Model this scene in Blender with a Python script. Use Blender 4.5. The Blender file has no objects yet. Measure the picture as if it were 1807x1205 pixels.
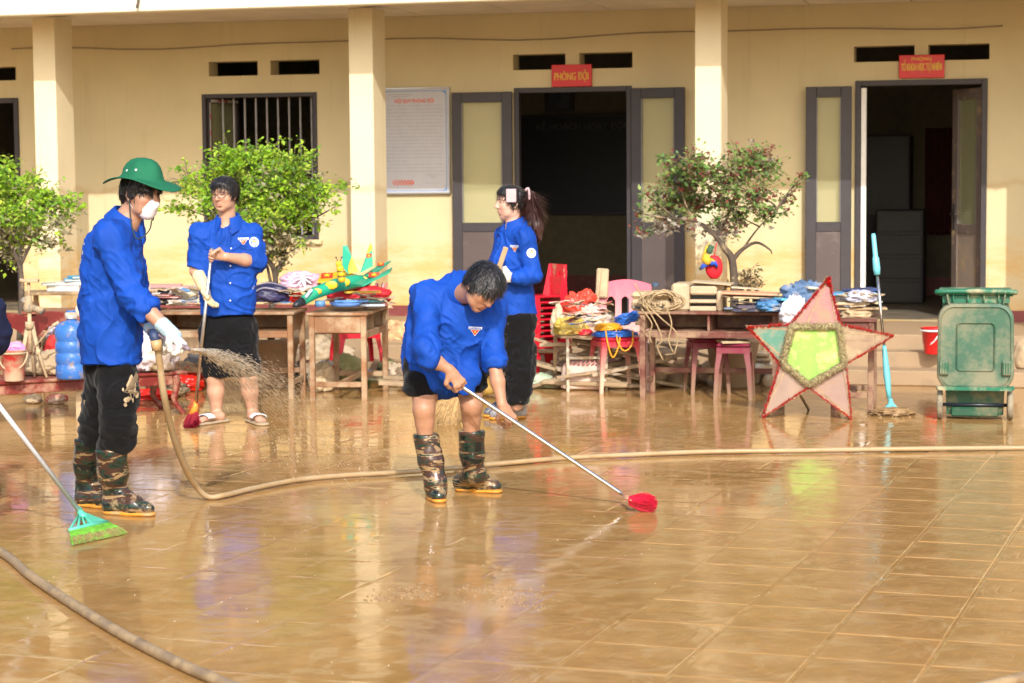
import bpy, math, random
import numpy as np
from mathutils import Matrix, Vector
from mathutils.bvhtree import BVHTree
sc = bpy.context.scene
COL = sc.collection
PI = math.pi
R_ = math.radians
rnd = random.Random(7)

# ---------------------------------------------------------------- camera
FPX = 3650.0; CAMZ = 1.67
_p = math.atan((602.5-313)/FPX); _r = 0.008
cF = np.array([0, math.cos(_p), -math.sin(_p)]); _u = np.array([0, math.sin(_p), math.cos(_p)]); _x = np.array([1., 0, 0])
cR = _x*math.cos(_r)-_u*math.sin(_r); cU = _u*math.cos(_r)+_x*math.sin(_r); cC = np.array([0, 0, CAMZ])
cam_d = bpy.data.cameras.new('camera'); cam = bpy.data.objects.new('camera', cam_d); COL.objects.link(cam); sc.camera = cam
cam.matrix_world = Matrix(((cR[0], cU[0], -cF[0], 0), (cR[1], cU[1], -cF[1], 0), (cR[2], cU[2], -cF[2], CAMZ), (0, 0, 0, 1)))
cam_d.sensor_width = 36; cam_d.lens = 36*FPX/1807; cam_d.clip_end = 500; cam_d.clip_start = 0.1
cam_d.dof.use_dof = True; cam_d.dof.focus_distance = 10.9; cam_d.dof.aperture_fstop = 4.5

# ---------------------------------------------------------------- world, sun, exposure
SUN_EL = R_(34.0); sun_h = Vector((0.103, -0.995, 0)).normalized()      # towards the sun: behind the camera, a little right
sun_dir = Vector((sun_h.x*math.cos(SUN_EL), sun_h.y*math.cos(SUN_EL), math.sin(SUN_EL)))
w = bpy.data.worlds.new('World'); sc.world = w; w.use_nodes = True
nt = w.node_tree; nt.nodes.clear()
sky = nt.nodes.new('ShaderNodeTexSky'); sky.sky_type = 'NISHITA'; sky.sun_disc = False
sky.sun_elevation = SUN_EL; sky.sun_rotation = math.atan2(sun_h.x, sun_h.y); sky.dust_density = 3.0; sky.air_density = 1.0
bg = nt.nodes.new('ShaderNodeBackground'); bg.inputs[1].default_value = 0.15
ow = nt.nodes.new('ShaderNodeOutputWorld'); nt.links.new(sky.outputs[0], bg.inputs[0]); nt.links.new(bg.outputs[0], ow.inputs[0])
sl = bpy.data.lights.new('sun', 'SUN'); sl.energy = 2.1; sl.angle = R_(0.6); sl.color = (1.0, 0.97, 0.92)
so = bpy.data.objects.new('sun', sl); COL.objects.link(so); so.location = (3, -20, 15)
so.rotation_euler = sun_dir.to_track_quat('Z', 'Y').to_euler()
sc.view_settings.view_transform = 'Standard'; sc.view_settings.look = 'None'; sc.view_settings.gamma = 1
sc.view_settings.use_curve_mapping = False; sc.view_settings.exposure = 0.82

# ---------------------------------------------------------------- photo pixel -> world point (used to survey the place)
def ray(px, py): return cF+cR*(px-903.5)/FPX+cU*(602.5-py)/FPX
def at(px, py, Y): d = ray(px, py); return Vector(cC+d*Y/d[1])
def G(px, py, z=0.0): d = ray(px, py); return Vector(cC+d*(z-CAMZ)/d[2])

# ---------------------------------------------------------------- object helpers
TM = {}
def tag(o, label=None, cat=None, group=None, kind=None):
    if label: o['label'] = label
    if cat: o['category'] = cat
    if group: o['group'] = group
    if kind: o['kind'] = kind
    return o
def thing(name, label, cat, loc=(0, 0, 0), rz=0.0, group=None, kind=None):
    o = bpy.data.objects.new(name, None); COL.objects.link(o); o.empty_display_size = .1
    o.location = loc; o.rotation_euler = (0, 0, rz)
    TM[o.name] = Matrix.Translation(Vector(loc)) @ Matrix.Rotation(rz, 4, 'Z')
    return tag(o, label, cat, group, kind)
def dup(root, loc, rz=0.0, label=None, rot=None, scale=None):
    r = root.copy(); COL.objects.link(r); r.location = loc; r.rotation_euler = rot or (0, 0, rz)
    if scale: r.scale = scale
    if label: r['label'] = label
    for ch in list(root.children):
        c = ch.copy(); COL.objects.link(c); c.parent = r
        for g in list(ch.children):
            d = g.copy(); COL.objects.link(d); d.parent = c
    return r
def link(name, me, mat, parent=None):
    o = bpy.data.objects.new(name, me); COL.objects.link(o)
    if mat is not None:
        for m in (mat if isinstance(mat, (list, tuple)) else [mat]): me.materials.append(m)
    if parent is not None:
        o.parent = parent; TM[o.name] = TM.get(parent.name, Matrix())
    else: TM[o.name] = Matrix()
    return o
def frame(a, b):
    z = (Vector(b)-Vector(a)); L = z.length; z.normalize()
    x = z.cross(Vector((0, 0, 1)))
    if x.length < 1e-3: x = Vector((1, 0, 0))
    x.normalize(); y = z.cross(x)
    return x, y, z, L
class MB:
    def __init__(s): s.v = []; s.f = []; s.s = []; s.c = []; s.m = []; s.col = None; s.mi = 0
    def add(s, vs, fs, smooth=False):
        n = len(s.v); s.v += [tuple(q) for q in vs]; s.f += [tuple(i+n for i in q) for q in fs]; s.s += [smooth]*len(fs); s.m += [s.mi]*len(fs)
        s.c += [s.col or (1, 1, 1)]*len(vs)
        return s
    def box(s, x0, x1, y0, y1, z0, z1, b=0.0, M=None):
        if b <= 0:
            vs = [(x, y, z) for z in (z0, z1) for y in (y0, y1) for x in (x0, x1)]
            fs = [(0, 2, 3, 1), (4, 5, 7, 6), (0, 1, 5, 4), (2, 6, 7, 3), (0, 4, 6, 2), (1, 3, 7, 5)]
        else:
            b = min(b, (x1-x0)*.45, (y1-y0)*.45, (z1-z0)*.45); vs = []; fs = []
            X = (x0, x1); Y = (y0, y1); Z = (z0, z1); sg = (1, -1); ix = {}
            for k in (0, 1):
                for j in (0, 1):
                    for i in (0, 1):
                        ix[i, j, k] = len(vs)
                        vs += [(X[i], Y[j]+sg[j]*b, Z[k]+sg[k]*b), (X[i]+sg[i]*b, Y[j], Z[k]+sg[k]*b), (X[i]+sg[i]*b, Y[j]+sg[j]*b, Z[k])]
            def q(c, a): return ix[c]+a
            for a in range(3):
                o = [t for t in range(3) if t != a]
                for e in (0, 1):
                    loop = []
                    for (p_, r_) in ((0, 0), (1, 0), (1, 1), (0, 1)):
                        c = [0, 0, 0]; c[a] = e; c[o[0]] = p_; c[o[1]] = r_; loop.append(q(tuple(c), a))
                    fs.append(tuple(loop))
                for p_ in (0, 1):
                    for r_ in (0, 1):
                        c0 = [0, 0, 0]; c0[o[0]] = p_; c0[o[1]] = r_; c1 = list(c0); c1[a] = 1
                        fs.append((q(tuple(c0), o[0]), q(tuple(c0), o[1]), q(tuple(c1), o[1]), q(tuple(c1), o[0])))
            for c in ix: fs.append((ix[c], ix[c]+1, ix[c]+2))
        if M is not None: vs = [M @ Vector(q_) for q_ in vs]
        return s.add(vs, fs)
    def bar(s, a, b, w, d, up=None, bev=0.0):
        a = Vector(a); b = Vector(b); x, y, z, L = frame(a, b)
        if up is not None:
            y = Vector(up) - z*z.dot(Vector(up)); y.normalize(); x = y.cross(z)
        M = Matrix(((x[0], y[0], z[0], a[0]), (x[1], y[1], z[1], a[1]), (x[2], y[2], z[2], a[2]), (0, 0, 0, 1)))
        return s.box(-w/2, w/2, -d/2, d/2, 0, L, bev, M)
    def tube(s, pts, r, n=8, cap=True, smooth=True, flat=1.0):
        pts = [Vector(q) for q in pts]; m = len(pts); rs = r if isinstance(r, (list, tuple)) else [r]*m
        vs = []; fs = []; x = None
        for i, q in enumerate(pts):
            t = (pts[min(i+1, m-1)]-pts[max(i-1, 0)]).normalized()
            if x is None:
                x = t.cross(Vector((0, 0, 1)))
                if x.length < .05: x = t.cross(Vector((0, 1, 0)))
            x = (x-t*x.dot(t)).normalized(); y = t.cross(x)
            for k in range(n):
                a = 2*PI*k/n; vs.append(q+x*math.cos(a)*rs[i]+y*math.sin(a)*rs[i]*flat)
        for i in range(m-1):
            for k in range(n):
                k2 = (k+1) % n; fs.append((i*n+k, i*n+k2, (i+1)*n+k2, (i+1)*n+k))
        if cap: fs += [tuple(range(n-1, -1, -1)), tuple((m-1)*n+k for k in range(n))]
        return s.add(vs, fs, smooth)
    def lathe(s, prof, c=(0, 0, 0), n=20, sx=1, sy=1, M=None, cap=True, smooth=True):
        vs = []; fs = []; m = len(prof)
        for (r, z) in prof:
            for k in range(n):
                a = 2*PI*k/n; vs.append(Vector((c[0]+r*sx*math.cos(a), c[1]+r*sy*math.sin(a), c[2]+z)))
        for i in range(m-1):
            for k in range(n):
                k2 = (k+1) % n; fs.append((i*n+k, i*n+k2, (i+1)*n+k2, (i+1)*n+k))
        if cap: fs += [tuple(range(n-1, -1, -1)), tuple((m-1)*n+k for k in range(n))]
        if M is not None: vs = [M @ q for q in vs]
        return s.add(vs, fs, smooth)
    def prism(s, poly, y0, y1, M=None, axis='y'):
        n = len(poly); e = lambda p, t: (p[0], t, p[1]) if axis == 'y' else ((p[0], p[1], t) if axis == 'z' else (t, p[0], p[1]))
        vs = [e(p, y0) for p in poly]+[e(p, y1) for p in poly]
        fs = [tuple(range(n)), tuple(range(2*n-1, n-1, -1))]+[(i, i+n, (i+1) % n+n, (i+1) % n) for i in range(n)]
        if M is not None: vs = [M @ Vector(q) for q in vs]
        return s.add(vs, fs)
    def quad(s, a, b, c, d): return s.add([a, b, c, d], [(0, 1, 2, 3)])
    def xf(s, M): s.v = [tuple(M @ Vector(q)) for q in s.v]; return s
    def build(s, name, mat, parent=None, world=False, colors=False, wobble=0.0, recalc=True):
        vs = s.v
        if wobble:
            from mathutils import noise
            vs = [tuple(Vector(q)+noise.noise_vector(Vector(q)*4)*wobble) for q in vs]
        if world and parent is not None:
            Mi = TM[parent.name].inverted(); vs = [tuple(Mi @ Vector(q)) for q in vs]
        me = bpy.data.meshes.new(name); me.from_pydata(vs, [], s.f)
        me.polygons.foreach_set('use_smooth', s.s)
        if any(s.m): me.polygons.foreach_set('material_index', s.m)
        if recalc:
            import bmesh
            bm = bmesh.new(); bm.from_mesh(me); bmesh.ops.recalc_face_normals(bm, faces=bm.faces); bm.to_mesh(me); bm.free()
        if colors:
            ca = me.color_attributes.new('Col', 'FLOAT_COLOR', 'POINT')
            ca.data.foreach_set('color', np.c_[np.array(s.c, dtype=np.float32), np.ones(len(s.c), dtype=np.float32)].ravel())
        return link(name, me, mat, parent)

# ---------------------------------------------------------------- numpy noise
def _h(ix, iy, iz, seed):
    n = (ix.astype(np.int64)*374761393+iy.astype(np.int64)*668265263+iz.astype(np.int64)*2147483647+seed*1274126177) & 0x7fffffff
    n = ((n ^ (n >> 13))*1274126177) & 0x7fffffff
    n = (n ^ (n >> 16)) & 0xffff
    return n.astype(np.float32)/32767.5-1
def vnoise(P, scale=1.0, seed=0):
    P = np.asarray(P, dtype=np.float64)*scale; i = np.floor(P); f = P-i; f = f*f*(3-2*f); i = i.astype(np.int64); r = 0
    for a in (0, 1):
        for b in (0, 1):
            for c in (0, 1):
                wgt = (f[:, 0] if a else 1-f[:, 0])*(f[:, 1] if b else 1-f[:, 1])*(f[:, 2] if c else 1-f[:, 2])
                r = r+wgt*_h(i[:, 0]+a, i[:, 1]+b, i[:, 2]+c, seed)
    return r
def fbm(P, scale=1.0, seed=0, o=3):
    r = 0; a = 1.0
    for k in range(o): r = r+a*vnoise(P, scale*2**k, seed+k); a *= .5
    return r

# ---------------------------------------------------------------- materials
def nodes(name):
    m = bpy.data.materials.new(name); m.use_nodes = True; t = m.node_tree; t.nodes.clear()
    o = t.nodes.new('ShaderNodeOutputMaterial'); b = t.nodes.new('ShaderNodeBsdfPrincipled'); t.links.new(b.outputs[0], o.inputs[0])
    return m, t, b
def N(t, typ, **k):
    n = t.nodes.new(typ)
    for a, v in k.items():
        if a[0] == 'i': n.inputs[int(a[1:])].default_value = v
        else: setattr(n, a, v)
    return n
def ramp(t, fac, stops, interp='LINEAR'):
    r = t.nodes.new('ShaderNodeValToRGB'); r.color_ramp.interpolation = interp
    e = r.color_ramp.elements
    while len(e) < len(stops): e.new(.5)
    for q, (p_, c) in zip(e, stops): q.position = p_; q.color = (*c, 1) if len(c) == 3 else c
    if fac is not None: t.links.new(fac, r.inputs[0])
    return r
def g3(v): return (v, v, v)
def noisetex(t, scale, detail=4, rough=.55, coord='Object', stretch=None, dist=0.0):
    tc = t.nodes.new('ShaderNodeTexCoord'); src = tc.outputs[coord]
    if stretch:
        mp = t.nodes.new('ShaderNodeMapping'); mp.inputs['Scale'].default_value = stretch; t.links.new(src, mp.inputs[0]); src = mp.outputs[0]
    n = t.nodes.new('ShaderNodeTexNoise'); n.inputs['Scale'].default_value = scale; n.inputs['Detail'].default_value = detail
    n.inputs['Roughness'].default_value = rough; n.inputs['Distortion'].default_value = dist; t.links.new(src, n.inputs[0])
    return n
def mix(t, a, b, fac, mode='MIX'):
    m = t.nodes.new('ShaderNodeMix'); m.data_type = 'RGBA'; m.blend_type = mode
    for s_, v in ((m.inputs[0], fac), (m.inputs[6], a), (m.inputs[7], b)):
        if isinstance(v, (int, float)): s_.default_value = v
        elif isinstance(v, tuple): s_.default_value = (*v, 1) if len(v) == 3 else v
        else: t.links.new(v, s_)
    return m.outputs[2]
def mth(t, op, a, b=None, clamp=False):
    m = t.nodes.new('ShaderNodeMath'); m.operation = op; m.use_clamp = clamp
    for s_, v in ((m.inputs[0], a), (m.inputs[1], b)):
        if v is None: continue
        if isinstance(v, (int, float)): s_.default_value = v
        else: t.links.new(v, s_)
    return m.outputs[0]
def bump(t, b, h, strength=.3, dist=.01):
    n = t.nodes.new('ShaderNodeBump'); n.inputs['Strength'].default_value = strength; n.inputs['Distance'].default_value = dist
    t.links.new(h, n.inputs['Height']); t.links.new(n.outputs[0], b.inputs['Normal']); return n
MUD = (.40, .29, .165)
def mat(name, col, rough=.6, var=.12, scale=12, mud=0.0, mudscale=7, metal=0.0, bmp=.15, bscale=60, coat=0.0, spec=None, vcol=False, sub=0.0, trans=0.0, stretch=None, alpha=1.0, mudcol=None, sheen=0.0):
    m, t, b = nodes(name)
    n = noisetex(t, scale, 4, stretch=stretch); lo = tuple(max(0, c*(1-var)) for c in col); hi = tuple(min(1, c*(1+var)) for c in col)
    c = ramp(t, n.outputs[0], [(.3, lo), (.7, hi)]).outputs[0]
    if vcol:
        a = N(t, 'ShaderNodeVertexColor', layer_name='Col'); c = mix(t, c, a.outputs[0], 1.0, 'MULTIPLY')
    if mud > 0:
        n2 = noisetex(t, mudscale, 8, .68); f = ramp(t, n2.outputs[0], [(max(0, .62-mud*.42), g3(0)), (min(1, .74-mud*.38), g3(1))]).outputs[0]
        c = mix(t, c, mudcol or MUD, f); rr = mix(t, g3(rough), g3(.75), f); t.links.new(rr, b.inputs['Roughness'])
    else: b.inputs['Roughness'].default_value = rough
    t.links.new(c, b.inputs['Base Color']); b.inputs['Metallic'].default_value = metal
    if coat: b.inputs['Coat Weight'].default_value = coat; b.inputs['Coat Roughness'].default_value = .15
    if spec is not None: b.inputs['Specular IOR Level'].default_value = spec
    if sub: b.inputs['Subsurface Weight'].default_value = sub; b.inputs['Subsurface Radius'].default_value = (.012, .005, .003); b.inputs['Subsurface Scale'].default_value = 1
    if trans: b.inputs['Transmission Weight'].default_value = trans
    if sheen: b.inputs['Sheen Weight'].default_value = sheen
    if alpha < 1: b.inputs['Alpha'].default_value = alpha
    if bmp:
        n3 = noisetex(t, bscale, 3, stretch=stretch); bump(t, b, n3.outputs[0], bmp, .01)
    return m
def text(s, size, name, matl, parent, M, squeeze=1.0, bold=0.0, depth=.0008, spacing=1.0):
    cu = bpy.data.curves.new(name, 'FONT'); cu.body = s; cu.size = size; cu.align_x = 'CENTER'; cu.align_y = 'CENTER'; cu.offset = bold; cu.extrude = depth; cu.resolution_u = 3; cu.space_character = spacing
    o = bpy.data.objects.new(name, cu); COL.objects.link(o)
    dg = bpy.context.evaluated_depsgraph_get(); me = bpy.data.meshes.new_from_object(o.evaluated_get(dg)); bpy.data.objects.remove(o)
    me.transform(M @ Matrix.Scale(squeeze, 4, (1, 0, 0)))
    me.materials.clear()
    return link(name, me, matl, parent)
# ================================================================ ground
PAV = R_(19.6); pv = Vector((math.sin(PAV), math.cos(PAV), 0)); pu = Vector((math.cos(PAV), -math.sin(PAV), 0))
def mud_material(name, tile=False):
    m, t, b = nodes(name)
    n1 = noisetex(t, 1.3, 6, .6, dist=.6); n2 = noisetex(t, 9, 5, .6, stretch=(1, 1.2, 1))
    c1 = ramp(t, n1.outputs[0], [(.3, (.335, .182, .058)), (.52, (.41, .228, .080)), (.72, (.475, .285, .112))]).outputs[0]
    c2 = ramp(t, n2.outputs[0], [(.35, g3(.88)), (.65, g3(1.08))]).outputs[0]
    c = mix(t, c1, c2, 1.0, 'MULTIPLY')
    n7 = noisetex(t, 2.6, 8, .68, dist=2.2, stretch=(.9, 1.1, 1)); silt = ramp(t, n7.outputs[0], [(.50, g3(0)), (.60, g3(.5)), (.68, g3(.12)), (.8, g3(.5))]).outputs[0]
    c = mix(t, c, (.46, .31, .135), silt); n8 = noisetex(t, 5, 6, .7, dist=1.5); c = mix(t, c, (.20, .115, .038), ramp(t, n8.outputs[0], [(.60, g3(0)), (.74, g3(.5))]).outputs[0])
    t.links.new(c, b.inputs['Base Color'])
    tc = t.nodes.new('ShaderNodeTexCoord')
    rr = noisetex(t, .9, 4, .6, dist=1.0)
    lo, hi = (.10, .24) if tile else (.03, .10)
    r_ = ramp(t, rr.outputs[0], [(.42, g3(lo)), (.62, g3(hi))]).outputs[0]; r_ = mix(t, r_, g3(.30), mth(t, 'MULTIPLY', silt, .9)); t.links.new(r_, b.inputs['Roughness'])
    b.inputs['IOR'].default_value = 1.25
    # small ripples, long across the view, plus grit
    r1 = noisetex(t, 3.2, 3, .5, stretch=(1, 1.7, 1)); r2 = noisetex(t, 26, 4, .6); r3 = noisetex(t, .6, 2)
    k = ramp(t, r3.outputs[0], [(.42, g3(.12)), (.62, g3(1))]).outputs[0]
    h = mth(t, 'ADD', mth(t, 'MULTIPLY', r1.outputs[0], .10 if not tile else .25), mth(t, 'MULTIPLY', mth(t, 'MULTIPLY', r2.outputs[0], k), .022 if not tile else .05))
    if not tile:
        # the paving joints stand through the film of mud as faint relief
        mp = t.nodes.new('ShaderNodeMapping'); mp.inputs['Rotation'].default_value = (0, 0, PAV); mp.inputs['Scale'].default_value = (2.5, 2.5, 1); t.links.new(tc.outputs['Object'], mp.inputs[0])
        sx = t.nodes.new('ShaderNodeSeparateXYZ'); t.links.new(mp.outputs[0], sx.inputs[0])
        js = []
        for a in (0, 1):
            f = mth(t, 'ABSOLUTE', mth(t, 'SUBTRACT', mth(t, 'FRACT', sx.outputs[a]), .5)); js.append(ramp(t, f, [(.0, g3(1)), (.035, g3(0))]).outputs[0])
        j = mth(t, 'MAXIMUM', js[0], js[1]); r4 = noisetex(t, 1.1, 3); kk = ramp(t, r4.outputs[0], [(.36, g3(.12)), (.54, g3(1))]).outputs[0]
        h = mth(t, 'ADD', h, mth(t, 'MULTIPLY', mth(t, 'MULTIPLY', j, kk), .034))
    else:
        sx = t.nodes.new('ShaderNodeSeparateXYZ'); t.links.new(tc.outputs['Object'], sx.inputs[0])
        ax = mth(t, 'ABSOLUTE', sx.outputs[0]); ay = mth(t, 'ABSOLUTE', sx.outputs[1])
        p_ = mth(t, 'POWER', mth(t, 'ADD', mth(t, 'POWER', ax, 4.0), mth(t, 'POWER', ay, 4.0)), .25)
        ring = mth(t, 'SINE', mth(t, 'MULTIPLY', p_, 118.0)); hr = ramp(t, ring, [(.72, g3(1)), (.95, g3(0))]).outputs[0]
        gate = ramp(t, noisetex(t, 1.7, 2, coord='Generated').outputs[0], [(.4, g3(.2)), (.6, g3(1))]).outputs[0]
        h = mth(t, 'ADD', h, mth(t, 'MULTIPLY', mth(t, 'MULTIPLY', hr, gate), .04))
    bump(t, b, h, .9, .02 if not tile else .016)
    return m
m_water = mud_material('muddy_water_surface'); m_tile = mud_material('muddy_wet_tile', True)
m_ground = mat('courtyard_concrete', (.30, .22, .13), .8)
g = MB(); g.quad((-60, -25, -.05), (60, -25, -.05), (60, 90, -.05), (-60, 90, -.05)); ground = g.build('courtyard_ground', m_ground); tag(ground, kind='structure')
g = MB(); nx, ny = 60, 60
g.quad((-58, -24, 0), (58, -24, 0), (58, 88, 0), (-58, 88, 0)); water = g.build('muddy_water', m_water); tag(water, kind='structure')
# paving slabs that stand just clear of the water on the right
T = .4; tm = MB(); bz = .008; hw = T/2-.004
tm.add([(-hw, -hw, -.02), (hw, -hw, -.02), (hw, hw, -.02), (-hw, hw, -.02), (-hw, -hw, -.0035), (hw, -hw, -.0035), (hw, hw, -.0035), (-hw, hw, -.0035),
        (-hw+bz, -hw+bz, 0), (hw-bz, -hw+bz, 0), (hw-bz, hw-bz, 0), (-hw+bz, hw-bz, 0)],
       [(0, 1, 5, 4), (1, 2, 6, 5), (2, 3, 7, 6), (3, 0, 4, 7), (4, 5, 9, 8), (5, 6, 10, 9), (6, 7, 11, 10), (7, 4, 8, 11), (8, 9, 10, 11)])
tile0 = tm.build('paving_tile', m_tile, ground); tme = tile0.data; bpy.data.objects.remove(tile0)
def pix(P):
    q = np.array(P)-cC; return 903.5+FPX*(q@cR)/(q@cF), 602.5-FPX*(q@cU)/(q@cF)
trn = random.Random(3); cnt = 0
for i in range(-14, 22):
    for j in range(8, 40):
        c = pu*(i*T)+pv*(j*T)
        if c.y < 5.5: continue
        x, y = pix(c)
        if not (-60 < x < 1900 and 780 < y < 1330): continue
        edge = 850+(1205-y)*1.55 if y > 820 else 1480+(820-y)*4
        wob = 90*math.sin(i*1.7+j*.9)
        if x < edge+wob: continue
        zt = min(.0028, .0010+(x-edge)/1807*.003)+trn.uniform(-.0005, .0005)
        o = bpy.data.objects.new('paving_tile', tme); COL.objects.link(o); o.parent = ground
        o.location = (c.x, c.y, zt); o.rotation_euler = (trn.uniform(-.0035, .0035), trn.uniform(-.0035, .0035), -PAV+PI/2*trn.randrange(4)+trn.uniform(-.003, .003)); cnt += 1
print('tiles', cnt)

# ================================================================ school building (local frame: x along the facade, y into it)
BRZ = -R_(15.1); BP = (3.227, 16.9, 0)
bld = thing('school_building', 'long cream yellow single storey school building with porch columns and dark doorways', 'building', BP, BRZ)
BM = TM[bld.name]
def wall_material(name, stain=True, base=(.62, .53, .315)):
    m, t, b = nodes(name)
    n = noisetex(t, 1.6, 6, .6); c = ramp(t, n.outputs[0], [(.3, tuple(x*.93 for x in base)), (.7, tuple(min(1, x*1.05) for x in base))]).outputs[0]
    if stain:
        tc = t.nodes.new('ShaderNodeTexCoord'); sx = t.nodes.new('ShaderNodeSeparateXYZ'); t.links.new(tc.outputs['Object'], sx.inputs[0])
        n2 = noisetex(t, 3.0, 5, .65, stretch=(1, 1, .5)); zz = mth(t, 'ADD', sx.outputs[2], mth(t, 'MULTIPLY', mth(t, 'SUBTRACT', n2.outputs[0], .5), .35))
        f1 = ramp(t, mth(t, 'MULTIPLY', zz, .5), [(.28, g3(1)), (.49, g3(.75)), (.56, g3(0))]).outputs[0]       # flood stain up to about a metre
        n3 = noisetex(t, 2.2, 6, .7, stretch=(1, 1, 4)); f2 = ramp(t, n3.outputs[0], [(.38, g3(.10)), (.62, g3(1))]).outputs[0]
        c = mix(t, c, (.64, .36, .09), mth(t, 'MULTIPLY', mth(t, 'MULTIPLY', f1, f2), .85))
        n5 = noisetex(t, 5, 6, .7, stretch=(1, 1, .25)); f3 = mth(t, 'MULTIPLY', f1, ramp(t, n5.outputs[0], [(.56, g3(0)), (.66, g3(.4))]).outputs[0])
        c = mix(t, c, (.50, .40, .25), f3)
        tan_band = ramp(t, mth(t, 'ABSOLUTE', mth(t, 'SUBTRACT', zz, 1.58)), [(0, g3(.5)), (.05, g3(0))]).outputs[0]  # thin tan band along the wall at one height, wavered by noise
        c = mix(t, c, (.50, .35, .16), tan_band)
        n6 = noisetex(t, 3, 4, .6, stretch=(3, 3, .22)); c = mix(t, c, (.42, .32, .19), ramp(t, n6.outputs[0], [(.6, g3(0)), (.8, g3(.35))]).outputs[0])
    t.links.new(c, b.inputs['Base Color']); b.inputs['Roughness'].default_value = .75
    n4 = noisetex(t, 45, 4, .6); bump(t, b, n4.outputs[0], .12, .01)
    return m
m_wall = wall_material('cream_limewash'); m_col = wall_material('cream_column_paint', True, (.74, .64, .42)); m_fas = mat('pale_fascia_paint', (.78, .70, .52), .7, .05, 2)
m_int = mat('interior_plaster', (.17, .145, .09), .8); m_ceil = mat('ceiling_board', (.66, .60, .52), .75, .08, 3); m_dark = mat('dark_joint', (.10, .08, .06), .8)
m_skirt = mat('maroon_skirting_paint', (.20, .045, .04), .5, .2, 6, mud=.12, mudcol=(.34,.16,.12)); m_porch = mat('porch_tile', (.30, .21, .13), .4, .15, 3, mud=.7, mudscale=3, mudcol=(.36, .25, .145))
ZC = 3.19; ZP = .36; WY = 1.6; WT = .22; UL, UR = -10.9, 2.9
holes = [(-9.107-.27, -8.872, 2.675, 2.81), (-6.8, -6.291, 2.67, 2.81), (-6.16, -5.658, 2.67, 2.81), (-3.744, -3.24, 2.665, 2.81), (-3.11, -2.608, 2.665, 2.81),
         (-.593, -.06, 2.67, 2.81), (.058, .587, 2.67, 2.81), (-6.878, -5.69, 1.09, 2.5), (-3.73, -2.614, ZP, 2.5), (-.575, .575, ZP, 2.5), (-10.05, -8.85, ZP, 2.5)]
def wall_with_holes(u0, u1, z0, z1, y0, y1, hs):
    g = MB(); U = sorted({u0, u1, *[h[0] for h in hs], *[h[1] for h in hs]}); Z = sorted({z0, z1, *[h[2] for h in hs], *[h[3] for h in hs]})
    ins = lambda u, z: u0 < u < u1 and z0 < z < z1 and not any(h[0] < u < h[1] and h[2] < z < h[3] for h in hs)
    for a in range(len(U)-1):
        for c in range(len(Z)-1):
            A, B, C, D = U[a], U[a+1], Z[c], Z[c+1]; mu, mz = (A+B)/2, (C+D)/2
            if not ins(mu, mz): continue
            g.quad((A, y0, C), (B, y0, C), (B, y0, D), (A, y0, D)); g.quad((B, y1, C), (A, y1, C), (A, y1, D), (B, y1, D))
            e = 1e-4
            if not ins(A-e, mz): g.quad((A, y1, C), (A, y0, C), (A, y0, D), (A, y1, D))
            if not ins(B+e, mz): g.quad((B, y0, C), (B, y1, C), (B, y1, D), (B, y0, D))
            if not ins(mu, C-e): g.quad((A, y1, C), (B, y1, C), (B, y0, C), (A, y0, C))
            if not ins(mu, D+e): g.quad((A, y0, D), (B, y0, D), (B, y1, D), (A, y1, D))
    return g
wall_with_holes(UL, UR, 0, 3.9, WY, WY+WT, holes).build('wall', m_wall, bld, recalc=False)
for (a, b_) in ((UL, -10.1), (-8.80, -3.78), (-2.57, -.63), (.63, UR)):
    MB().box(a, b_, WY-.012, WY-.001, ZP, .462).build('skirting', m_skirt, bld)
# porch floor and steps
MB().box(UL, UR, 0, WY-.002, 0.0, ZP, .008).build('porch_floor', m_porch, bld)
MB().box(-4.6, UR, -.30, -.002, 0, .24, .008).build('step', m_porch, bld); MB().box(-4.6, UR, -.62, -.302, 0, .12, .008).build('step', m_porch, bld)
# columns
for cx in (-10.98, -7.91, -4.849, -1.773, 1.30):
    MB().box(cx, cx+.222, .15, .50, ZP-.002, ZC-.03, .006).build('column', m_col, bld)
# fascia beam, eave and ceiling boards
MB().box(UL, UR, -.60, -.44, 3.12, 3.85, .01).build('fascia', m_fas, bld)
MB().box(UL, UR, .16, .44, 3.04, ZC+.2, .006).build('beam', m_wall, bld) if False else None
MB().box(UL, UR, -.439, WY-.002, ZC+.02, ZC+.10).build('porch_roof_slab', m_dark, bld)
k = 0
for r0, r1 in ((-.43, .24), (.25, .92), (.93, WY-.01)):
    u = UL+.02
    while u < UR-.05:
        MB().box(u, min(u+.885, UR), r0, r1, ZC, ZC+.018, .004).build('ceiling_panel', m_ceil, bld); u += .9
for u in (-10.55, -6.5, -2.4, 1.5):
    g = MB(); g.tube([(u+.02, -.62, 3.85), (u+.02, -.625, 3.22), (u+.02, -.66, 3.15)], .012, 8); g.build('drip_pipe', m_dark, bld)
MB().box(UL-.1, UR+.1, -.7, 7.2, 3.851, 3.95, .02).build('roof', mat('roof_concrete', (.35, .31, .27), .9), bld)
# power cable sagging on the wall
g = MB(); g.tube([(-8.9+i*.4, WY-.02, 2.985-.035*math.sin(i*.35)**2+.01*math.sin(i*1.3)) for i in range(0, 25)], .006, 5); g.build('cable', mat('cable_grey', (.25, .2, .15), .6), bld)
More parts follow.
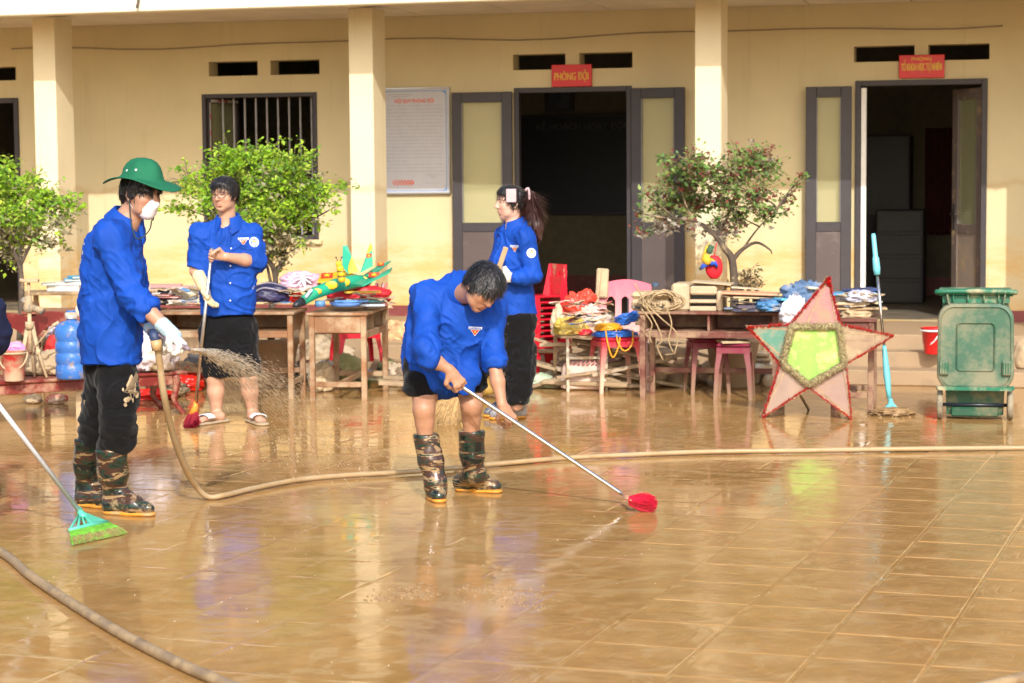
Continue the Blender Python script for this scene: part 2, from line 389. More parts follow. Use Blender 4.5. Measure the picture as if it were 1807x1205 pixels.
# rooms behind
YB = 5.6
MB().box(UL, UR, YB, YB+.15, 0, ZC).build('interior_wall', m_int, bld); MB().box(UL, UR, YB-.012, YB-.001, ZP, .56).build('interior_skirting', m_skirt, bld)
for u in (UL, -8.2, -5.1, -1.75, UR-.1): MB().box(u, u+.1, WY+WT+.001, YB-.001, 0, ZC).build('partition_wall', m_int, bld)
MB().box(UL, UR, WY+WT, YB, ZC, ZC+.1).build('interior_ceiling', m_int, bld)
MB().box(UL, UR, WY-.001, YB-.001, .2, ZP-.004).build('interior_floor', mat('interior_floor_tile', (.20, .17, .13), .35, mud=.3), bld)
m_frame = mat('dark_aluminium', (.040, .034, .038), .5, .1, 8); m_panel = mat('brown_grey_panel', (.095, .072, .070), .42, .08, 4, mud=.16, mudscale=2.5, mudcol=(.17, .14, .125))
m_panel2 = mat('dusty_taupe_panel', (.27, .215, .17), .5, .08, 4, mud=.3, mudscale=3)
m_glass, t, b = nodes('window_glass'); b.inputs['Base Color'].default_value = (.50, .50, .28, 1); b.inputs['Roughness'].default_value = .03; b.inputs['Alpha'].default_value = .28; b.inputs['IOR'].default_value = 1.45
m_white = mat('white_enamel', (.78, .77, .74), .35, .04); m_tape = mat('white_protective_film', (.62, .58, .55), .5, .1); m_tapered = mat('red_print', (.55, .06, .07), .5)
m_chrome = mat('brushed_metal', (.55, .55, .56), .28, .06, 30, metal=1.0)
def frame_mb(u0, u1, z0, z1, y0, y1, w, bottom=True):
    g = MB(); g.box(u0, u0+w, y0, y1, z0, z1, .004); g.box(u1-w, u1, y0, y1, z0, z1, .004); g.box(u0+w+.0005, u1-w-.0005, y0+.001, y1-.001, z1-w, z1-.0005, .004)
    if bottom: g.box(u0+w+.0005, u1-w-.0005, y0+.001, y1-.001, z0, z0+w, .004)
    return g
def door_leaf(M, wd, z0, z1, gz0, mframe, mpanel, handle=0, film=False, name='door_leaf'):
    """leaf in its own frame: x 0..wd, y thickness, hinged at x=0"""
    st = .095
    g = MB(); g.box(0, st, -.02, .02, z0, z1, .004); g.box(wd-st, wd, -.02, .02, z0, z1, .004); g.box(st, wd-st, -.019, .019, z1-st, z1-.001, .004); g.box(st, wd-st, -.019, .019, gz0-st*.9, gz0, .004); g.box(st, wd-st, -.019, .019, z0+.001, z0+st, .004)
    d = g.xf(M).build(name, mframe, bld)
    MB().box(st-.002, wd-st+.002, -.003, .003, gz0-.002, z1-st+.002).xf(M).build('pane', m_glass, d)
    MB().box(st-.002, wd-st+.002, -.010, .010, z0+st-.002, gz0-st*.9+.002).xf(M).build('panel', mpanel, d)
    g = MB()
    for s_ in (-1, 1):
        y = s_*.0215; w_ = .008
        g.box(st-.001, st+w_, min(y, y-s_*.01), max(y, y-s_*.01), gz0+.001, z1-st-.001); g.box(wd-st-w_, wd-st+.001, min(y, y-s_*.01), max(y, y-s_*.01), gz0+.001, z1-st-.001)
    g.xf(M).build('glazing_bead', mat('grey_bead', (.16, .15, .15), .5), d)
    if handle:
        hx = wd-.045 if handle > 0 else .045; g = MB()
        for s_ in (-1, 1):
            y = s_*.026; g.box(hx-.018, hx+.018, min(y, y-s_*.006), max(y, y-s_*.006), 1.16, 1.40, .003)
            g.tube([(hx, s_*.03, 1.31), (hx, s_*.06, 1.31), (hx-.12*handle, s_*.065, 1.305)], .009, 8)
        g.xf(M).build('handle', mat('dark_handle', (.08, .08, .09), .35, metal=.6), d)
    if film:
        m2 = MB(); m2.box(.02, wd-.02, -.0235, -.0205, z1-.075, z1-.02); m2.box(.012, .022, -.0235, -.0205, z0+.1, z1-.08); f = m2.xf(M).build('protective_film', m_tape, d)
        g = MB(); 
        for (a, b_) in ((.33, .52), (.60, .64), (.1, .18)): g.box(wd*a, wd*b_, -.0255, -.0240, z1-.07, z1-.03)
        for q in range(12): g.box(.013, .021, -.0255, -.0240, z0+.2+q*.14, z0+.26+q*.14)
        g.xf(M).build('film_print', m_tapered, d)
    return d
def HM(u, y, ang): return Matrix.Translation((u, y, 0)) @ Matrix.Rotation(ang, 4, 'Z')
m_frame2 = mat('taupe_door_frame', (.15, .115, .10), .45, .08, 4, mud=.2)
# left edge door
frame_mb(-10.05, -8.85, ZP, 2.5, WY-.02, WY+.06, .05, False).build('door_frame', m_frame, bld)
door_leaf(HM(-8.90, WY+.02, R_(100)), .55, ZP+.01, 2.44, 1.25, m_frame, m_panel)
# middle door
frame_mb(-3.73, -2.614, ZP, 2.5, WY-.03, WY+.05, .048, False).build('door_frame', m_frame, bld)
door_leaf(HM(-3.735, WY-.075, R_(180+3)) , .575, ZP+.015, 2.465, 1.25, m_frame, m_panel, film=True)
door_leaf(HM(-2.60, WY-.085, R_(-4)), .50, ZP+.015, 2.475, 1.25, m_frame, m_panel)
# right door
frame_mb(-.575, .575, ZP, 2.505, WY-.03, WY+.05, .05, False).build('door_frame', m_frame, bld)
MB().box(-.523, -.478, WY-.035, WY+.02, ZP, 2.44, .004).build('door_jamb_strip', m_white, bld)
door_leaf(HM(-.60, WY-.09, R_(180+4)), .405, ZP+.015, 2.455, 1.25, m_frame, m_panel)
door_leaf(HM(.545, WY+.03, R_(122)), .53, ZP+.015, 2.43, 1.22, m_frame2, m_panel2, handle=1)
# window with bars and casements
wf = frame_mb(-6.878, -5.69, 1.09, 2.5, WY-.01, WY+.06, .04).build('window_frame', m_frame, bld)
MB().box(-6.92, -5.65, WY-.05, WY-.011, 1.045, 1.088, .005).build('window_sill', m_wall, bld)
g0 = MB(); g0.box(-.008, .008, -.008, .008, 1.13, 2.46, .002)
b0 = g0.build('window_bar', mat('grey_bar', (.30, .29, .30), .4), wf)
for i in range(9):
    b1 = b0 if i == 0 else b0.copy()
    if i: COL.objects.link(b1)
    b1.location = (-6.878+.16+i*.115, WY+.14, 0)
g = MB(); g.box(-6.84, -5.72, WY+.15, WY+.165, 1.75, 1.765); g.build('window_crossbar', bpy.data.materials['grey_bar'], wf)
def casement(M, wd, film):
    g = MB(); s_ = .045; g.box(0, s_, -.015, .015, 1.13, 2.46, .003); g.box(wd-s_, wd, -.015, .015, 1.13, 2.46, .003); g.box(s_, wd-s_, -.014, .014, 2.415, 2.459, .003); g.box(s_, wd-s_, -.014, .014, 1.131, 1.175, .003)
    d = g.xf(M).build('casement', m_frame, bld); MB().box(s_-.002, wd-s_+.002, -.003, .003, 1.173, 2.417).xf(M).build('pane', m_glass, d)
    if film:
        g = MB(); g.box(.012, .026, -.0185, -.0155, 1.2, 2.42); g.box(.04, wd-.02, -.0185, -.0155, 2.425, 2.452); g.xf(M).build('protective_film', m_tape, d)
        g = MB(); g.box(wd*.3, wd*.6, -.0205, -.0190, 2.43, 2.448)
        for q in range(7): g.box(.013, .025, -.0205, -.0190, 1.3+q*.16, 1.35+q*.16)
        g.xf(M).build('film_print', m_tapered, d)
casement(HM(-6.835, WY+.035, R_(78)), .52, True); casement(HM(-5.735, WY+.08, R_(97)), .5, False)
# things inside the rooms and on the wall
def on_bld(u, y, z=0): return tuple(BM @ Vector((u, y, z)))
t_ = thing('blackboard', 'long dark blackboard on the back wall inside the middle doorway', 'blackboard', on_bld(-3.98, YB-.04), BRZ)
MB().box(-1.0, 1.5, -.01, .03, 1.27, 2.34).build('board_surface', mat('board_black', (.012, .018, .03), .5), t_)
g = MB(); g.box(-1.03, 1.53, -.02, .035, 2.3405, 2.37, .004); g.box(-1.03, 1.53, -.02, .035, 1.24, 1.2695, .004); g.box(-1.03, -1.0005, -.02, .035, 1.27, 2.34); g.box(1.5005, 1.53, -.02, .035, 1.27, 2.34); g.build('board_frame', m_frame, t_)
text('KẾ HOẠCH HOẠT ĐỘNG', .10, 'lettering', mat('chalk_grey', (.10, .10, .11), .8), t_, Matrix.Translation((.02, -.012, 2.23)) @ Matrix.Rotation(PI/2, 4, 'X'))
t_ = thing('framed_picture', 'small dark framed portrait hanging above the blackboard inside middle doorway', 'picture', on_bld(-4.27, YB-.03), BRZ)
MB().box(-.17, .17, -.02, .03, 2.40, 2.72, .01).build('picture_frame', m_frame, t_); MB().box(-.12, .12, -.024, -.0205, 2.44, 2.68).build('picture_print', mat('dark_print', (.06, .07, .09), .4, .5, 8), t_)
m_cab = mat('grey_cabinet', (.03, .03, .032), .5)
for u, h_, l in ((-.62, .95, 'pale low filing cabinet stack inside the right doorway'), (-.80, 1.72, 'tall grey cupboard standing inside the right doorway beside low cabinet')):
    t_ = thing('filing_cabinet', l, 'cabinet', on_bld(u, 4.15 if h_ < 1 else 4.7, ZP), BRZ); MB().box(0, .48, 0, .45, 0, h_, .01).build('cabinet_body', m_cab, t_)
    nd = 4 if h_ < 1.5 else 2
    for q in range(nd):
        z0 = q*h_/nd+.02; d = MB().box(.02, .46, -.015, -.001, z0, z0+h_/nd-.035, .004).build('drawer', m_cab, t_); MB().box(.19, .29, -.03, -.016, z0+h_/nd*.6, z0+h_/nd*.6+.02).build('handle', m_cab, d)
t_ = thing('hanging_curtain', 'dark red curtain hanging on the back wall inside right doorway', 'curtain', on_bld(-.22, YB-.10), BRZ)
g = MB(); P = [(i*.012, .02*math.sin(i*1.1)) for i in range(26)]
g.add([(x, y, z) for z in (1.03, 2.16) for x, y in P], [(i, i+1, i+27, i+26) for i in range(25)], True); g.build('curtain_cloth', mat('curtain_red', (.08, .015, .015), .9), t_)
m_red = mat('sign_red', (.62, .012, .012), .35, .03); m_yel = mat('sign_yellow', (.75, .48, .03), .4, .03)
def sign(u0, u1, z0, z1, rows, label):
    t_ = thing('door_sign', label, 'sign', on_bld((u0+u1)/2, WY-.03, 0), BRZ); w_ = (u1-u0)/2
    MB().box(-w_, w_, -.012, .02, z0, z1, .004).build('sign_plate', m_red, t_)
    for (s_, sz, z, sq, bd) in rows: text(s_, sz, 'lettering', m_yel, t_, Matrix.Translation((-bd, -.0135, z)) @ Matrix.Rotation(PI/2, 4, 'X'), sq); text(s_, sz, 'lettering_stroke', m_yel, t_, Matrix.Translation((bd, -.0145, z+bd*.5)) @ Matrix.Rotation(PI/2, 4, 'X'), sq)
sign(-3.364, -2.985, 2.503, 2.705, [('PHÒNG ĐỘI', .098, 2.592, .60, .0016)], 'red sign reading PHÒNG ĐỘI in yellow over the middle doorway')
sign(-.193, .202, 2.518, 2.72, [('PHÒNG', .042, 2.683, 1.2, .001), ('TỔ KHOA HỌC TỰ NHIÊN', .09, 2.61, .33, .0022)], 'red sign reading TỔ KHOA HỌC TỰ NHIÊN over the right doorway')
t_ = thing('notice_board', 'large white notice board with red title and blue corners on the cream wall', 'notice board', on_bld(-4.70, WY-.03, 0), BRZ)
bw = .335
MB().box(-bw, bw, -.008, .022, 1.53, 2.51, .003).build('board_surface', mat('notice_paper', (.50, .50, .53), .4, .03), t_)
m_blue = mat('print_blue', (.16, .30, .55), .5); m_grey = mat('print_grey', (.36, .38, .42), .6); m_ored = mat('print_red', (.70, .16, .10), .5)
def rim(w_, e):
    g = MB(); g.box(-bw-e, bw+e, -.014, .024, 2.5105, 2.5105+w_, .002); g.box(-bw-e, bw+e, -.014, .024, 1.53-w_, 1.5295, .002); g.box(-bw-w_, -bw-.0005, -.014, .024, 1.53, 2.51, .002); g.box(bw+.0005, bw+w_, -.014, .024, 1.53, 2.51, .002); return g
rim(.012, .012).build('board_frame', m_chrome, t_)
g = MB(); y0, y1 = -.0092, -.0084
g.box(-bw+.02, bw-.02, y0, y1, 2.485, 2.492); g.box(-bw+.02, bw-.02, y0, y1, 1.548, 1.555); g.box(-bw+.02, -bw+.027, y0-.0003, y1, 1.548, 2.492); g.box(bw-.027, bw-.02, y0-.0003, y1, 1.548, 2.492)
for sx in (-1, 1):
    for (z, sz) in ((2.49, -1), (1.55, 1)):
        g.prism([(sx*(bw-.021), z), (sx*(bw-.021), z+sz*.05), (sx*(bw-.04), z+sz*.02), (sx*(bw-.07), z)], y0-.001, y1)
g.build('printed_border', m_blue, t_)
text('NỘI QUY PHÒNG ĐỘI', .050, 'lettering', m_ored, t_, Matrix.Translation((0, -.0095, 2.395)) @ Matrix.Rotation(PI/2, 4, 'X'), .78, .0012)
g = MB(); rr = random.Random(5); z = 2.452
for z, a, b_ in ((2.455, -.26, -.03), (2.437, -.22, -.06)): g.box(a, b_, y0, y1, z, z+.006)
z = 2.350; ln = 0
while z > 1.72:
    u = -bw+.045+(.03 if ln in (0, 3, 7, 11, 17) else 0); end = bw-.045-(.35 if ln in (16,) else rr.uniform(0, .02))
    while u < end:
        w_ = rr.uniform(.012, .042); g.box(u, min(u+w_, end), y0, y1, z, z+.0065); u += w_+.007
    z -= .0325; ln += 1
for z, a, b_ in ((1.70, .1, .27), (1.685, .14, .22), (1.67, .15, .21), (1.62, .1, .27)): g.box(a, b_, y0, y1, z, z+.005)
g.build('printed_text_lines', m_grey, t_)
g = MB()
for i in range(13):
    a = (i-6)/6; 
    for s_ in (1, -1):
        x = -.12+a*.10; z = 1.63+.018*math.sin(i*1.6)*s_; g.prism([(x+.011*math.cos(q*PI/3), z+.009*math.sin(q*PI/3)) for q in range(6)], y0-.0002*i-.001*(s_ > 0), y1)
g.build('printed_ornament', m_ored, t_)
# ================================================================ helpers for loose things
def ball_mesh(rad, seed, amp=.12, crump=.05, nu=46, nv=32, flat=.45, sc_=1.0):
    if crump > .045: amp += .12; crump = crump*1.1+.06
    """crumpled closed lump, flattened underneath; returns verts, faces"""
    vs = []; fs = []
    for j in range(nv+1):
        th = PI*j/nv
        for i in range(nu):
            a = 2*PI*i/nu; vs.append((math.sin(th)*math.cos(a), math.sin(th)*math.sin(a), math.cos(th)))
    P = np.array(vs); n = fbm(P*1.0+seed*3.1, 1.4*sc_, seed, 3); r2 = 1-np.abs(fbm(P+seed, 3.2*sc_, seed+9, 3)); r3 = 1-np.abs(vnoise(P+seed+n[:, None]*.3, 7*sc_, seed+5))
    k = 1+amp*n+crump*(r2-.6)*1.6+crump*.5*(r3-.5)
    Q = P*k[:, None]*np.array(rad); zl = -rad[2]*(1-flat)
    Q[:, 2] = np.where(Q[:, 2] < zl, zl+(Q[:, 2]-zl)*.12, Q[:, 2])
    Q[:, 2] -= Q[:, 2].min()
    for j in range(nv):
        for i in range(nu):
            i2 = (i+1) % nu; fs.append((j*nu+i, (j+1)*nu+i, (j+1)*nu+i2, j*nu+i2))
    return [tuple(q) for q in Q], fs
def lump(name, label, cat, loc, rad, m, seed=1, part='bag_body', rz=0.0, group=None, tie=None, **k):
    t_ = thing(name, label, cat, loc, rz, group); g = MB(); v, f = ball_mesh(rad, seed, **k); g.add(v, f, True); b_ = g.build(part, m, t_)
    if tie is not None:
        g = MB(); top = rad[2]*1.75; 
        for q in range(7):
            a = q*.9; g.tube([(0, 0, top*.9), (math.cos(a)*.02, math.sin(a)*.02, top*1.05), (math.cos(a)*.06*tie, math.sin(a)*.05*tie, top*1.05+.05*tie)], [.012, .006, .014], 5, flat=.3)
        g.build('bag_neck', m, t_)
    return t_
def gnd(px, py): return G(px, py)
def scale_at(Y): return FPX/Y
def PB(x0, x1, y0, y1, Y): a = at(x0, y1, Y); b_ = at(x1, y0, Y); return a.x, b_.x, a.z, b_.z
def catmull(pts, n=8):
    pts = [Vector(p) for p in pts]; out = []
    for i in range(len(pts)-1):
        p0 = pts[max(i-1, 0)]; p1 = pts[i]; p2 = pts[i+1]; p3 = pts[min(i+2, len(pts)-1)]
        for k in range(n):
            t = k/n; out.append(.5*((2*p1)+(p2-p0)*t+(2*p0-5*p1+4*p2-p3)*t*t+(3*p1-p0-3*p2+p3)*t*t*t))
    out.append(pts[-1]); return out
def coil(g, c, r, r2, turns, th, seed, flat=.35, tilt=0.0):
    rr = random.Random(seed); pts = []
    for i in range(int(turns*14)):
        a = 2*PI*i/14; k = 1+rr.uniform(-.10, .10); pts.append((c[0]+math.cos(a)*r*k, c[1]+math.sin(a)*r2*k, c[2]+rr.uniform(0, flat*r)*1.0+tilt*math.cos(a)*r))
    g.tube(catmull(pts, 3), th, 6)

m_wood = mat('old_school_wood', (.26, .125, .055), .5, .25, 6, mud=.42, mudscale=5, stretch=(1, 1, .15), mudcol=(.42, .30, .18))
m_woodlow = mat('mud_soaked_wood', (.24, .13, .07), .55, .2, 6, mud=.75, mudscale=4, mudcol=(.42, .29, .16))
m_rose = mat('rosewood_lacquer', (.20, .025, .020), .32, .2, 5, mud=.36, mudscale=5, mudcol=(.40, .22, .14))
m_mudcol = mat('dried_mud', (.47, .35, .21), .85, .2, 14, bmp=.5, bscale=40); m_mud2 = mat('wet_mud_lumps', (.30, .19, .09), .45, .3, 20, bmp=.5)
m_redpl = mat('red_plastic', (.60, .012, .03), .30, .05, 4, mud=.1); m_redmud = mat('muddy_red_plastic', (.55, .03, .03), .4, .1, 4, mud=.52, mudscale=4, mudcol=(.52, .36, .24))
m_maroonpl = mat('maroon_plastic', (.16, .012, .030), .35, .1, 4, mud=.45, mudscale=3, mudcol=(.30, .19, .13)); m_cream = mat('cream_metal', (.62, .56, .44), .5, .1, 6, mud=.4)
def fade_mat(name, top, low, z0, z1, rough=.4):
    m, t, b = nodes(name); tc = t.nodes.new('ShaderNodeTexCoord'); sx = t.nodes.new('ShaderNodeSeparateXYZ'); t.links.new(tc.outputs['Object'], sx.inputs[0])
    n = noisetex(t, 9, 5, .65, stretch=(1, 1, .4)); f = mth(t, 'ADD', mth(t, 'DIVIDE', mth(t, 'SUBTRACT', sx.outputs[2], z0), z1-z0), mth(t, 'MULTIPLY', mth(t, 'SUBTRACT', n.outputs[0], .5), .9), True)
    c = mix(t, low, top, f); t.links.new(c, b.inputs['Base Color']); b.inputs['Roughness'].default_value = rough; return m
m_stool = fade_mat('red_stool_mud_splashed', (.60, .02, .05), (.62, .42, .30), .12, .40); m_stool2 = fade_mat('maroon_stool_mud_splashed', (.22, .012, .05), (.27, .16, .10), .05, .42)
m_pinkch = fade_mat('pink_faded_chair_plastic', (.62, .10, .16), (.66, .44, .36), .30, .80)

# ================================================================ school desks
def desk(label, loc, rz, w, d, h, mt=m_wood, comp=True, group=None, open_side='y'):
    t_ = thing('school_desk', label, 'desk', loc, rz, group)
    MB().box(-w/2-.015, w/2+.015, -d/2-.015, d/2+.015, h-.022, h, .004).build('table_top', mt, t_)
    lw = .042
    for sx in (-1, 1):
        for sy in (-1, 1):
            x = sx*(w/2-lw/2); y = sy*(d/2-lw/2); MB().box(x-lw/2, x+lw/2, y-lw/2, y+lw/2, -.01, h-.023, .004).build('leg', mt, t_)
    ih = .125; z0 = h-.023-ih
    e = lw+.001
    if open_side == 'y':   # compartment open to -y
        MB().box(-w/2+e, w/2-e, -d/2+.006, d/2-.006, z0-.014, z0, .002).build('shelf', mt, t_)
        MB().box(-w/2+e, w/2-e, d/2-.03, d/2-.014, z0+.001, h-.024, .002).build('apron', mt, t_)
        for sx in (-1, 1): MB().box(sx*(w/2-.03)-.008, sx*(w/2-.03)+.008, -d/2+e, d/2-e, z0+.001, h-.024, .002).build('side_panel', mt, t_)
        MB().box(-w/2+e, w/2-e, -d/2+.004, -d/2+.026, z0-.05, z0-.0145, .003).build('rail', mt, t_)
        if w > .9: MB().box(-.009, .009, -d/2+.02, d/2-.032, z0+.001, h-.024, .002).build('divider', mt, t_)
        for sx in (-1, 1): MB().box(sx*(w/2-lw/2)-.013, sx*(w/2-lw/2)+.013, -d/2+e, d/2-e, .10, .14, .003).build('stretcher', mt, t_)
        MB().box(-w/2+e, w/2-e, d/2-.036, d/2-.012, .16, .2, .003).build('stretcher', mt, t_)
    else:                  # open to +x, solid panel to -y
        MB().box(-w/2+e, w/2-e, -d/2+.008, -d/2+.024, z0-.005, h-.024, .002).build('apron', mt, t_); MB().box(-w/2+e, w/2-e, d/2-.024, d/2-.008, z0-.005, h-.024, .002).build('apron', mt, t_)
        MB().box(-w/2+.008, -w/2+.022, -d/2+e, d/2-e, z0, h-.024, .002).build('side_panel', mt, t_)
        MB().box(-w/2+.023, w/2-.004, -d/2+e, d/2-e, z0-.014, z0, .002).build('shelf', mt, t_)
        MB().box(w/2-.024, w/2-.004, -d/2+e, d/2-e, z0-.05, z0-.0145, .002).build('rail', mt, t_)
        MB().box(-.01, w/2-.03, -.008, .008, z0+.001, h-.024, .002).build('divider', mt, t_)
        for sy in (-1, 1): MB().box(-w/2+e, w/2-e, sy*(d/2-lw/2)-.012, sy*(d/2-lw/2)+.012, .10, .14, .003).build('stretcher', mt, t_)
        MB().box(-.014, .014, -d/2+lw, d/2-lw, .101, .139, .003).build('stretcher', mt, t_)
    return t_
dB = desk('worn brown school desk standing end on under the toy plane', (-1.26, 16.0, 0), R_(-7), .44, .92, .665, m_wood, open_side='x')
dA = desk('brown school desk behind the man with glasses holding a dark bag', (-2.17, 15.98, 0), R_(-6), 1.06, .48, .665, m_wood)
dC = desk('reddish wooden desk with piled books between the two left men', (-3.28, 16.25, 0), R_(-6), 1.0, .46, .66, mat('red_brown_wood', (.22, .06, .035), .45, .2, 6, mud=.3))
m_woodD = mat('maroon_stained_wood', (.15, .045, .032), .42, .25, 6, mud=.40, mudscale=4, mudcol=(.33, .21, .13))
dD = desk('long dark maroon school desk carrying the muddy printer', (1.52, 15.62, 0), R_(-14), 1.04, .46, .66, m_woodD)
dE = desk('dark wooden desk half hidden behind the star lantern', (2.45, 14.76, 0), R_(-12), .30, .56, .66, m_woodD, open_side='x')

# ================================================================ carved rosewood bench on the left
fr = G(318, 731); fl = G(-60, 757); bdir = (fr-fl); bdir.z = 0; bl = bdir.length; bang = math.atan2(bdir.y, bdir.x)
bench = thing('carved_bench', 'low dark red carved wooden bench with scalloped backrest', 'bench', ((fr.x+fl.x)/2, (fr.y+fl.y)/2, 0), bang)
hb = bl/2
MB().box(-hb-.05, hb+.06, -.02, .50, .285, .31, .01).build('seat', m_rose, bench); MB().box(-hb+.05, hb-.05, .0, .022, .215, .284, .004).build('apron', m_rose, bench)
MB().box(-hb+.05, hb-.05, .44, .462, .215, .284, .004).build('apron', m_rose, bench)
for x, y in ((-hb, .02), (hb-.02, .02), (-hb, .45), (hb-.02, .45)):
    g = MB(); sgn = 1 if x > 0 else -1; g.tube(catmull([(x, y, .284), (x+.005*sgn, y, .2), (x-.012*sgn, y, .1), (x+.05*sgn, y-.02, .0)], 5), [.032]*5+[.026]*5+[.02]*6, 8); g.build('leg', m_rose, bench)
# backrest: arches
pts = []; nA = 5; wA = (2*hb)/nA
for a in range(nA):
    x0 = -hb+a*wA
    g = MB(); pr = []
    for i in range(13): q = i/12; pr.append((x0+q*wA, .70+.045*math.sin(PI*q)))
    inn = []
    for i in range(9): q = i/8; inn.append((x0+.05+q*(wA-.10), .60+.045*math.sin(PI*q)))
    for i in range(12):
        q0 = pr[i]; q1 = pr[i+1]; f_ = lambda x: (.52 if (x < x0+.05 or x > x0+wA-.05) else .575+.065*math.sin(PI*(x-x0-.05)/(wA-.1)))
        g.prism([q0, q1, (q1[0], f_(q1[0])), (q0[0], f_(q0[0]))], .47, .495)
    g.build('carved_top_rail', m_rose, bench)
for a in range(nA+1):
    x = -hb+a*wA; x = min(max(x, -hb+.03), hb-.03); MB().box(x-.028, x+.028, .472, .492, .311, .555, .004).build('back_post', m_rose, bench)
MB().box(-hb, hb, .475, .490, .34, .40, .004).build('back_rail', m_rose, bench)
for px, py in ((140, 676), (272, 672)):
    pass
# on the bench
SZ = .312
def onbench(px, py, z=SZ): return G(px, py, z)
def bucket(name, label, loc, r0, r1, h, m, mh, handle_down=True, rz=0.0, inside=None):
    t_ = thing(name, label, 'bucket', loc, rz)
    g = MB(); g.lathe([(r0*.96, 0), (r0, .008), (r1, h-.012), (r1+.006, h-.01), (r1+.006, h), (r1-.004, h), (r0-.004, .012), (0.001, .012)], n=26); g.build('bucket_body', m, t_)
    g = MB(); g.lathe([(r1+.001, h-.030), (r1+.010, h-.028), (r1+.010, h-.016), (r1+.001, h-.014)], n=26, cap=False); g.build('rim', mh, t_)
    g = MB(); pts = [(-(r1+.01), 0, h-.02)]
    for i in range(1, 10):
        a = PI*i/10; pts.append((-(r1+.014)*math.cos(a), -(r1*.55)*math.sin(a)-.012, h-.02-(.12*math.sin(a) if handle_down else -.12*math.sin(a))))
    pts.append(((r1+.01), 0, h-.02)); g.tube(catmull(pts, 2), .007, 6); g.build('handle', mh, t_)
    return t_
bk = bucket('red_bucket', 'mud smeared red bucket with beige rim at the left end of the bench', onbench(25, 672), .068, .086, .215, m_redmud, m_mudcol)
lump('pink_cloth', 'crumpled pink cloth stuffed in the red bucket on the bench', 'cloth', tuple(Vector(onbench(28, 672))+Vector((.01, 0, .19))), (.06, .05, .05), mat('bright_pink_cloth', (.75, .30, .60), .8), 4, 'cloth_body')
tp = thing('camera_tripod', 'mud coated camera tripod standing on the bench', 'tripod', onbench(52, 668))
c0 = Vector((0, .05, .36))
for i, (x, y) in enumerate(((-.10, .06), (.12, .02), (.01, .13))):
    g = MB(); f_ = Vector((x, y-.02, .0)); g.tube([c0+Vector((x*.15, y*.1, 0)), (c0+f_)*.5, f_+Vector((0, 0, .005))], [.016, .013, .010], 8); g.tube([(c0*1.0+f_)*.5+Vector((0, 0, .02)), (c0+f_)*.5-Vector((0, 0, .02))], .018, 8); g.build('leg', m_mudcol, tp)
m_grmud = mat('grey_muddy_plastic', (.16, .16, .15), .55, .2, 10, mud=.55, mudscale=16)
g = MB(); g.tube([c0-Vector((0, 0, .18)), c0+Vector((0, 0, .10))], .014, 10); g.tube([c0-Vector((0, 0, .02)), c0+Vector((0, 0, .03))], .032, 10); g.build('centre_column', m_mudcol, tp)
g = MB(); g.lathe([(.001, 0), (.034, .01), (.038, .04), (.03, .07), (.026, .12), (.001, .125)], c=c0+Vector((-.005, 0, .09)), n=14); g.tube([c0+Vector((.02, 0, .13)), c0+Vector((.10, -.02, .10))], [.022, .026], 10); g.tube([c0+Vector((-.01, 0, .15)), c0+Vector((-.05, -.01, .19))], [.02, .02], 8); g.build('pan_head', m_grmud, tp)
g = MB(); g.tube([c0+Vector((0, 0, .2)), c0+Vector((0, 0, .30))], .012, 8); g.box(-.035, .075, .0, .06, .665, .685, .004); g.tube([c0+Vector((-.04, 0, .315)), c0+Vector((-.06, 0, .32))], .014, 8); g.build('mounting_plate', m_mudcol, tp)
g = MB(); g.tube(catmull([c0+Vector((.02, -.03, -.16)), c0+Vector((.10, -.06, -.08)), c0+Vector((.17, -.08, .0)), c0+Vector((.22, -.08, .03))], 5), [.004]*5+[.006]*6+[.013]*5, 7); g.build('pan_handle', m_mudcol, tp)
jug_m = mat('blue_jug_plastic', (.05, .20, .62), .16, .12, 6, mud=.22, mudscale=14, trans=.25)
jg = thing('water_jug', 'large translucent blue water jug with mud flecks on the bench', 'water jug', onbench(129, 668))
prof = [(.001, 0), (.11, 0), (.126, .012), (.128, .06)]
for z in (.085, .165, .245): prof += [(.128, z), (.121, z+.012), (.121, z+.024), (.128, z+.036)]
prof += [(.128, .335), (.118, .365), (.085, .39), (.045, .402), (.036, .408), (.036, .455), (.040, .458), (.040, .47), (.001, .47)]
g = MB(); g.lathe(prof, n=32, sx=.92, sy=.92); g.build('jug_body', jug_m, jg)
g = MB(); g.lathe([(.043, .415), (.046, .425), (.046, .452), (.043, .46)], n=20, cap=False); g.build('neck_ring', mat('grey_label', (.5, .5, .5), .5, .4, 30, mud=.4), jg)
g = MB(); g.lathe([(.001, .46), (.022, .462), (.026, .50), (.02, .53), (.001, .535)], c=(.05, 0, -.03), n=12); g.build('cap', mat('beige_cap', (.66, .50, .38), .5, .1), jg)
lump('plastic_bag', 'bulging pale grey and pink plastic bag at the right end of bench', 'bag', onbench(270, 655), (.165, .15, .185), mat('milky_plastic', (.66, .60, .66), .22, .25, 5, mud=.3, mudscale=5), 11, crump=.16, amp=.08)
lump('red_cloth', 'folded red cloth between tripod and blue jug on the bench', 'cloth', tuple(Vector(onbench(93, 660))+Vector((0, .2, 0))), (.10, .08, .17), mat('red_cloth', (.60, .025, .02), .75), 6, 'cloth_body')
lump('mud_heap', 'heap of dried beige mud and rags on bench around tripod', 'mud heap', tuple(Vector(onbench(75, 664))+Vector((0, .12, 0))), (.17, .10, .09), m_mudcol, 8, 'heap', crump=.2)
lump('cloth_bundle', 'white and blue crumpled bundle under the scalloped back of the bench', 'cloth', tuple(Vector(onbench(90, 655))+Vector((0, .25, .2))), (.07, .06, .08), mat('white_pink_cloth', (.66, .60, .64), .7, .2), 16, 'cloth_body', crump=.2)
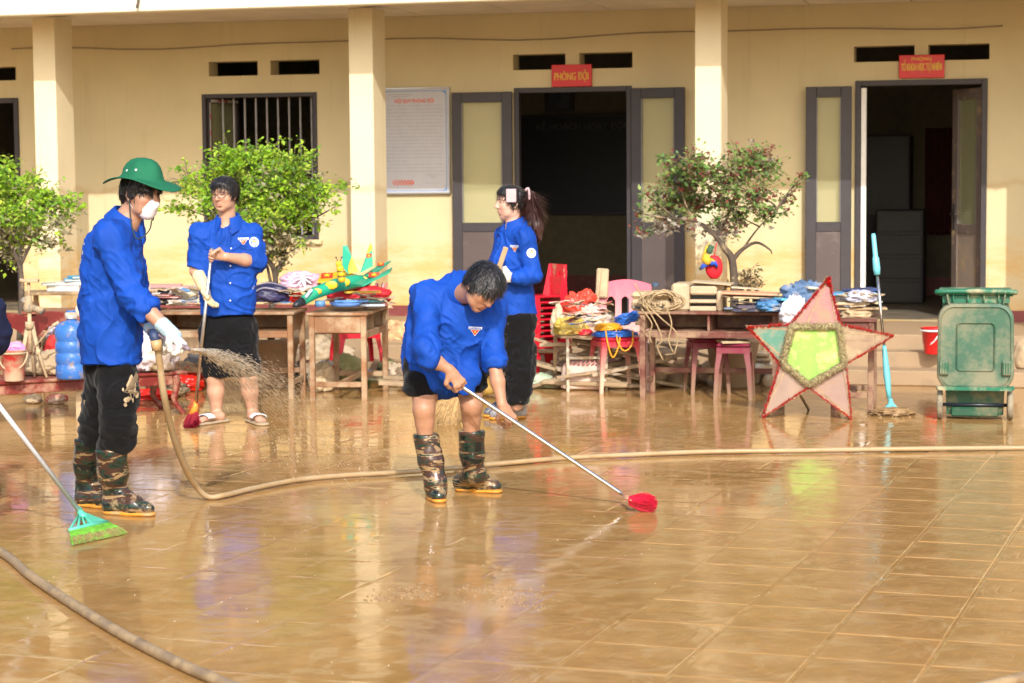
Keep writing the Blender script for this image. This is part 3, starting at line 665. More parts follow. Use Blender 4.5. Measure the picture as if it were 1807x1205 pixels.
lump('cloth_bundle', 'small bright blue bundle beside the water jug on the bench', 'cloth', tuple(Vector(onbench(93, 655))+Vector((0, .16, .11))), (.05, .05, .06), mat('bright_blue_cloth', (.06, .22, .6), .6, .2), 17, 'cloth_body', crump=.2)
# under and round the bench
lump('red_plastic_sheet', 'crumpled bright red plastic bag on mud by the bench right leg', 'bag', G(322, 690), (.15, .12, .11), mat('glossy_red_plastic', (.72, .02, .012), .25, .1), 21, crump=.22)
lump('red_plastic_sheet', 'flat red plastic sheet lying on wet ground beneath the bench', 'plastic sheet', G(258, 705), (.20, .10, .045), bpy.data.materials['glossy_red_plastic'], 22, crump=.3)
lump('red_bundle', 'small muddy red bundle on wet ground under bench middle', 'bundle', G(100, 712), (.075, .06, .045), m_redmud, 23, crump=.15)
lump('muddy_bowl', 'beige muddy bowl on wet ground beneath left part of bench', 'bowl', G(58, 712), (.065, .06, .04), m_mudcol, 24, crump=.05)
lump('dark_bundle', 'dark muddy rag heap beneath right end of bench', 'rags', G(300, 700), (.12, .1, .08), mat('dark_mud_rag', (.08, .06, .045), .6, .3, mud=.4), 25, crump=.2)
t_ = thing('wooden_batten', 'short pale wooden batten propped under the bench seat', 'batten', (G(141, 742).x, G(141, 742).y, 0)); MB().box(-.024, .024, -.01, .01, 0, .205, .003).build('batten_wood', m_mudcol, t_)

# ================================================================ books and papers
def book(label, loc, rz, w, d, h, cov, group, pages=(.72, .68, .60), tilt=0.0):
    t_ = thing('book', label, 'book', loc, rz, group)
    mc = mat('cover_%d' % len(bpy.data.materials), cov, .4, .06, 5, mud=.18)
    g = MB(); g.box(-w/2, w/2, -d/2, d/2, 0, .003); g.box(-w/2, w/2, -d/2, d/2, h-.003, h); g.box(-w/2-.003, -w/2, -d/2, d/2, 0, h); g.build('cover', mc, t_)
    MB().box(-w/2+.001, w/2-.005, -d/2+.004, d/2-.004, .0035, h-.0035).build('page_block', mat('paper_%d' % len(bpy.data.materials), pages, .8, .08, 60, stretch=(1, 1, 14), bmp=.2), t_)
    if tilt: t_.rotation_euler = (tilt*.3, tilt, rz)
    return t_
def pile(px, py, Y, n, w, d, cols, label, seed, group, hh=(.012, .035), drift=.02):
    rr = random.Random(seed); p = at(px, py, Y); z = p.z
    for i in range(n):
        h = rr.uniform(*hh); book(label, (p.x+rr.uniform(-drift, drift), p.y+rr.uniform(-drift, drift), z), rr.uniform(-.35, .35), w*rr.uniform(.85, 1.1), d*rr.uniform(.9, 1.1), h, rr.choice(cols), group); z += h+.0015
    return z
whites = [(.70, .68, .66), (.62, .60, .60), (.55, .45, .44), (.72, .70, .62)]
pile(327, 538, 16.2, 6, .24, .24, whites, 'book in the thick white pile on the desk behind the yellow glove', 1, 'books piled on the left desk', (.018, .028))
pile(290, 524, 16.2, 3, .26, .2, [(.1, .1, .1), (.66, .64, .64), (.5, .1, .1)], 'thin magazine spread across left desk beside the white book pile', 2, 'magazines spread on the left desk', (.006, .014), .04)
pile(300, 510, 16.25, 4, .30, .22, [(.68, .38, .36), (.7, .66, .66), (.72, .3, .3), (.66, .66, .68)], 'pink and white magazine on top of the left desk heap', 3, 'magazines topping the left desk heap', (.005, .010), .06)
lump('dark_bag', 'small black bag under the magazines on the left desk', 'bag', tuple(at(290, 538, 16.2)), (.13, .1, .07), mat('black_bag_cloth', (.02, .022, .025), .6), 31, crump=.1)
t2 = thing('low_table', 'low muddy table behind bench carrying blue folders', 'table', tuple(G(120, 655, 0)))
for sx in (-.3, .3):
    for sy in (-.15, .15): MB().box(sx-.02, sx+.02, sy-.02, sy+.02, 0, .68, .003).build('leg', m_woodlow, t2)
MB().box(-.36, .36, -.2, .2, .681, .71, .005).build('table_top', m_woodlow, t2)
tt = TM[t2.name].translation
for i, (dx, dz, h, c, wd) in enumerate(((.02, 0, .05, (.45, .44, .47), .30), (.08, .052, .03, (.50, .52, .56), .28), (-.10, .052, .02, (.35, .45, .42), .2), (.10, .085, .022, (.05, .38, .58), .22), (.13, .11, .02, (.05, .42, .62), .18))):
    book(['thick grey ledger under blue folders behind the bench', 'grey paper block beneath blue folders behind the bench', 'pale green booklet at the left of the folders behind bench', 'bright blue folder near the top behind the bench', 'topmost bright blue folder behind the scalloped bench'][i], (tt.x+dx, tt.y, .711+dz), .15*i-.2, wd, .22, h, c, None)

# ================================================================ bags and craft things on the desks A and B
lump('duffel_bag', 'dark navy and black zipped bag lying on the desk', 'bag', tuple(at(478, 533, 15.95)), (.155, .11, .085), mat('navy_bag_cloth', (.030, .026, .075), .45, .4, 4, bmp=.4, bscale=18), 41, crump=.10, amp=.03)
bag_t = [o for o in COL.objects if o.name.startswith('duffel_bag')][0]
g = MB(); g.tube(catmull([(-.14, -.085, .06), (-.05, -.115, .115), (.06, -.115, .10), (.15, -.08, .07)], 5), .006, 5); g.tube(catmull([(-.12, -.09, .13), (0, -.10, .155), (.13, -.07, .12)], 5), .004, 5); g.build('strap', mat('bag_zip_grey', (.3, .28, .34), .4), bag_t)
lump('pink_gift_bag', 'puffed pink and white plastic bag on the desk behind navy bag', 'bag', tuple(at(530, 512, 16.1)), (.145, .11, .085), mat('pink_white_plastic', (.72, .42, .52), .3, .35, 4), 42, crump=.16)
g = MB(); P0 = Vector(at(535, 490, 15.98))
for i in range(9):
    a = i*.7; g.tube(catmull([P0, P0+Vector((math.cos(a)*.05, -.02, math.sin(a)*.04)), P0+Vector((math.cos(a)*.09, -.03, math.sin(a)*.06-.01))], 3), [.008, .014, .018, .018, .016, .012, .004], 5, flat=.3)
tag(g.build('white_ribbon', mat('white_ribbon', (.76, .74, .78), .4)), 'white ribbon knot lying on top of the pink plastic bag', 'ribbon')
lump('red_box_wrap', 'red wrapped packet between navy bag and toy plane nose', 'packet', tuple(at(523, 535, 15.95)), (.055, .05, .05), bpy.data.materials['glossy_red_plastic'], 43, crump=.1)
# toy fighter plane, green and yellow with red and yellow star emblems
m_gr = mat('toy_green', (.01, .34, .20), .4, .05); m_yl = mat('toy_yellow', (.74, .47, .02), .4, .05); m_rd = mat('toy_red', (.62, .03, .015), .4, .05); m_bk = mat('toy_black', (.015, .02, .03), .3)
pl_Y = 15.75; pa = at(520, 540, 15.55); 
plane = thing('toy_plane', 'green and yellow cardboard toy fighter plane with twin tail fins', 'toy plane', (at(600, 520, pl_Y).x, pl_Y, .70))
def pp(px, py, Y=pl_Y): return tuple(Vector(at(px, py, Y)))
def poly3(pts, th, nrm=(0, -1, 0)):
    g = MB(); n = len(pts); nv = Vector(nrm)*th; vs = [Vector(p) for p in pts]+[Vector(p)+nv for p in pts]
    g.add(vs, [tuple(range(n)), tuple(range(2*n-1, n-1, -1))]+[(i, (i+1) % n, (i+1) % n+n, i+n) for i in range(n)]); return g
def wb(g, name, m, par): return g.build(name, m, par, world=True)
g = MB(); g.tube([pp(533, 532, 15.50), pp(556, 517, 15.6), pp(590, 504, 15.7), pp(625, 497, 15.85), pp(650, 494, 16.0)], [.034, .045, .052, .055, .04], 10); wb(g, 'fuselage', m_gr, plane)
g = MB(); g.tube([pp(518, 540, 15.42), pp(524, 537, 15.45), pp(534, 531.5, 15.495)], [.012, .028, .035], 10); wb(g, 'nose_cone', m_bk, plane)
g = poly3([pp(538, 522, 15.47), pp(548, 509, 15.5), pp(553, 511, 15.51), pp(541, 526, 15.47)], .01); wb(g, 'canopy', mat('toy_lilac', (.45, .42, .58), .3), plane)
g = MB(); 
for (x, y, Y, r) in ((560, 514, 15.57, .02), (585, 503, 15.62, .028), (606, 498, 15.72, .03), (640, 494, 15.9, .025)):
    c = Vector(pp(x, y, Y)); g.lathe([(.001, -.004), (r, -.003), (r*1.2, .0), (r, .003), (.001, .004)], n=10, M=Matrix.Translation(c) @ Matrix.Rotation(PI/2, 4, 'X') @ Matrix.Scale(1.5, 4, (1, 0, 0)))
wb(g, 'yellow_camouflage', m_yl, plane)
for nm, pts, m_ in (('wing', [(560, 499, 15.85), (566, 486, 16.2), (602, 481, 16.2), (640, 489, 15.95), (622, 496, 15.8)], m_yl), ('wing', [(618, 503, 15.65), (655, 494, 15.7), (692, 474, 15.6), (688, 482, 15.45), (640, 506, 15.4)], m_gr), ('tailplane', [(640, 489, 15.95), (668, 470, 16.2), (690, 462, 16.2), (660, 486, 15.9)], m_gr)):
    g = MB(); P = [Vector(pp(*q)) for q in pts]; n = len(P); up = Vector((0, 0, .012)); g.add(P+[q+up for q in P], [tuple(range(n)), tuple(range(2*n-1, n-1, -1))]+[(i, (i+1) % n, (i+1) % n+n, i+n) for i in range(n)]); wb(g, nm, m_, plane)
fin1 = poly3([pp(604, 470, 16.0), pp(605, 433, 16.05), pp(613, 433, 16.05), pp(622, 455, 16.0), pp(632, 478, 15.95), pp(615, 484, 15.95)], .012); f1 = wb(fin1, 'tail_fin', m_gr, plane)
g = poly3([pp(612, 474, 15.985), pp(621, 453, 15.985), pp(632, 478, 15.935), pp(616, 483, 15.935)], .004); wb(g, 'fin_flash', m_yl, f1)
fin2 = poly3([pp(635, 482, 15.9), pp(648, 446, 15.95), pp(653, 428, 15.95), pp(657, 434, 15.95), pp(658, 470, 15.9)], .012); f2 = wb(fin2, 'tail_fin', m_gr, plane)
g = poly3([pp(646, 450, 15.93), pp(653, 428, 15.935), pp(657, 434, 15.935), pp(657.6, 452, 15.93)], .004); wb(g, 'fin_flash', m_yl, f2)
def star_poly(cx, cz, r, k=.42, rot=0): return [(cx+(r if i % 2 == 0 else r*k)*math.sin(i*PI/5+rot), cz+(r if i % 2 == 0 else r*k)*math.cos(i*PI/5+rot)) for i in range(10)]
def emblem(c, s, par, tilt=0):
    c = Vector(c); M = Matrix.Translation(c) @ Matrix.Rotation(tilt, 4, 'X')
    MB().box(-s, s, -.002, .002, -s*.8, s*.8).xf(M).build('star_emblem', m_rd, par, world=True); g = MB(); g.prism(star_poly(0, 0, s*.7), -.004, -.0025, M=M); g.build('star', m_yl, par, world=True)
emblem(pp(651, 451, 15.915), .02, plane); emblem(pp(577, 486, 15.98), .045, plane, -1.1); emblem(pp(660, 485, 15.52), .04, plane, -1.1); emblem(pp(672, 466, 16.1), .025, plane, -1.1)
g = MB(); 
for (x, y, r) in ((603, 492, .030), (602, 483, .032), (600, 474, .030), (598, 466, .026)):
    c = Vector(pp(x, y, 15.55)); g.lathe([(.001, -r), (r*.7, -r*.75), (r, 0), (r*.7, r*.75), (.001, r)], c=c, n=12)
bee = wb(g, 'toy_bee_body', m_yl, plane)
g = MB()
for s_ in (-1, 1): g.tube([pp(598+s_*2, 461, 15.55), pp(598+s_*5, 455, 15.55)], .003, 5); g.lathe([(.001, -.008), (.008, 0), (.001, .008)], c=Vector(pp(598+s_*5, 454, 15.55)), n=6)
for y in (479, 488):
    g.lathe([(.031, -.003), (.034, 0), (.031, .003)], c=Vector(pp(602, y, 15.55)), n=12, cap=False)
wb(g, 'toy_bee_feelers', m_bk, bee)
# other craft things on desk B
t_ = thing('tape_roll', 'blue roll of tape on the corner of the desk under toy plane', 'tape', tuple(at(565, 541, 15.62))); MB().lathe([(.03, 0), (.04, 0), (.04, .045), (.03, .045), (.03, 0)], n=24, cap=False).build('tape_ring', mat('tape_blue', (.10, .25, .5), .4), t_)
t_ = thing('paint_brush_bundle', 'bundle of thin wooden rods sticking over the desk edge', 'rods', tuple(at(665, 535, 15.85)))
for i in range(6): g = MB(); g.tube(catmull([(-.12+i*.01, .05-i*.03, .012+i*.004), (.05, -.06-i*.01, .022+i*.003), (.10+i*.006, -.14, -.03)], 4), .005, 5); g.build('rod', m_mudcol, t_)
t_ = thing('blue_plate', 'blue and white painted round tray on desk near tape roll', 'tray', tuple(at(610, 541, 15.7)), .3); MB().lathe([(.001, 0), (.10, .002), (.125, .03), (.12, .032), (.098, .006), (.001, .005)], n=28).build('tray_disc', mat('tray_blue', (.10, .22, .55), .3, .5, 5), t_)
lump('red_cloth', 'bright red cloth heaped on the desk beneath the toy plane', 'cloth', tuple(at(632, 535, 16.0)), (.22, .12, .075), mat('red_satin', (.62, .02, .03), .5), 51, 'cloth_body', crump=.18)
for i, (x, y, w_, c, l) in enumerate(((640, 517, .28, (.72, .46, .05), 'long yellow curved craft blade on top of the red cloth'), (648, 533, .30, (.05, .25, .30), 'dark teal craft strip beneath the yellow blade'), (620, 533, .26, (.12, .30, .62), 'blue craft strip lying over the desk edge'), (655, 540, .22, (.45, .52, .60), 'pale blue craft strip at the right desk edge'))):
    t_ = thing('craft_strip', l, 'craft strip', tuple(at(x, y, 15.8-i*.04)), .1-.12*i); g = MB(); P = [(-w_/2, 0), (-w_/4, -.03), (0, -.035), (w_/3, -.028), (w_/2, 0), (w_/3, .012), (0, .01)]; g.prism(P, 0, .016, axis='z'); g.build('strip_body', mat('craft_%d' % i, c, .5, .12), t_)
t_ = thing('pink_pencils', 'cluster of pink and maroon pencils standing on the desk back corner', 'pencils', tuple(at(672, 522, 16.3)))
for i in range(9): g = MB(); g.tube([(rnd.uniform(-.03, .03), rnd.uniform(-.02, .02), -.06), (rnd.uniform(-.05, .06), rnd.uniform(-.03, .03), .10)], .007, 5); g.build('pencil', mat('pencil_%d' % i, rnd.choice([(.6, .1, .16), (.25, .02, .05), (.65, .35, .38)]), .5), t_)
# under desks A and B
lump('black_sack', 'tall black plastic sack standing under the desk', 'sack', G(474, 668), (.075, .09, .16), mat('black_plastic', (.015, .016, .02), .3), 61, crump=.14)
lump('beige_sack', 'mud coloured beige sack under the end on desk left side', 'sack', G(566, 690), (.10, .12, .13), mat('beige_sackcloth', (.50, .38, .23), .8, .2), 62, crump=.1)
lump('green_sack', 'olive green sack seen between the legs of end on desk', 'sack', G(614, 676), (.12, .12, .14), mat('olive_sackcloth', (.30, .28, .10), .8, .2, mud=.3), 63, crump=.1)
lump('blue_tarpaulin', 'grey blue plastic scraps on the ground beneath the end on desk', 'plastic sheet', G(640, 672), (.13, .1, .05), mat('grey_blue_plastic', (.25, .30, .42), .4, .3), 64, crump=.25)
lump('rubbish_heap', 'low heap of muddy rags and litter between the left desks', 'rubbish', G(500, 668), (.20, .12, .10), mat('litter_mix', (.42, .32, .24), .8, .4, 16, mud=.3), 65, crump=.25)
lump('rubbish_heap', 'muddy beige litter heap behind the navy bag desk legs', 'rubbish', G(545, 655), (.35, .14, .16), mat('litter_mix2', (.46, .36, .24), .8, .3, 12, mud=.4), 66, crump=.25)
lump('flowered_cloth', 'orange and white patterned cloth hanging behind the end on desk', 'cloth', tuple(at(703, 600, 16.9)), (.11, .08, .10), mat('orange_white_pattern', (.72, .40, .20), .7, .5, 10), 67, 'cloth_body', crump=.15)
t_ = thing('green_basin', 'dark green plastic basin on wet ground behind the desk', 'basin', G(655, 684)); MB().lathe([(.08, 0), (.13, .07), (.145, .075), (.14, .08), (.125, .072), (.075, .008), (.001, .008)], n=24).build('basin_bowl', mat('basin_green', (.03, .10, .05), .4, mud=.3), t_)
lump('green_net', 'torn green and white net scrap on the ground right of the desk', 'net', G(705, 676), (.12, .08, .045), mat('net_green_white', (.30, .50, .36), .6, .5, 20), 68, crump=.3)

ur = random.Random(55); m_under = [mat('under_desk_%d' % i, c, .7, .3, 10, mud=.3) for i, c in enumerate([(.45, .34, .20), (.10, .10, .11), (.30, .08, .07), (.16, .22, .34), (.50, .46, .40), (.24, .24, .10), (.34, .22, .13)])]
for i in range(46):
    px = ur.choice([ur.uniform(455, 545), ur.uniform(555, 690), ur.uniform(1150, 1240), ur.uniform(1240, 1340), ur.uniform(300, 345)]); p = G(px, ur.uniform(668, 684)); sz = ur.uniform(.05, .12)
    ci = ur.randrange(7); where = 'in the gap between bench and desks' if px < 350 else 'under the desk holding the navy bag' if px < 550 else 'under the end on desk' if px < 700 else 'behind the left legs of the printer desk' if px < 1240 else 'behind the maroon stools'
    lump('salvaged_bundle', 'small muddy %s bundle %s' % (['tan', 'black', 'dark red', 'slate blue', 'pale grey', 'olive', 'brown'][ci], where), 'bundle', (p.x, p.y+ur.uniform(-.05, .15), ur.choice([0, 0, .07])), (sz, sz*.8, sz*ur.uniform(.5, 1.1)), m_under[ci], 400+i, 'bundle_body', group='salvaged bundles under the desks', crump=.3, nu=26, nv=16)
# ================================================================ plastic stools and chairs
def stool(label, loc, rz, w, h, m, group=None):
    t_ = thing('plastic_stool', label, 'stool', loc, rz, group); a = w/2*.86
    MB().box(-a, a, -a, a, h-.03, h, .014).build('seat', m, t_)
    for sx in (-1, 1):
        for sy in (-1, 1):
            g = MB(); vs = []; tw = .034; bw_ = .026
            for (z, o, q) in ((-.006, w/2, bw_), (h*.55, w/2*.93, tw), (h-.08, a-.001, tw*1.25), (h-.031, a-.002, tw*2.1)):
                x = sx*o; y = sy*o; vs += [(x, y, z), (x-sx*q, y, z), (x-sx*q*.95, y-sy*.008, z), (x-sx*.008, y-sy*.008, z), (x-sx*.008, y-sy*q*.95, z), (x, y-sy*q, z)]
            fs = []
            for k_ in range(3):
                for i in range(6): j = (i+1) % 6; fs.append((k_*6+i, k_*6+j, k_*6+6+j, k_*6+6+i))
            fs += [(0, 1, 2, 3, 4, 5), (18, 19, 20, 21, 22, 23)]; g.add(vs, fs); g.build('leg', m, t_)
    g = MB(); z = h-.031
    for s_ in (-1, 1):
        g.box(-a+.03, a-.03, min(s_*a, s_*(a-.008)), max(s_*a, s_*(a-.008)), h-.075, z-.0005, .002); g.box(min(s_*a, s_*(a-.008)), max(s_*a, s_*(a-.008)), -a+.03, a-.03, h-.075, z-.0005, .002)
    g.build('apron', m, t_); return t_
s1 = stool('mud splashed red stool loaded with blue and orange cables', (G(1086, 690).x, G(1086, 690).y, 0), .25, .36, .43, m_stool)
stool('maroon plastic stool beneath the printer desk, left of its twin', (G(1248, 694).x, G(1248, 694).y+.05, 0), .12, .31, .43, m_stool2)
stool('darker maroon stool under the printer desk with a beige board on it', (G(1296, 702).x, G(1296, 702).y, 0), -.2, .29, .42, m_stool2)
t_ = thing('beige_board', 'thin beige board lying on the darker maroon stool', 'board', (G(1296, 702).x+.0, G(1296, 702).y-.02, .421), .1); MB().box(-.12, .10, -.12, .1, 0, .018, .004).build('board_sheet', m_mudcol, t_)
stool('small red stool in the shade under the end on desk', (G(625, 672).x, G(625, 672).y+.25, 0), .3, .40, .42, m_redpl)
# wooden chair G with cream frame
wc = thing('wooden_chair', 'muddy wooden chair with cream metal frame behind cable stool', 'chair', (G(1030, 688).x, G(1030, 688).y+.12, 0), R_(8)); 
MB().box(-.21, .20, -.20, .20, .415, .435, .005).build('seat', m_mudcol, wc)
for x, y in ((-.155, -.19), (.15, -.19)): g = MB(); g.bar((x, y, -.01), (x, y, .414), .022, .022); g.build('leg', m_cream, wc)
for x in (-.19, .19): g = MB(); g.bar((x, .24, -.01), (x, .18, .45), .028, .022); g.build('leg', m_woodlow, wc)
g = MB(); g.bar((.12, .185, .40), (.19, .28, .93), .03, .022, bev=.003); g.build('back_post', m_mudcol, wc)
g = MB(); g.bar((-.155, -.19, .26), (.15, -.19, .26), .02, .02); g.build('rail', m_cream, wc)
g = MB(); g.box(-.055, .045, -.012, .012, .0, .24, .012, Matrix.Translation((.205, .26, .70)) @ Matrix.Rotation(R_(-12), 4, 'X') @ Matrix.Rotation(R_(5), 4, 'Y')); g.build('backrest', m_mudcol, wc)
wl = TM[wc.name].translation
def onchair(dx, dy, dz): return (wl.x+dx, wl.y+dy, .436+dz)
lump('yellow_bag', 'crumpled yellow plastic bag at the front of the heaped chair', 'bag', onchair(-.11, -.10, 0), (.12, .10, .085), mat('yellow_plastic', (.58, .42, .08), .35, .2, 6, mud=.2), 71, crump=.18)
lump('patterned_cloth', 'cream and rose patterned cloth heap on the wooden chair', 'cloth', onchair(.03, .04, 0), (.17, .12, .125), mat('cream_rose_pattern', (.62, .46, .38), .8, .45, 26, mud=.25), 72, 'cloth_body', crump=.22)
lump('red_plastic_bag', 'red plastic bag draped over the top of the heaped chair', 'bag', onchair(-.05, .04, .16), (.085, .08, .095), mat('translucent_red_plastic', (.70, .07, .04), .25, .15), 73, crump=.2)
lump('red_plastic_bag', 'upper red plastic bag peak beside the wooden backrest', 'bag', onchair(.035, .08, .24), (.065, .06, .06), bpy.data.materials['translucent_red_plastic'], 74, crump=.2)
lump('red_scrap', 'small red scrap between yellow bag and orange cable', 'scrap', onchair(.0, -.16, 0), (.06, .05, .03), m_redpl, 75, crump=.2)
lump('cream_cloth', 'long cream rag hanging at left edge of the heaped chair', 'cloth', onchair(-.20, -.02, -.02), (.05, .06, .14), mat('cream_rag', (.60, .45, .30), .8, .25, 18), 76, 'cloth_body', crump=.2)
# pink plastic chair with arched back behind the cable stool
pc = thing('plastic_chair', 'faded pink plastic chair with slotted arched back behind cable stool', 'chair', (G(1105, 690).x, G(1105, 690).y+.30, 0), R_(-6))
MB().box(-.20, .20, -.20, .19, .40, .425, .01).build('seat', m_pinkch, pc)
for sx in (-1, 1):
    for sy in (-1, 1): g = MB(); g.bar((sx*.20, sy*.20, -.01), (sx*.17, sy*.17, .40), .04, .03, bev=.006); g.build('leg', m_pinkch, pc)
nb = 24; out = []; 
def backy(z): return .19+(z-.42)*.16
g = MB(); top = lambda x: .80+.045*math.cos(x/.22*PI/2)
slots = [(-.115, .034), (0, .034), (.115, .034)]
xs = [-.21+.42*i/42 for i in range(43)]
for i in range(42):
    x0, x1 = xs[i], xs[i+1]; xm = (x0+x1)/2; segs = [(.43, top(xm))]
    for (c, r) in slots:
        if abs(xm-c) < r: k_ = math.sqrt(max(0, 1-((xm-c)/r)**2)); segs = [(.43, .48), (.66+.05*k_, top(xm))]
    for (z0, z1) in segs:
        for (za, zb) in ((z0, z1),):
            g.add([(x0, backy(za), za), (x1, backy(za), za), (x1, backy(zb), zb), (x0, backy(zb), zb), (x0, backy(za)+.012, za), (x1, backy(za)+.012, za), (x1, backy(zb)+.012, zb), (x0, backy(zb)+.012, zb)], [(0, 1, 2, 3), (5, 4, 7, 6), (3, 2, 6, 7), (0, 4, 5, 1), (0, 3, 7, 4), (1, 5, 6, 2)])
g.build('backrest', m_pinkch, pc)
# stack of red chairs
def red_chair(label, group):
    t_ = thing('red_plastic_chair', label, 'chair', (0, 0, 0), 0, group); m = m_redpl
    g = MB(); g.box(-.135, .135, -.14, .13, .235, .25, .007); g.box(-.14, .14, -.145, -.138, .20, .246, .002); g.build('seat', m, t_)
    for sx in (-1, 1):
        g = MB(); vs = []; a = .0
        g.add([(sx*.15, -.165, 0), (sx*.15, -.125, 0), (sx*.12, -.162, 0), (sx*.14, -.14, .235), (sx*.14, -.095, .235), (sx*.11, -.139, .235)], [(0, 1, 4, 3), (0, 3, 5, 2), (3, 4, 5), (0, 2, 1), (1, 2, 5, 4)]); g.build('leg', m, t_)
        g = MB(); g.add([(sx*.15, .19, 0), (sx*.15, .145, 0), (sx*.12, .188, 0), (sx*.14, .135, .25), (sx*.14, .09, .25), (sx*.11, .133, .25), (sx*.125, .165, .50), (sx*.125, .14, .50), (sx*.10, .163, .50)], [(0, 1, 4, 3), (0, 3, 5, 2), (3, 4, 7, 6), (3, 6, 8, 5), (6, 7, 8), (0, 2, 1), (1, 2, 5, 4), (4, 5, 8, 7)]); g.build('leg', m, t_)
    g = MB()
    for (z0, z1) in ((.44, .50), (.33, .40)): g.box(-.124, .124, .0, .010, z0, z1, .004, Matrix.Translation((0, .098+z0*.12, 0)))
    g.box(-.022, .022, .138, .146, .40, .44); g.build('backrest', m, t_)
    return t_
ch0 = red_chair('lowest red plastic chair of the tall stack beside the woman', 'stack of red plastic chairs')
sb = G(958, 676)
names = ['lowest', 'second from the ground', 'third from the ground', 'fourth from the ground', 'fifth from the ground', 'middle one', 'fifth from the top', 'fourth from the top', 'third from the top', 'second from the top', 'topmost']
for k_ in range(11):
    l = ('%s red plastic chair of the tall stack beside the woman' % names[k_]) if k_ in (0, 10) else 'red plastic chair, %s in the tall stack beside woman' % names[k_]
    loc = (sb.x+rnd.uniform(-.004, .004), sb.y+.12+rnd.uniform(-.004, .004), k_*.046); rz = R_(-62)+rnd.uniform(-.04, .04)
    if k_ == 0: ch0.location = loc; ch0.rotation_euler = (0, 0, rz); ch0['label'] = l
    else: dup(ch0, loc, rz, l)

# ================================================================ cables
m_cb = mat('blue_cable', (.02, .13, .50), .35, .15, 20); m_co = mat('orange_cable', (.80, .36, .015), .35, .1, 20); m_mc = mat('mud_caked_cable', (.40, .29, .16), .8, .2, 20)
s1l = TM[s1.name].translation; cz = .432
g = MB(); 
for i in range(3): coil(g, (s1l.x-.005, s1l.y-.02, cz+.005+i*.012), .165-.02*i, .14, 7, .0065, 80+i, .12)
tag(g.build('blue_cable_coil', m_cb), 'flat blue cable coil lying directly on the red stool seat', 'cable coil')
g = MB()
for i in range(3): coil(g, (s1l.x+.09, s1l.y+.05, cz+.09+i*.025), .085, .08, 6, .0065, 84+i, .35, .3)
tag(g.build('blue_cable_coil', m_cb), 'smaller raised blue cable coil at the right of cable stool', 'cable coil')
g = MB()
for i in range(3): coil(g, (s1l.x-.055, s1l.y-.05, cz+.055+i*.014), .10-.01*i, .085, 6, .006, 88+i, .18)
for (a, b_, dz) in ((-.08, .02, .15), (.0, .12, .10)): g.tube(catmull([(s1l.x+a, s1l.y-.14, cz+.06), (s1l.x+a+.01, s1l.y-.20, cz-.03), (s1l.x+(a+b_)/2, s1l.y-.21, cz-dz), (s1l.x+b_, s1l.y-.20, cz-.05), (s1l.x+b_+.01, s1l.y-.13, cz+.05)], 6), .006, 6)
tag(g.build('orange_cable_coil', m_co), 'bright orange cable coil with loops hanging off the red stool', 'cable coil')
dl = TM[dD.name]
def onD(px, py, Y=15.45): p = at(px, py, Y); return (p.x, p.y, .661)
# muddy electronic unit, cables and printer on desk D
mu = thing('muddy_machine', 'mud caked grey electronic unit wrapped in tangled cables on the desk', 'machine', (at(1152, 548, 15.62).x, 15.66, .661), R_(-10))
m_unit = mat('grey_green_unit', (.17, .18, .15), .6, .2, 10, mud=.60, mudscale=9, mudcol=(.50, .38, .23))
MB().box(-.15, .15, -.13, .13, 0, .085, .02).build('lower_case', m_unit, mu); MB().box(-.155, .155, -.12, .13, .086, .14, .03).build('upper_case', m_mudcol, mu)
g = MB()
for i in range(6): g.lathe([(.001, 0), (.014, 0), (.012, .02), (.001, .022)], n=10, M=Matrix.Translation((-.11+i*.042, -.130, .055)) @ Matrix.Rotation(PI/2, 4, 'X'))
g.build('knob', m_grmud, mu)
for i in range(4):
    g = MB(); g.box(-.12+i*.06, -.08+i*.06, -.135, -.1305, .015, .035); g.build('socket', m_bk, mu)
c = Vector(at(1168, 520, 15.50)); g = MB(); rr = random.Random(9)
for k_ in range(5):
    pts = []; 
    for i in range(22): a = 2*PI*i/9+k_; pts.append((c.x+math.cos(a)*(.10+.02*k_)*rr.uniform(.6, 1.1), c.y+rr.uniform(-.06, .05), c.z-.05+math.sin(a)*.085*rr.uniform(.5, 1.15)))
    g.tube(catmull(pts, 4), .0055, 6)
for pts in (((1120, 500), (1140, 535), (1165, 560), (1195, 590), (1190, 625)), ((1140, 540), (1160, 575), (1168, 600), (1160, 612), (1170, 635)), ((1175, 540), (1185, 570), (1180, 600), (1188, 622)), ((1132, 545), (1150, 570), (1146, 590), (1150, 605))):
    g.tube(catmull([at(x, y, 15.30+.02*i) for i, (x, y) in enumerate(pts)], 6), .0055, 6)
tag(g.build('tangled_cables', m_mc), 'tangle of mud caked cables draped over the machine and hanging off the desk', 'cables')
lump('small_blue_gadget', 'small dark blue gadget on top of muddy machine', 'gadget', tuple(at(1156, 506, 15.6)), (.028, .02, .02), mat('gadget_blue', (.06, .10, .15), .3), 91, crump=.05)
prn = thing('muddy_printer', 'boxy printer completely coated in beige mud on the desk', 'printer', (at(1240, 550, 15.55).x, 15.60, .661), R_(-12))
m_prn = mat('mud_coated_beige', (.50, .38, .24), .7, .12, 5, bmp=.3)
g = MB(); P = [(-.215, 0), (.17, 0), (.17, .03), (.17, .17), (.02, .20), (-.18, .20), (-.215, .17)]
MB().box(-.215, -.08, -.16, .17, 0, .205, .018).build('side_housing', m_prn, prn)
MB().box(-.0785, .17, -.02, .17, 0, .195, .012).build('main_housing', m_prn, prn); MB().box(.125, .17, -.15, -.021, 0, .15, .012).build('front_post', m_prn, prn)
MB().box(-.0785, .124, -.15, -.021, 0, .035, .006).build('output_tray', m_prn, prn); MB().box(-.0785, .124, -.145, -.021, .06, .085, .005).build('paper_tray', m_prn, prn)
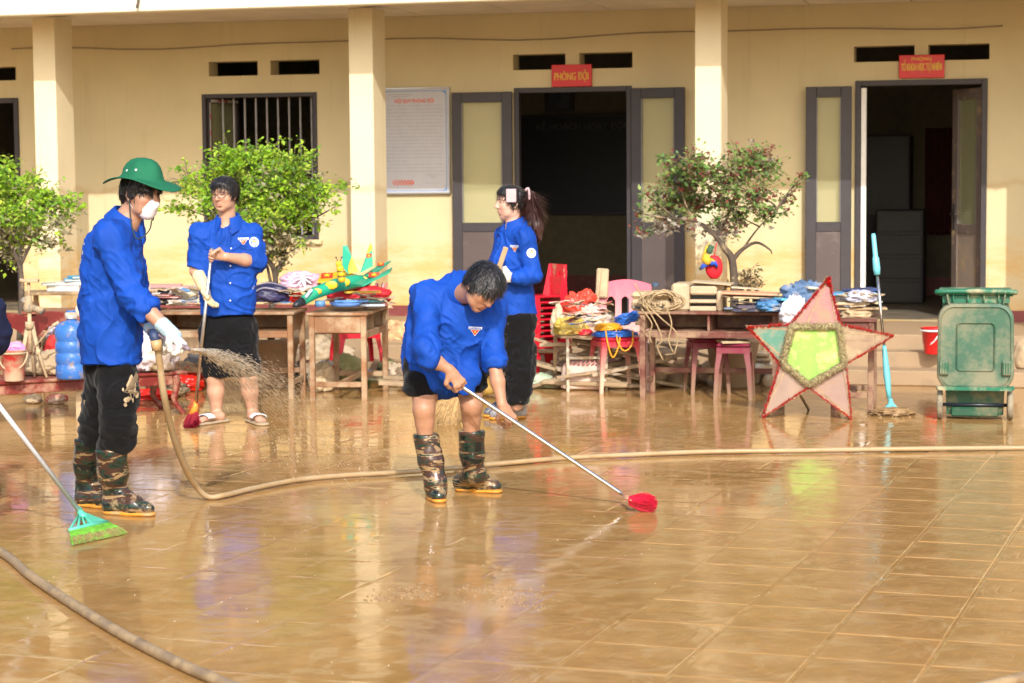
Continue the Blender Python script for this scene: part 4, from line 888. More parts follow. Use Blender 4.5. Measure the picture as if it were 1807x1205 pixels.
g = MB(); g.box(-.078, .124, -.03, -.0215, .036, .118); g.build('dark_slot', m_bk, prn); MB().box(-.0785, .124, -.13, -.021, .12, .185, .012).build('upper_cover', m_prn, prn)
g = MB(); g.box(-.10, .20, -.12, .15, 0, .012, .004, Matrix.Translation((.03, 0, .203)) @ Matrix.Rotation(R_(4), 4, 'Y')); g.build('lid', m_prn, prn)
# boards, folders, cloths
def slab(name, label, cat, px, py, Y, w_, d_, h_, col, rz=0, ry=0, rx=0, mud=.25, group=None):
    p = at(px, py, Y); t_ = thing(name, label, cat, tuple(p), rz, group); t_.rotation_euler = (rx, ry, rz)
    MB().box(-w_/2, w_/2, -d_/2, d_/2, 0, h_, min(.006, h_*.3)).build(name.split('_')[-1]+'_sheet', mat('sheet_%d' % len(bpy.data.materials), col, .5, .15, 7, mud=mud), t_); return t_
slab('cardboard_panel', 'orange and pink cardboard panel on top of desk pile beside the printer', 'panel', 1325, 519, 15.35, .42, .30, .016, (.68, .34, .20), -.2, .03, mud=.3)
slab('cardboard_panel', 'beige muddy panel under the orange one beside the printer', 'panel', 1348, 526, 15.35, .46, .30, .014, (.50, .42, .24), -.1, .03, mud=.5)
slab('cardboard_panel', 'pale top sheet lying across the printer side of the desk pile', 'panel', 1310, 509, 15.6, .24, .22, .01, (.66, .56, .42), .2, .08, mud=.4)
for i, (x, y, w_, c, l) in enumerate(((1335, 549, .34, (.05, .05, .09), 'dark slate folder at the bottom of the printer desk pile'), (1345, 543, .38, (.09, .07, .10), 'brownish purple folder low in the printer desk pile'), (1372, 536, .34, (.06, .22, .42), 'mid blue folder in the printer desk pile'), (1368, 530, .30, (.05, .08, .16), 'navy folder beneath the beige panel on the desk'))):
    slab('plastic_folder', l, 'folder', x, y, 15.3, w_, .25, .024, c, -.15+.1*i, 0, mud=.2)
slab('plastic_folder', 'light sky blue folder poking out of the desk pile', 'folder', 1385, 531, 15.15, .13, .16, .02, (.12, .45, .68), .3, .1, mud=0)
lump('blue_garment', 'bundle of blue and grey clothes behind the star lantern tip', 'clothes', tuple(at(1425, 538, 15.25)), (.17, .11, .105), mat('blue_grey_clothes', (.10, .18, .32), .7, .5, 7, mud=.25), 101, 'cloth_body', crump=.2)
lump('blue_garment', 'small bright blue cloth on printer desk pile', 'clothes', tuple(at(1360, 549, 15.15)), (.10, .07, .045), mat('bright_blue_clothes', (.06, .20, .40), .6, .4, 8, mud=.2), 102, 'cloth_body', crump=.25)
lump('dark_garment', 'dark navy bundle under the blue clothes on the desk', 'clothes', tuple(at(1405, 551, 15.2)), (.16, .10, .06), mat('dark_navy_cloth', (.02, .022, .05), .7), 103, 'cloth_body', crump=.2)
t_ = thing('white_rag', 'white rag hanging down over the desk edge left of star tip', 'cloth', tuple(at(1402, 576, 15.0)))
g = MB(); v, f = ball_mesh((.085, .05, .105), 104, .15, .25, flat=.1); g.add(v, f, True); g.build('cloth_body', mat('white_cotton', (.72, .70, .76), .8, .08), t_)
slab('plastic_folder', 'blue folder right of the star tip on the back desk', 'folder', 1505, 520, 14.85, .32, .22, .02, (.08, .28, .52), -.1, -.02, mud=.1)
slab('plastic_folder', 'navy folder on top of papers right of the star tip', 'folder', 1520, 514, 14.85, .22, .22, .02, (.03, .06, .18), .15, -.05, mud=.1)
lump('white_papers', 'crumpled white and navy papers right of the star tip', 'papers', tuple(at(1520, 533, 14.7)), (.10, .08, .05), mat('white_navy_papers', (.50, .50, .60), .6, .5, 9), 105, 'paper_heap', crump=.3)
slab('wooden_plank', 'muddy brown plank across the back desk right of the star', 'plank', 1515, 546, 14.72, .40, .16, .016, (.42, .30, .15), -.12, .0, mud=.4)
slab('wooden_plank', 'cream board beneath folders right of the star tip', 'plank', 1498, 537, 14.75, .26, .2, .02, (.62, .50, .32), .05, 0, mud=.4)
lump('beige_sack', 'small beige cloth sack under plank on back desk', 'sack', tuple(at(1512, 560, 14.7)), (.12, .08, .045), m_mudcol, 106, crump=.12)
slab('book_white', 'white booklet under the top of the orange panel pile', 'booklet', 1440, 511, 15.2, .2, .16, .02, (.66, .60, .48), .3, .1, mud=.3)
# loose papers and small things between the bigger ones
cr = random.Random(77); m_pap = [mat('clutter_%d' % i, c, .7, .15, 8, mud=.35) for i, c in enumerate([(.62, .58, .52), (.55, .45, .34), (.10, .22, .42), (.45, .12, .10), (.06, .07, .10), (.66, .60, .40), (.30, .22, .14)])]
def clutter(n, xr, yr, Y, zr, grp, lab):
    for i in range(n):
        p = at(cr.uniform(*xr), cr.uniform(*yr), Y+cr.uniform(-.12, .12)); ci = cr.randrange(7); t_ = thing('loose_paper', ['cream', 'beige', 'blue', 'dark red', 'black', 'yellow', 'brown'][ci]+' '+lab, 'paper', tuple(p), cr.uniform(-1, 1), grp); t_.rotation_euler = (cr.uniform(-.15, .15), cr.uniform(-.2, .2), cr.uniform(-1.2, 1.2))
        w_ = cr.uniform(.06, .15); d_ = cr.uniform(.05, .10); g = MB(); P = [(x*w_/3-w_/2, y*d_/2-d_/2, cr.uniform(0, .012)) for y in range(3) for x in range(4)]; P += [(x, y, z-.008) for x, y, z in P]
        fs = [(y*4+x, y*4+x+1, y*4+x+5, y*4+x+4) for y in range(2) for x in range(3)]; fs += [tuple(q+12 for q in reversed(f)) for f in fs]+[(0, 12, 13, 1), (1, 13, 14, 2), (2, 14, 15, 3), (3, 15, 19, 7), (7, 19, 23, 11), (11, 23, 22, 10), (10, 22, 21, 9), (9, 21, 20, 8), (8, 20, 16, 4), (4, 16, 12, 0)]
        g.add(P, fs); g.build('paper_sheet', m_pap[ci], t_)
clutter(40, (1285, 1415), (522, 548), 15.35, 0, 'loose papers on the printer desk', 'muddy paper or card tucked in the heap beside the printer')
clutter(24, (1480, 1545), (515, 548), 14.75, 0, 'loose papers on the desk right of the star', 'muddy loose paper in the heap right of the star tip')
clutter(18, (590, 688), (520, 541), 15.85, 0, 'scraps on the end on desk', 'card scrap lying under the toy plane on the desk')
clutter(22, (985, 1068), (530, 575), 15.75, 0, 'scraps in the heap on the wooden chair', 'crumpled scrap in the heap on the wooden chair')
clutter(22, (262, 348), (500, 540), 16.1, 0, 'papers on the left desk', 'muddy paper tucked among the books on the left desk')
clutter(16, (450, 545), (505, 540), 15.95, 0, 'papers round the navy bag', 'paper or card scrap beside the navy bag on the desk')
# low four wheeled trolley under desk D
tr = thing('muddy_trolley', 'low white and grey wheeled machine with mud under the desk', 'machine', (G(1312, 688).x, G(1312, 688).y+.35, 0), R_(-8))
m_tr = mat('muddy_white_casing', (.55, .52, .44), .5, .2, 8, mud=.5, mudscale=7)
g = MB(); v, f = ball_mesh((.30, .16, .075), 7, .05, .04, flat=.4); g.add([(x, y, z+.10) for x, y, z in v], f, True); g.build('casing', m_tr, tr)
MB().box(-.24, .26, -.13, .13, .20, .225, .01).build('deck', m_grmud, tr); MB().box(-.20, -.05, -.1, .1, .226, .30, .03).build('motor_block', m_grmud, tr); MB().box(.12, .25, -.1, .1, .226, .27, .02).build('motor_block', m_grmud, tr)
for x in (-.20, .02, .24):
    for y in (-.15, .15): g = MB(); g.lathe([(.001, -.02), (.035, -.02), (.05, -.012), (.05, .012), (.035, .02), (.001, .02)], n=18, M=Matrix.Translation((x, y, .05)) @ Matrix.Rotation(PI/2, 4, 'X')); g.build('wheel', m_tr if x > -.1 else m_grmud, tr)

# ================================================================ sacks on the ground, middle
m_sack = mat('white_red_print_sack', (.64, .48, .40), .6, .2, 5, mud=.2, mudcol=(.60, .42, .32))
def block_sack(name, label, loc, r, m, seed, rz=0):
    t_ = thing(name, label, 'sack', loc, rz); v, f = ball_mesh((1, 1, 1), seed, .05, .05, 40, 26, .5); Q = np.array(v); Q[:, 2] -= Q[:, 2].max()/2; n = np.abs(Q).max(axis=1)+1e-6; l = np.linalg.norm(Q, axis=1)
    Q = Q/((np.abs(Q)**5).sum(axis=1)**.2)[:, None]*(l**.6)[:, None]; Q *= np.array(r)*(1+.05*fbm(Q, 2.5, seed))[:, None]; Q[:, 2] -= Q[:, 2].min(); g = MB(); g.add([tuple(q) for q in Q], f, True); g.build('sack_body', m, t_); return t_
bs = block_sack('cement_sack', 'upright pinkish white sack with red print on the wet ground', (G(1032, 689).x, G(1032, 689).y+.07, 0), (.17, .08, .115), m_sack, 3, R_(-8))
g = MB(); 
for i in range(9): g.tube(catmull([(-.15+i*.035, -.07, .20), (-.13+i*.035, -.086, .215), (-.125+i*.036, -.075, .235)], 3), .006, 5)
g.build('torn_edge', mat('red_print_fold', (.60, .25, .22), .6), bs)
lump('plastic_sack', 'white and red plastic sack between the stool legs', 'sack', G(1072, 680), (.13, .10, .11), mat('white_red_plastic', (.62, .36, .34), .35, .5, 4), 111, crump=.2)
lump('grey_bag', 'grey blue plastic bag left of the upright pink sack', 'sack', (G(985, 676).x, G(985, 676).y, 0), (.09, .08, .085), mat('grey_blue_bag', (.42, .42, .46), .35, .4, 6, mud=.3), 112, crump=.18)
lump('striped_sack', 'flattened green and beige striped sack on the mud', 'sack', (G(978, 684).x, G(978, 684).y, 0), (.11, .08, .04), mat('green_beige_weave', (.40, .42, .24), .6, .4, 10, mud=.3), 113, crump=.12)
lump('pale_green_sack', 'pale green and white woven sack behind the woman boots', 'sack', (G(948, 684).x, G(948, 684).y, 0), (.13, .1, .075), mat('pale_green_weave', (.42, .52, .38), .6, .25, 8, mud=.2), 114, crump=.14)
lump('yellow_sack', 'big golden yellow woven sack behind the bending man legs', 'sack', (G(835, 700).x, G(835, 700).y+.1, 0), (.17, .15, .215), mat('golden_woven_plastic', (.66, .43, .10), .4, .2, 4, bmp=.3), 115, crump=.22)
lump('yellow_sack', 'smaller slumped golden sack beside the bigger one', 'sack', (G(800, 697).x, G(800, 697).y+.1, 0), (.12, .12, .10), bpy.data.materials['golden_woven_plastic'], 116, crump=.25)
# timber and junk along the step
jr = random.Random(12); m_junk = [mat('muddy_timber_%d' % i, c, .75, .25, 9, mud=.45, mudscale=6) for i, c in enumerate([(.40, .30, .19), (.30, .21, .13), (.50, .40, .28), (.20, .14, .09)])]
for i in range(64):
    px = jr.uniform(968, 1215) if i < 44 else jr.uniform(700, 800); py = jr.uniform(677, 690); p = G(px, py); L = jr.uniform(.25, .75); a = jr.uniform(-.5, .5); up_ = jr.uniform(0, .5)
    ci = jr.randrange(4); t_ = thing('muddy_plank', '%s %s muddy timber %s' % ('long' if L > .5 else 'short', ['tan', 'brown', 'pale', 'dark'][ci], 'in the debris heap behind the chairs' if i < 44 else 'on the ground left of the bending man'), 'plank', (p.x, p.y+jr.uniform(-.05, .12), .02+(i % 9)*(.040 if i < 44 else .008)), a, 'timber debris behind the chairs' if i < 44 else 'timber offcuts left of the bending man')
    t_.rotation_euler = (jr.uniform(-.2, .2), jr.uniform(-.35, .35), a); MB().box(-L/2, L/2, -jr.uniform(.015, .05), .02, -.01, jr.uniform(.01, .02), .003).build('plank_wood', m_junk[ci], t_)
for i in range(14):
    px = jr.uniform(975, 1200); ci = jr.randrange(4); p = G(px, 679); lump('muddy_rag', '%s muddy rag bundle in the debris heap %s' % (['tan', 'brown', 'pale', 'dark'][ci], 'behind the wooden chair' if px < 1090 else 'behind the cable stool and printer desk'), 'rag', (p.x, p.y+jr.uniform(-.1, .1), 0), (jr.uniform(.06, .14), .08, jr.uniform(.05, .11)), m_junk[ci], 200+i, 'cloth_body', group='rag bundles behind the chairs', crump=.25, nu=24, nv=14)
for i in range(9):
    px = jr.uniform(690, 800); p = G(px, 678); lump('litter_bundle', 'muddy litter bundle on the porch edge behind bending man', 'litter', (p.x, p.y+.05, 0), (jr.uniform(.06, .12), .08, jr.uniform(.04, .09)), jr.choice(m_junk), 230+i, 'cloth_body', group='litter behind the bending man', crump=.25, nu=24, nv=14)

# ================================================================ star lantern
st = thing('star_lantern', 'big five pointed star lantern with red tinsel and green centre', 'star lantern', (G(1425, 740).x, 14.12, 0))
def sp(px, py, dy=0.0): # plane leaning back
    p = at(px, py, 14.12); return Vector(at(px, py, 14.12+max(0, p.z)*.22+(px-1425)*-.0007))+Vector((0, dy, 0))
tips = [(1462, 490), (1577, 592), (1503, 739), (1345, 737), (1320, 577)]; inn = [(1483, 572), (1493, 642), (1426, 683), (1376, 641), (1394, 572)]
m_t = {'t': (.36, .12, .12), 'r': (.42, .30, .15), 'br': (.34, .20, .15), 'bl': (.38, .25, .18), 'l': (.05, .21, .13)}
sm = {}
for k_, c in m_t.items():
    m = mat('film_'+k_, c, .35, .15, 5, mud=.34, mudscale=5, mudcol=(.36, .24, .15)); m.node_tree.nodes['Principled BSDF'].inputs['Alpha'].default_value = {'t': .88, 'r': .45, 'br': .7, 'bl': .66, 'l': .85}[k_]; sm[k_] = m
def tri(name, a, b_, c, m, dy):
    g = MB(); A, B, C_ = sp(*a), sp(*b_), sp(*c); y = Vector((0, dy, 0)); o = Vector((0, .003, 0)); g.add([A+y, B+y, C_+y, A+y+o, B+y+o, C_+y+o], [(0, 1, 2), (5, 4, 3), (0, 3, 4, 1), (1, 4, 5, 2), (2, 5, 3, 0)]); return wb(g, name, m, st)
for i, k_ in enumerate(('t', 'r', 'br', 'bl', 'l')):
    a = inn[i-1]; b_ = inn[i]; tri('film_panel', tips[i], a, b_, sm[k_], 0)
g = MB(); P = [sp(*q) for q in inn]; o = Vector((0, .003, 0)); y = Vector((0, -.012, 0)); g.add([q+y for q in P]+[q+y+o for q in P], [(0, 1, 2, 3, 4), (9, 8, 7, 6, 5)]+[(i, (i+1) % 5, (i+1) % 5+5, i+5) for i in range(5)])
wb(g, 'centre_panel', mat('lime_green_film', (.22, .46, .03), .45, .25, 4, mud=.26, mudscale=6, stretch=(2, 1, .3), mudcol=(.55, .52, .20)), st)
m_fr = mat('bamboo_frame', (.32, .22, .12), .6, .2, 10, mud=.4)
for i in range(5):
    for dy in (.006, .10):
        g = MB(); g.bar(sp(*tips[i], dy), sp(*tips[(i+2) % 5], dy), .016, .012); wb(g, 'frame_stick', m_fr, st)
    g = MB(); g.bar(sp(*tips[i], .0), sp(*tips[i], .11), .014, .014); wb(g, 'frame_stick', m_fr, st)
    g = MB(); A = sp(*tips[i], .012); B = sp(*inn[i], .012); g.add([A, B, B+Vector((0, .085, 0)), A+Vector((0, .085, 0))], [(0, 1, 2, 3)]); A = sp(*tips[i], .012); B = sp(*inn[i-1], .012); g.add([A, B, B+Vector((0, .085, 0)), A+Vector((0, .085, 0))], [(0, 1, 2, 3)]); wb(g, 'side_film', sm['bl'], st)
for q in (1425,): g = MB(); g.bar(sp(1410, 690, .1), G(1440, 733)+Vector((0, .35, 0)), .014, .014); wb(g, 'prop_stick', m_fr, st)
def sheer(m):
    t = m.node_tree; b = t.nodes['Principled BSDF']; o = [q for q in t.nodes if q.type == 'OUTPUT_MATERIAL'][0]; tr = t.nodes.new('ShaderNodeBsdfTranslucent'); t.links.new(b.inputs['Base Color'].links[0].from_socket, tr.inputs[0]); mx = t.nodes.new('ShaderNodeMixShader'); mx.inputs[0].default_value = .5
    t.links.new(b.outputs[0], mx.inputs[1]); t.links.new(tr.outputs[0], mx.inputs[2]); t.links.new(mx.outputs[0], o.inputs[0]); return m
def tinsel(pts, r, n, m, name, seed, col2=None):
    g = MB(); rr = random.Random(seed)
    for (a, b_) in zip(pts, pts[1:]):
        a = Vector(a); b_ = Vector(b_); L = (b_-a).length; x, y, z, _ = frame(a, b_)
        for i in range(int(n*L)):
            c = a.lerp(b_, rr.random())+Vector((0, -.008, 0)); an = rr.uniform(0, 2*PI); d = (x*math.cos(an)+y*math.sin(an)+z*rr.uniform(-.6, .6)).normalized()*r*rr.uniform(.6, 1.2); s_ = z.cross(d).normalized()*r*.26 + z*rr.uniform(-.002, .002)
            g.add([c-s_, c+s_, c+d], [(0, 1, 2)])
    o = g.build(name, m, st, world=True, recalc=False); o['kind'] = 'stuff'; return o
m_tin = sheer(mat('red_tinsel', (.80, .06, .05), .3, .3, 60, metal=.0, bmp=0)); m_tinb = sheer(mat('gold_beige_tinsel', (.95, .74, .54), .4, .35, 60, metal=.0, bmp=0))
for i, (A, B, q) in enumerate(((tips[0], inn[4], 1), (tips[0], inn[0], 1), (tips[1], inn[0], 1), (tips[1], inn[1], .8), (tips[2], inn[1], .7), (tips[2], inn[2], .7), (tips[3], inn[2], .8), (tips[3], inn[3], .9), (tips[4], inn[3], 1.2), (tips[4], inn[4], 1.1))):
    tinsel([sp(*A), sp(*B)], .024*q, 900, m_tin, 'red_tinsel', 300+i)
icx, icy = sum(q[0] for q in inn)/5, sum(q[1] for q in inn)/5; tinsel([sp(icx+(q[0]-icx)*.93, icy+(q[1]-icy)*.93, -.02) for q in inn+[inn[0]]], .038, 7000, m_tinb, 'beige_tinsel', 320)
tinsel([sp(1462, 489), sp(1462, 505)], .03, 2500, m_tin, 'red_tinsel', 330)

# ================================================================ wheeled bin
m_bin = mat('dusty_green_plastic', (.04, .115, .068), .55, .12, 3, mud=.48, mudscale=2.6, mudcol=(.20, .20, .125)); m_bin2 = mat('clean_green_plastic', (.010, .14, .075), .45, .12, 4, mud=.30, mudscale=5, mudcol=(.36, .33, .2)); m_bin3 = mat('dark_green_plastic', (.010, .075, .038), .5, .15, 4, mud=.30, mudscale=5, mudcol=(.16, .15, .08))
bb = G(1720, 742); bin_ = thing('wheelie_bin', 'dusty green two wheeled rubbish bin with its lid hanging down open', 'bin', (bb.x+.06, bb.y+.28, 0), R_(-12)); BS = Matrix.Scale(.88, 4, (1, 0, 0))
prof = lambda w0, d0, z0, w1, d1, z1: [(-w0, -d0, z0), (w0, -d0, z0), (w0, d0, z0), (-w0, d0, z0), (-w1, -d1, z1), (w1, -d1, z1), (w1, d1, z1), (-w1, d1, z1)]
bf = [(0, 3, 2, 1), (0, 1, 5, 4), (1, 2, 6, 5), (2, 3, 7, 6), (3, 0, 4, 7)]
g = MB(); g.add(prof(.215, .20, .03, .255, .27, .86), bf); g.add(prof(.205, .19, .04, .245, .26, .861), [tuple(reversed(q)) for q in bf]); g.build('bin_body', m_bin3, bin_)
g = MB(); g.box(-.285, .285, -.30, .29, .845, .875, .012); g.box(-.25, .25, -.292, -.285, .80, .846); g.build('rim', m_bin2, bin_)
for x in (-.17, -.06, .06, .17): MB().box(x-.006, x+.006, -.325, -.292, .81, .868, .003).build('rim_rib', m_bin2, bin_)
g = MB(); g.tube(catmull([(-.29, -.31, .872), (-.27, -.335, .878), (0, -.338, .882), (.27, -.335, .878), (.29, -.31, .872)], 5), .017, 8); g.build('handle_bar', m_bin2, bin_)
def rrect(w0, w1, z0, z1, r, n=6):
    P = []
    for (cx, cz, a0, w_) in ((w1-r, z1-r, 0, 1), (-(w1-r), z1-r, PI/2, 1), (-(w0-r), z0+r, PI, 1), ((w0-r), z0+r, 1.5*PI, 1)):
        for i in range(n+1): a = a0+PI/2*i/n; P.append((cx+r*math.cos(a), cz+r*math.sin(a)))
    return P
def ringloft(g, loops, ys, smooth=True):
    n = len(loops[0]); vs = []; fs = []
    for L, y in zip(loops, ys): vs += [(x, y, z) for x, z in L]
    for k_ in range(len(loops)-1):
        for i in range(n): j = (i+1) % n; fs.append((k_*n+i, k_*n+j, (k_+1)*n+j, (k_+1)*n+i))
    fs.append(tuple((len(loops)-1)*n+i for i in range(n))); g.add(vs, fs); return g
g = MB(); ringloft(g, [rrect(.29, .285, .215, .80, .11), rrect(.285, .28, .22, .795, .11), rrect(.268, .262, .24, .775, .10), rrect(.262, .257, .245, .77, .095), rrect(.150, .150, .335, .675, .035), rrect(.142, .142, .343, .667, .032), rrect(.132, .132, .353, .657, .03)], [-.30, -.335, -.345, -.332, -.330, -.340, -.326])
g.build('lid', m_bin, bin_)
g = MB(); ringloft(g, [rrect(.293, .30, .205, .24, .015), rrect(.28, .285, .21, .235, .012)], [-.30, -.348]); g.build('lid_lip', m_bin2, bin_)
for x in (-.235, .235):
    MB().box(x-.035, x+.035, -.362, -.334, .315, .415, .006).build('lid_grip', m_bin, bin_)
    for i in range(4): MB().box(x-.03+i*.018, x-.022+i*.018, -.368, -.3625, .325, .40, .002).build('grip_rib', m_bin2, bin_)
    g = MB(); g.bar((x*.85, -.33, .79), (x*.92, -.325, .865), .03, .012, bev=.003); g.build('hinge', m_bin, bin_)
for sx in (-1, 1):
    g = MB(); g.lathe([(.001, -.02), (.06, -.022), (.092, -.022), (.1, -.012), (.1, .012), (.092, .022), (.06, .022), (.001, .02)], n=28, M=Matrix.Translation((sx*.265, -.22, .10)) @ Matrix.Rotation(PI/2, 4, 'Y')); g.build('wheel', mat('muddy_tyre', (.10, .09, .07), .7, .2, 10, mud=.55, mudcol=(.28, .24, .16)), bin_)
g = MB(); g.tube([(-.26, -.22, .10), (.26, -.22, .10)], .012, 8); g.build('axle', m_bk, bin_); MB().box(-.18, .18, -.245, -.20, .02, .085, .01).build('foot_plate', m_bin3, bin_)
for o_ in bin_.children: o_.data.transform(BS)
lump('grey_jar', 'grey brown muddy jar at the right edge behind the green bin', 'jar', (at(1812, 640, 16.4).x, 16.4, .12), (.10, .10, .16), m_mudcol, 131, 'jar_body', crump=.02)
bucket('red_bucket', 'bright red bucket with white handle on the step behind green bin', (at(1648, 620, 16.45).x, 16.45, .24), .075, .10, .21, mat('bright_red_plastic', (.66, .015, .015), .3), mat('white_plastic_handle', (.75, .74, .72), .4), True, R_(-70))
# cyan scraper broom
m_cy = mat('cyan_plastic', (.16, .55, .62), .35, .05); m_st = mat('steel_tube', (.62, .62, .62), .22, .05, 30, metal=1.0)
mp = thing('cyan_floor_wiper', 'cyan handled floor wiper standing upright right of the star lantern', 'floor wiper', (G(1571, 727).x, G(1571, 727).y, 0))
a0 = Vector(at(1541, 412, 14.55)); a3 = Vector(G(1571, 722, .03)); L = lambda q: a3.lerp(a0, q)
g = MB(); g.tube([L(.765), L(.80), L(.86), L(.87), L(.99), L(1.0)], [.021, .026, .024, .018, .016, .012], 10); wb(g, 'grip', m_cy, mp)
g = MB(); g.tube([L(.36), L(.77)], .0105, 10); wb(g, 'pole', m_st, mp)
g = MB(); g.tube([L(.06), L(.12), L(.20), L(.34), L(.36)], [.016, .020, .026, .017, .012], 10); wb(g, 'lower_sleeve', m_cy, mp)
g = MB(); g.prism([(-.058, 0), (.075, 0), (.07, .014), (.022, .065), (.012, .10), (-.012, .10), (-.018, .06), (-.055, .014)], -.012, .012); g.build('wiper_head', m_cy, mp)
lump('mud_pile', 'small pile of dark mud at the foot of the floor wiper', 'mud pile', (G(1575, 732).x, G(1575, 732).y-.02, 0), (.14, .08, .03), m_mud2, 141, 'heap', crump=.3)

# ================================================================ brooms
def bristles(g, A, B, w0, w1, n, seed, droop=0.0, th=.0022, side=None, spread_y=.3, curl=0):
    """fan of bristles from A (width w0) to B (width w1)"""
    rr = random.Random(seed); A = Vector(A); B = Vector(B); ax = (B-A).normalized(); s_ = Vector(side) if side else ax.cross(Vector((0, 1, 0))).normalized(); n2 = ax.cross(s_).normalized()
    for i in range(n):
        q = rr.uniform(-1, 1); r2 = rr.uniform(-1, 1); a = A+s_*q*w0+n2*r2*w0*spread_y; b_ = B-ax*(.26*q*q*(B-A).length)+s_*(q*w1+rr.uniform(-.012, .012)+curl*.02)+n2*(r2*w1*spread_y)+ax*rr.uniform(-.05, .02)*(B-A).length*3*(1-abs(q)*.3)
        mid = (a+b_)*.5+n2*rr.uniform(-.006, .006)+Vector((0, 0, -droop)); g.tube([a, mid, b_], [th, th, th*.5], 3, cap=False)
# red broom of the bending man
hA = Vector(at(800, 672, 10.45)); hB = Vector(G(1098, 872, .055)); rb = thing('long_red_broom', 'long silver handled broom with red bristles pushed across wet floor', 'broom', (G(1132, 890).x, G(1132, 890).y, 0))
g = MB(); g.tube([hA, hA.lerp(hB, .02), hA.lerp(hB, .98), hB], [.009, .011, .011, .009], 12); wb(g, 'handle', m_st, rb)
br_e = Vector(G(1158, 890, .042)); br_a = Vector(G(1114, 884, .055)); g = MB(); rr = random.Random(4)
for i in range(9):
    q = (i-4)/4; g.tube([hB, hB.lerp(br_a, .5)+Vector((q*.006, q*.02, q*.004)), br_a+Vector((q*.004, q*.055, -q*.012))], .0035, 5)
wb(g, 'bristle_wires', mat('orange_twine', (.62, .30, .16), .5), rb)
g = MB(); bristles(g, br_a+Vector((-.012, 0, 0)), br_e, .026, .058, 1100, 5, .0, .0022, side=(0.1, .75, -.62), spread_y=.45); o = wb(g, 'bristles', mat('crimson_bristle', (.72, .012, .05), .45, .2, 40, bmp=0), rb); o['kind'] = 'stuff'
# red broom of the man with glasses
hb0 = Vector(at(374, 437, 14.02)); hb1 = Vector(at(345, 716, 14.15)); rb = thing('upright_red_broom', 'broom with orange collar and dark red bristles held upright by man with glasses', 'broom', (G(338, 752).x, G(338, 752).y, 0))
g = MB(); g.tube([hb0, hb1], .0125, 12); wb(g, 'handle', m_st, rb)
g = MB(); g.tube([hb1+Vector((0, 0, .03)), hb1, at(341, 733, 14.15)], [.014, .018, .036], 12); wb(g, 'collar', mat('orange_plastic', (.80, .26, .03), .35), rb)
g = MB(); bristles(g, at(341, 731, 14.15), G(336, 756, .0), .034, .052, 360, 6, 0, .0028, spread_y=.5); o = wb(g, 'bristles', mat('dark_red_bristle', (.42, .015, .04), .5, .2, 40, bmp=0), rb); o['kind'] = 'stuff'
# palm broom held by the woman
pb0 = Vector(at(893, 436, 13.75)); pb1 = Vector(at(812, 672, 14.0)); rb = thing('palm_broom', 'golden palm fibre broom with flat wooden handle held by the woman', 'broom', (G(790, 755).x, G(790, 755).y, 0))
g = MB(); g.bar(pb0, pb1, .034, .014, up=(0, -1, 0), bev=.003); wb(g, 'handle', mat('pale_cane', (.46, .33, .19), .6, .2, 14, mud=.2), rb)
g = MB(); bristles(g, pb1+Vector((.0, 0, .02)), Vector(at(789, 758, 13.95)), .02, .115, 900, 7, -.004, .0024, side=(1, 0, -.1), spread_y=.35, curl=-.4); o = wb(g, 'bristles', mat('palm_fibre', (.48, .31, .13), .6, .35, 50, bmp=0), rb); o['kind'] = 'stuff'
# green broom at the left
gb0 = Vector(at(-60, 640, 9.3)); gb1 = Vector(G(142, 904, .07)); rb = thing('green_broom', 'broom with pale green plastic head and lime bristles on wet floor', 'broom', (G(165, 945).x, G(165, 945).y, 0))
g = MB(); g.tube([gb0, gb1], .0115, 12); wb(g, 'handle', mat('white_grey_tube', (.62, .64, .68), .25, .05), rb)
m_gp = mat('mint_plastic', (.10, .52, .36), .35); hl = Vector(G(122, 936, .045)); hr = Vector(G(190, 921, .045))
g = MB(); g.tube([gb1+Vector((-.015, 0, .025)), gb1, gb1.lerp((hl+hr)/2, .35)], [.014, .016, .02], 10)
for q in (0, .22, .42, .62): g.tube([gb1, hl.lerp(hr, q)], [.008, .005], 6)
P = [gb1+Vector((.01, 0, 0)), hl.lerp(hr, .5), hr]; g.add(P+[p+Vector((0, .006, .004)) for p in P], [(0, 1, 2), (5, 4, 3), (0, 3, 4, 1), (1, 4, 5, 2), (2, 5, 3, 0)])
g.tube([hl, hl.lerp(hr, .5)+Vector((0, 0, .004)), hr], [.009, .011, .009], 8); wb(g, 'broom_head', m_gp, rb)
el = Vector(G(130, 962, .0)); er = Vector(G(218, 943, .0)); rr = random.Random(8)
for nm, m_, n, k_ in (('bristles', mat('lime_bristle', (.20, .55, .05), .5, .3, 40, bmp=0), 420, 0), ('muddy_bristles', mat('muddy_bristle', (.30, .24, .08), .7, .3, 40, bmp=0), 560, 1)):
    g = MB()
    for i in range(n):
        q = rr.random(); a = hl.lerp(hr, q); b_ = el.lerp(er, q+rr.uniform(-.05, .05))+Vector((rr.uniform(-.015, .015), rr.uniform(-.02, .03), .004)); 
        if k_: a = a.lerp(b_, rr.uniform(.1, .5))
        g.tube([a+Vector((0, rr.uniform(-.008, .008), 0)), (a+b_)*.5+Vector((0, 0, .008)), b_], [.0022, .0022, .001], 3, cap=False)
    o = wb(g, nm, m_, rb); o['kind'] = 'stuff'

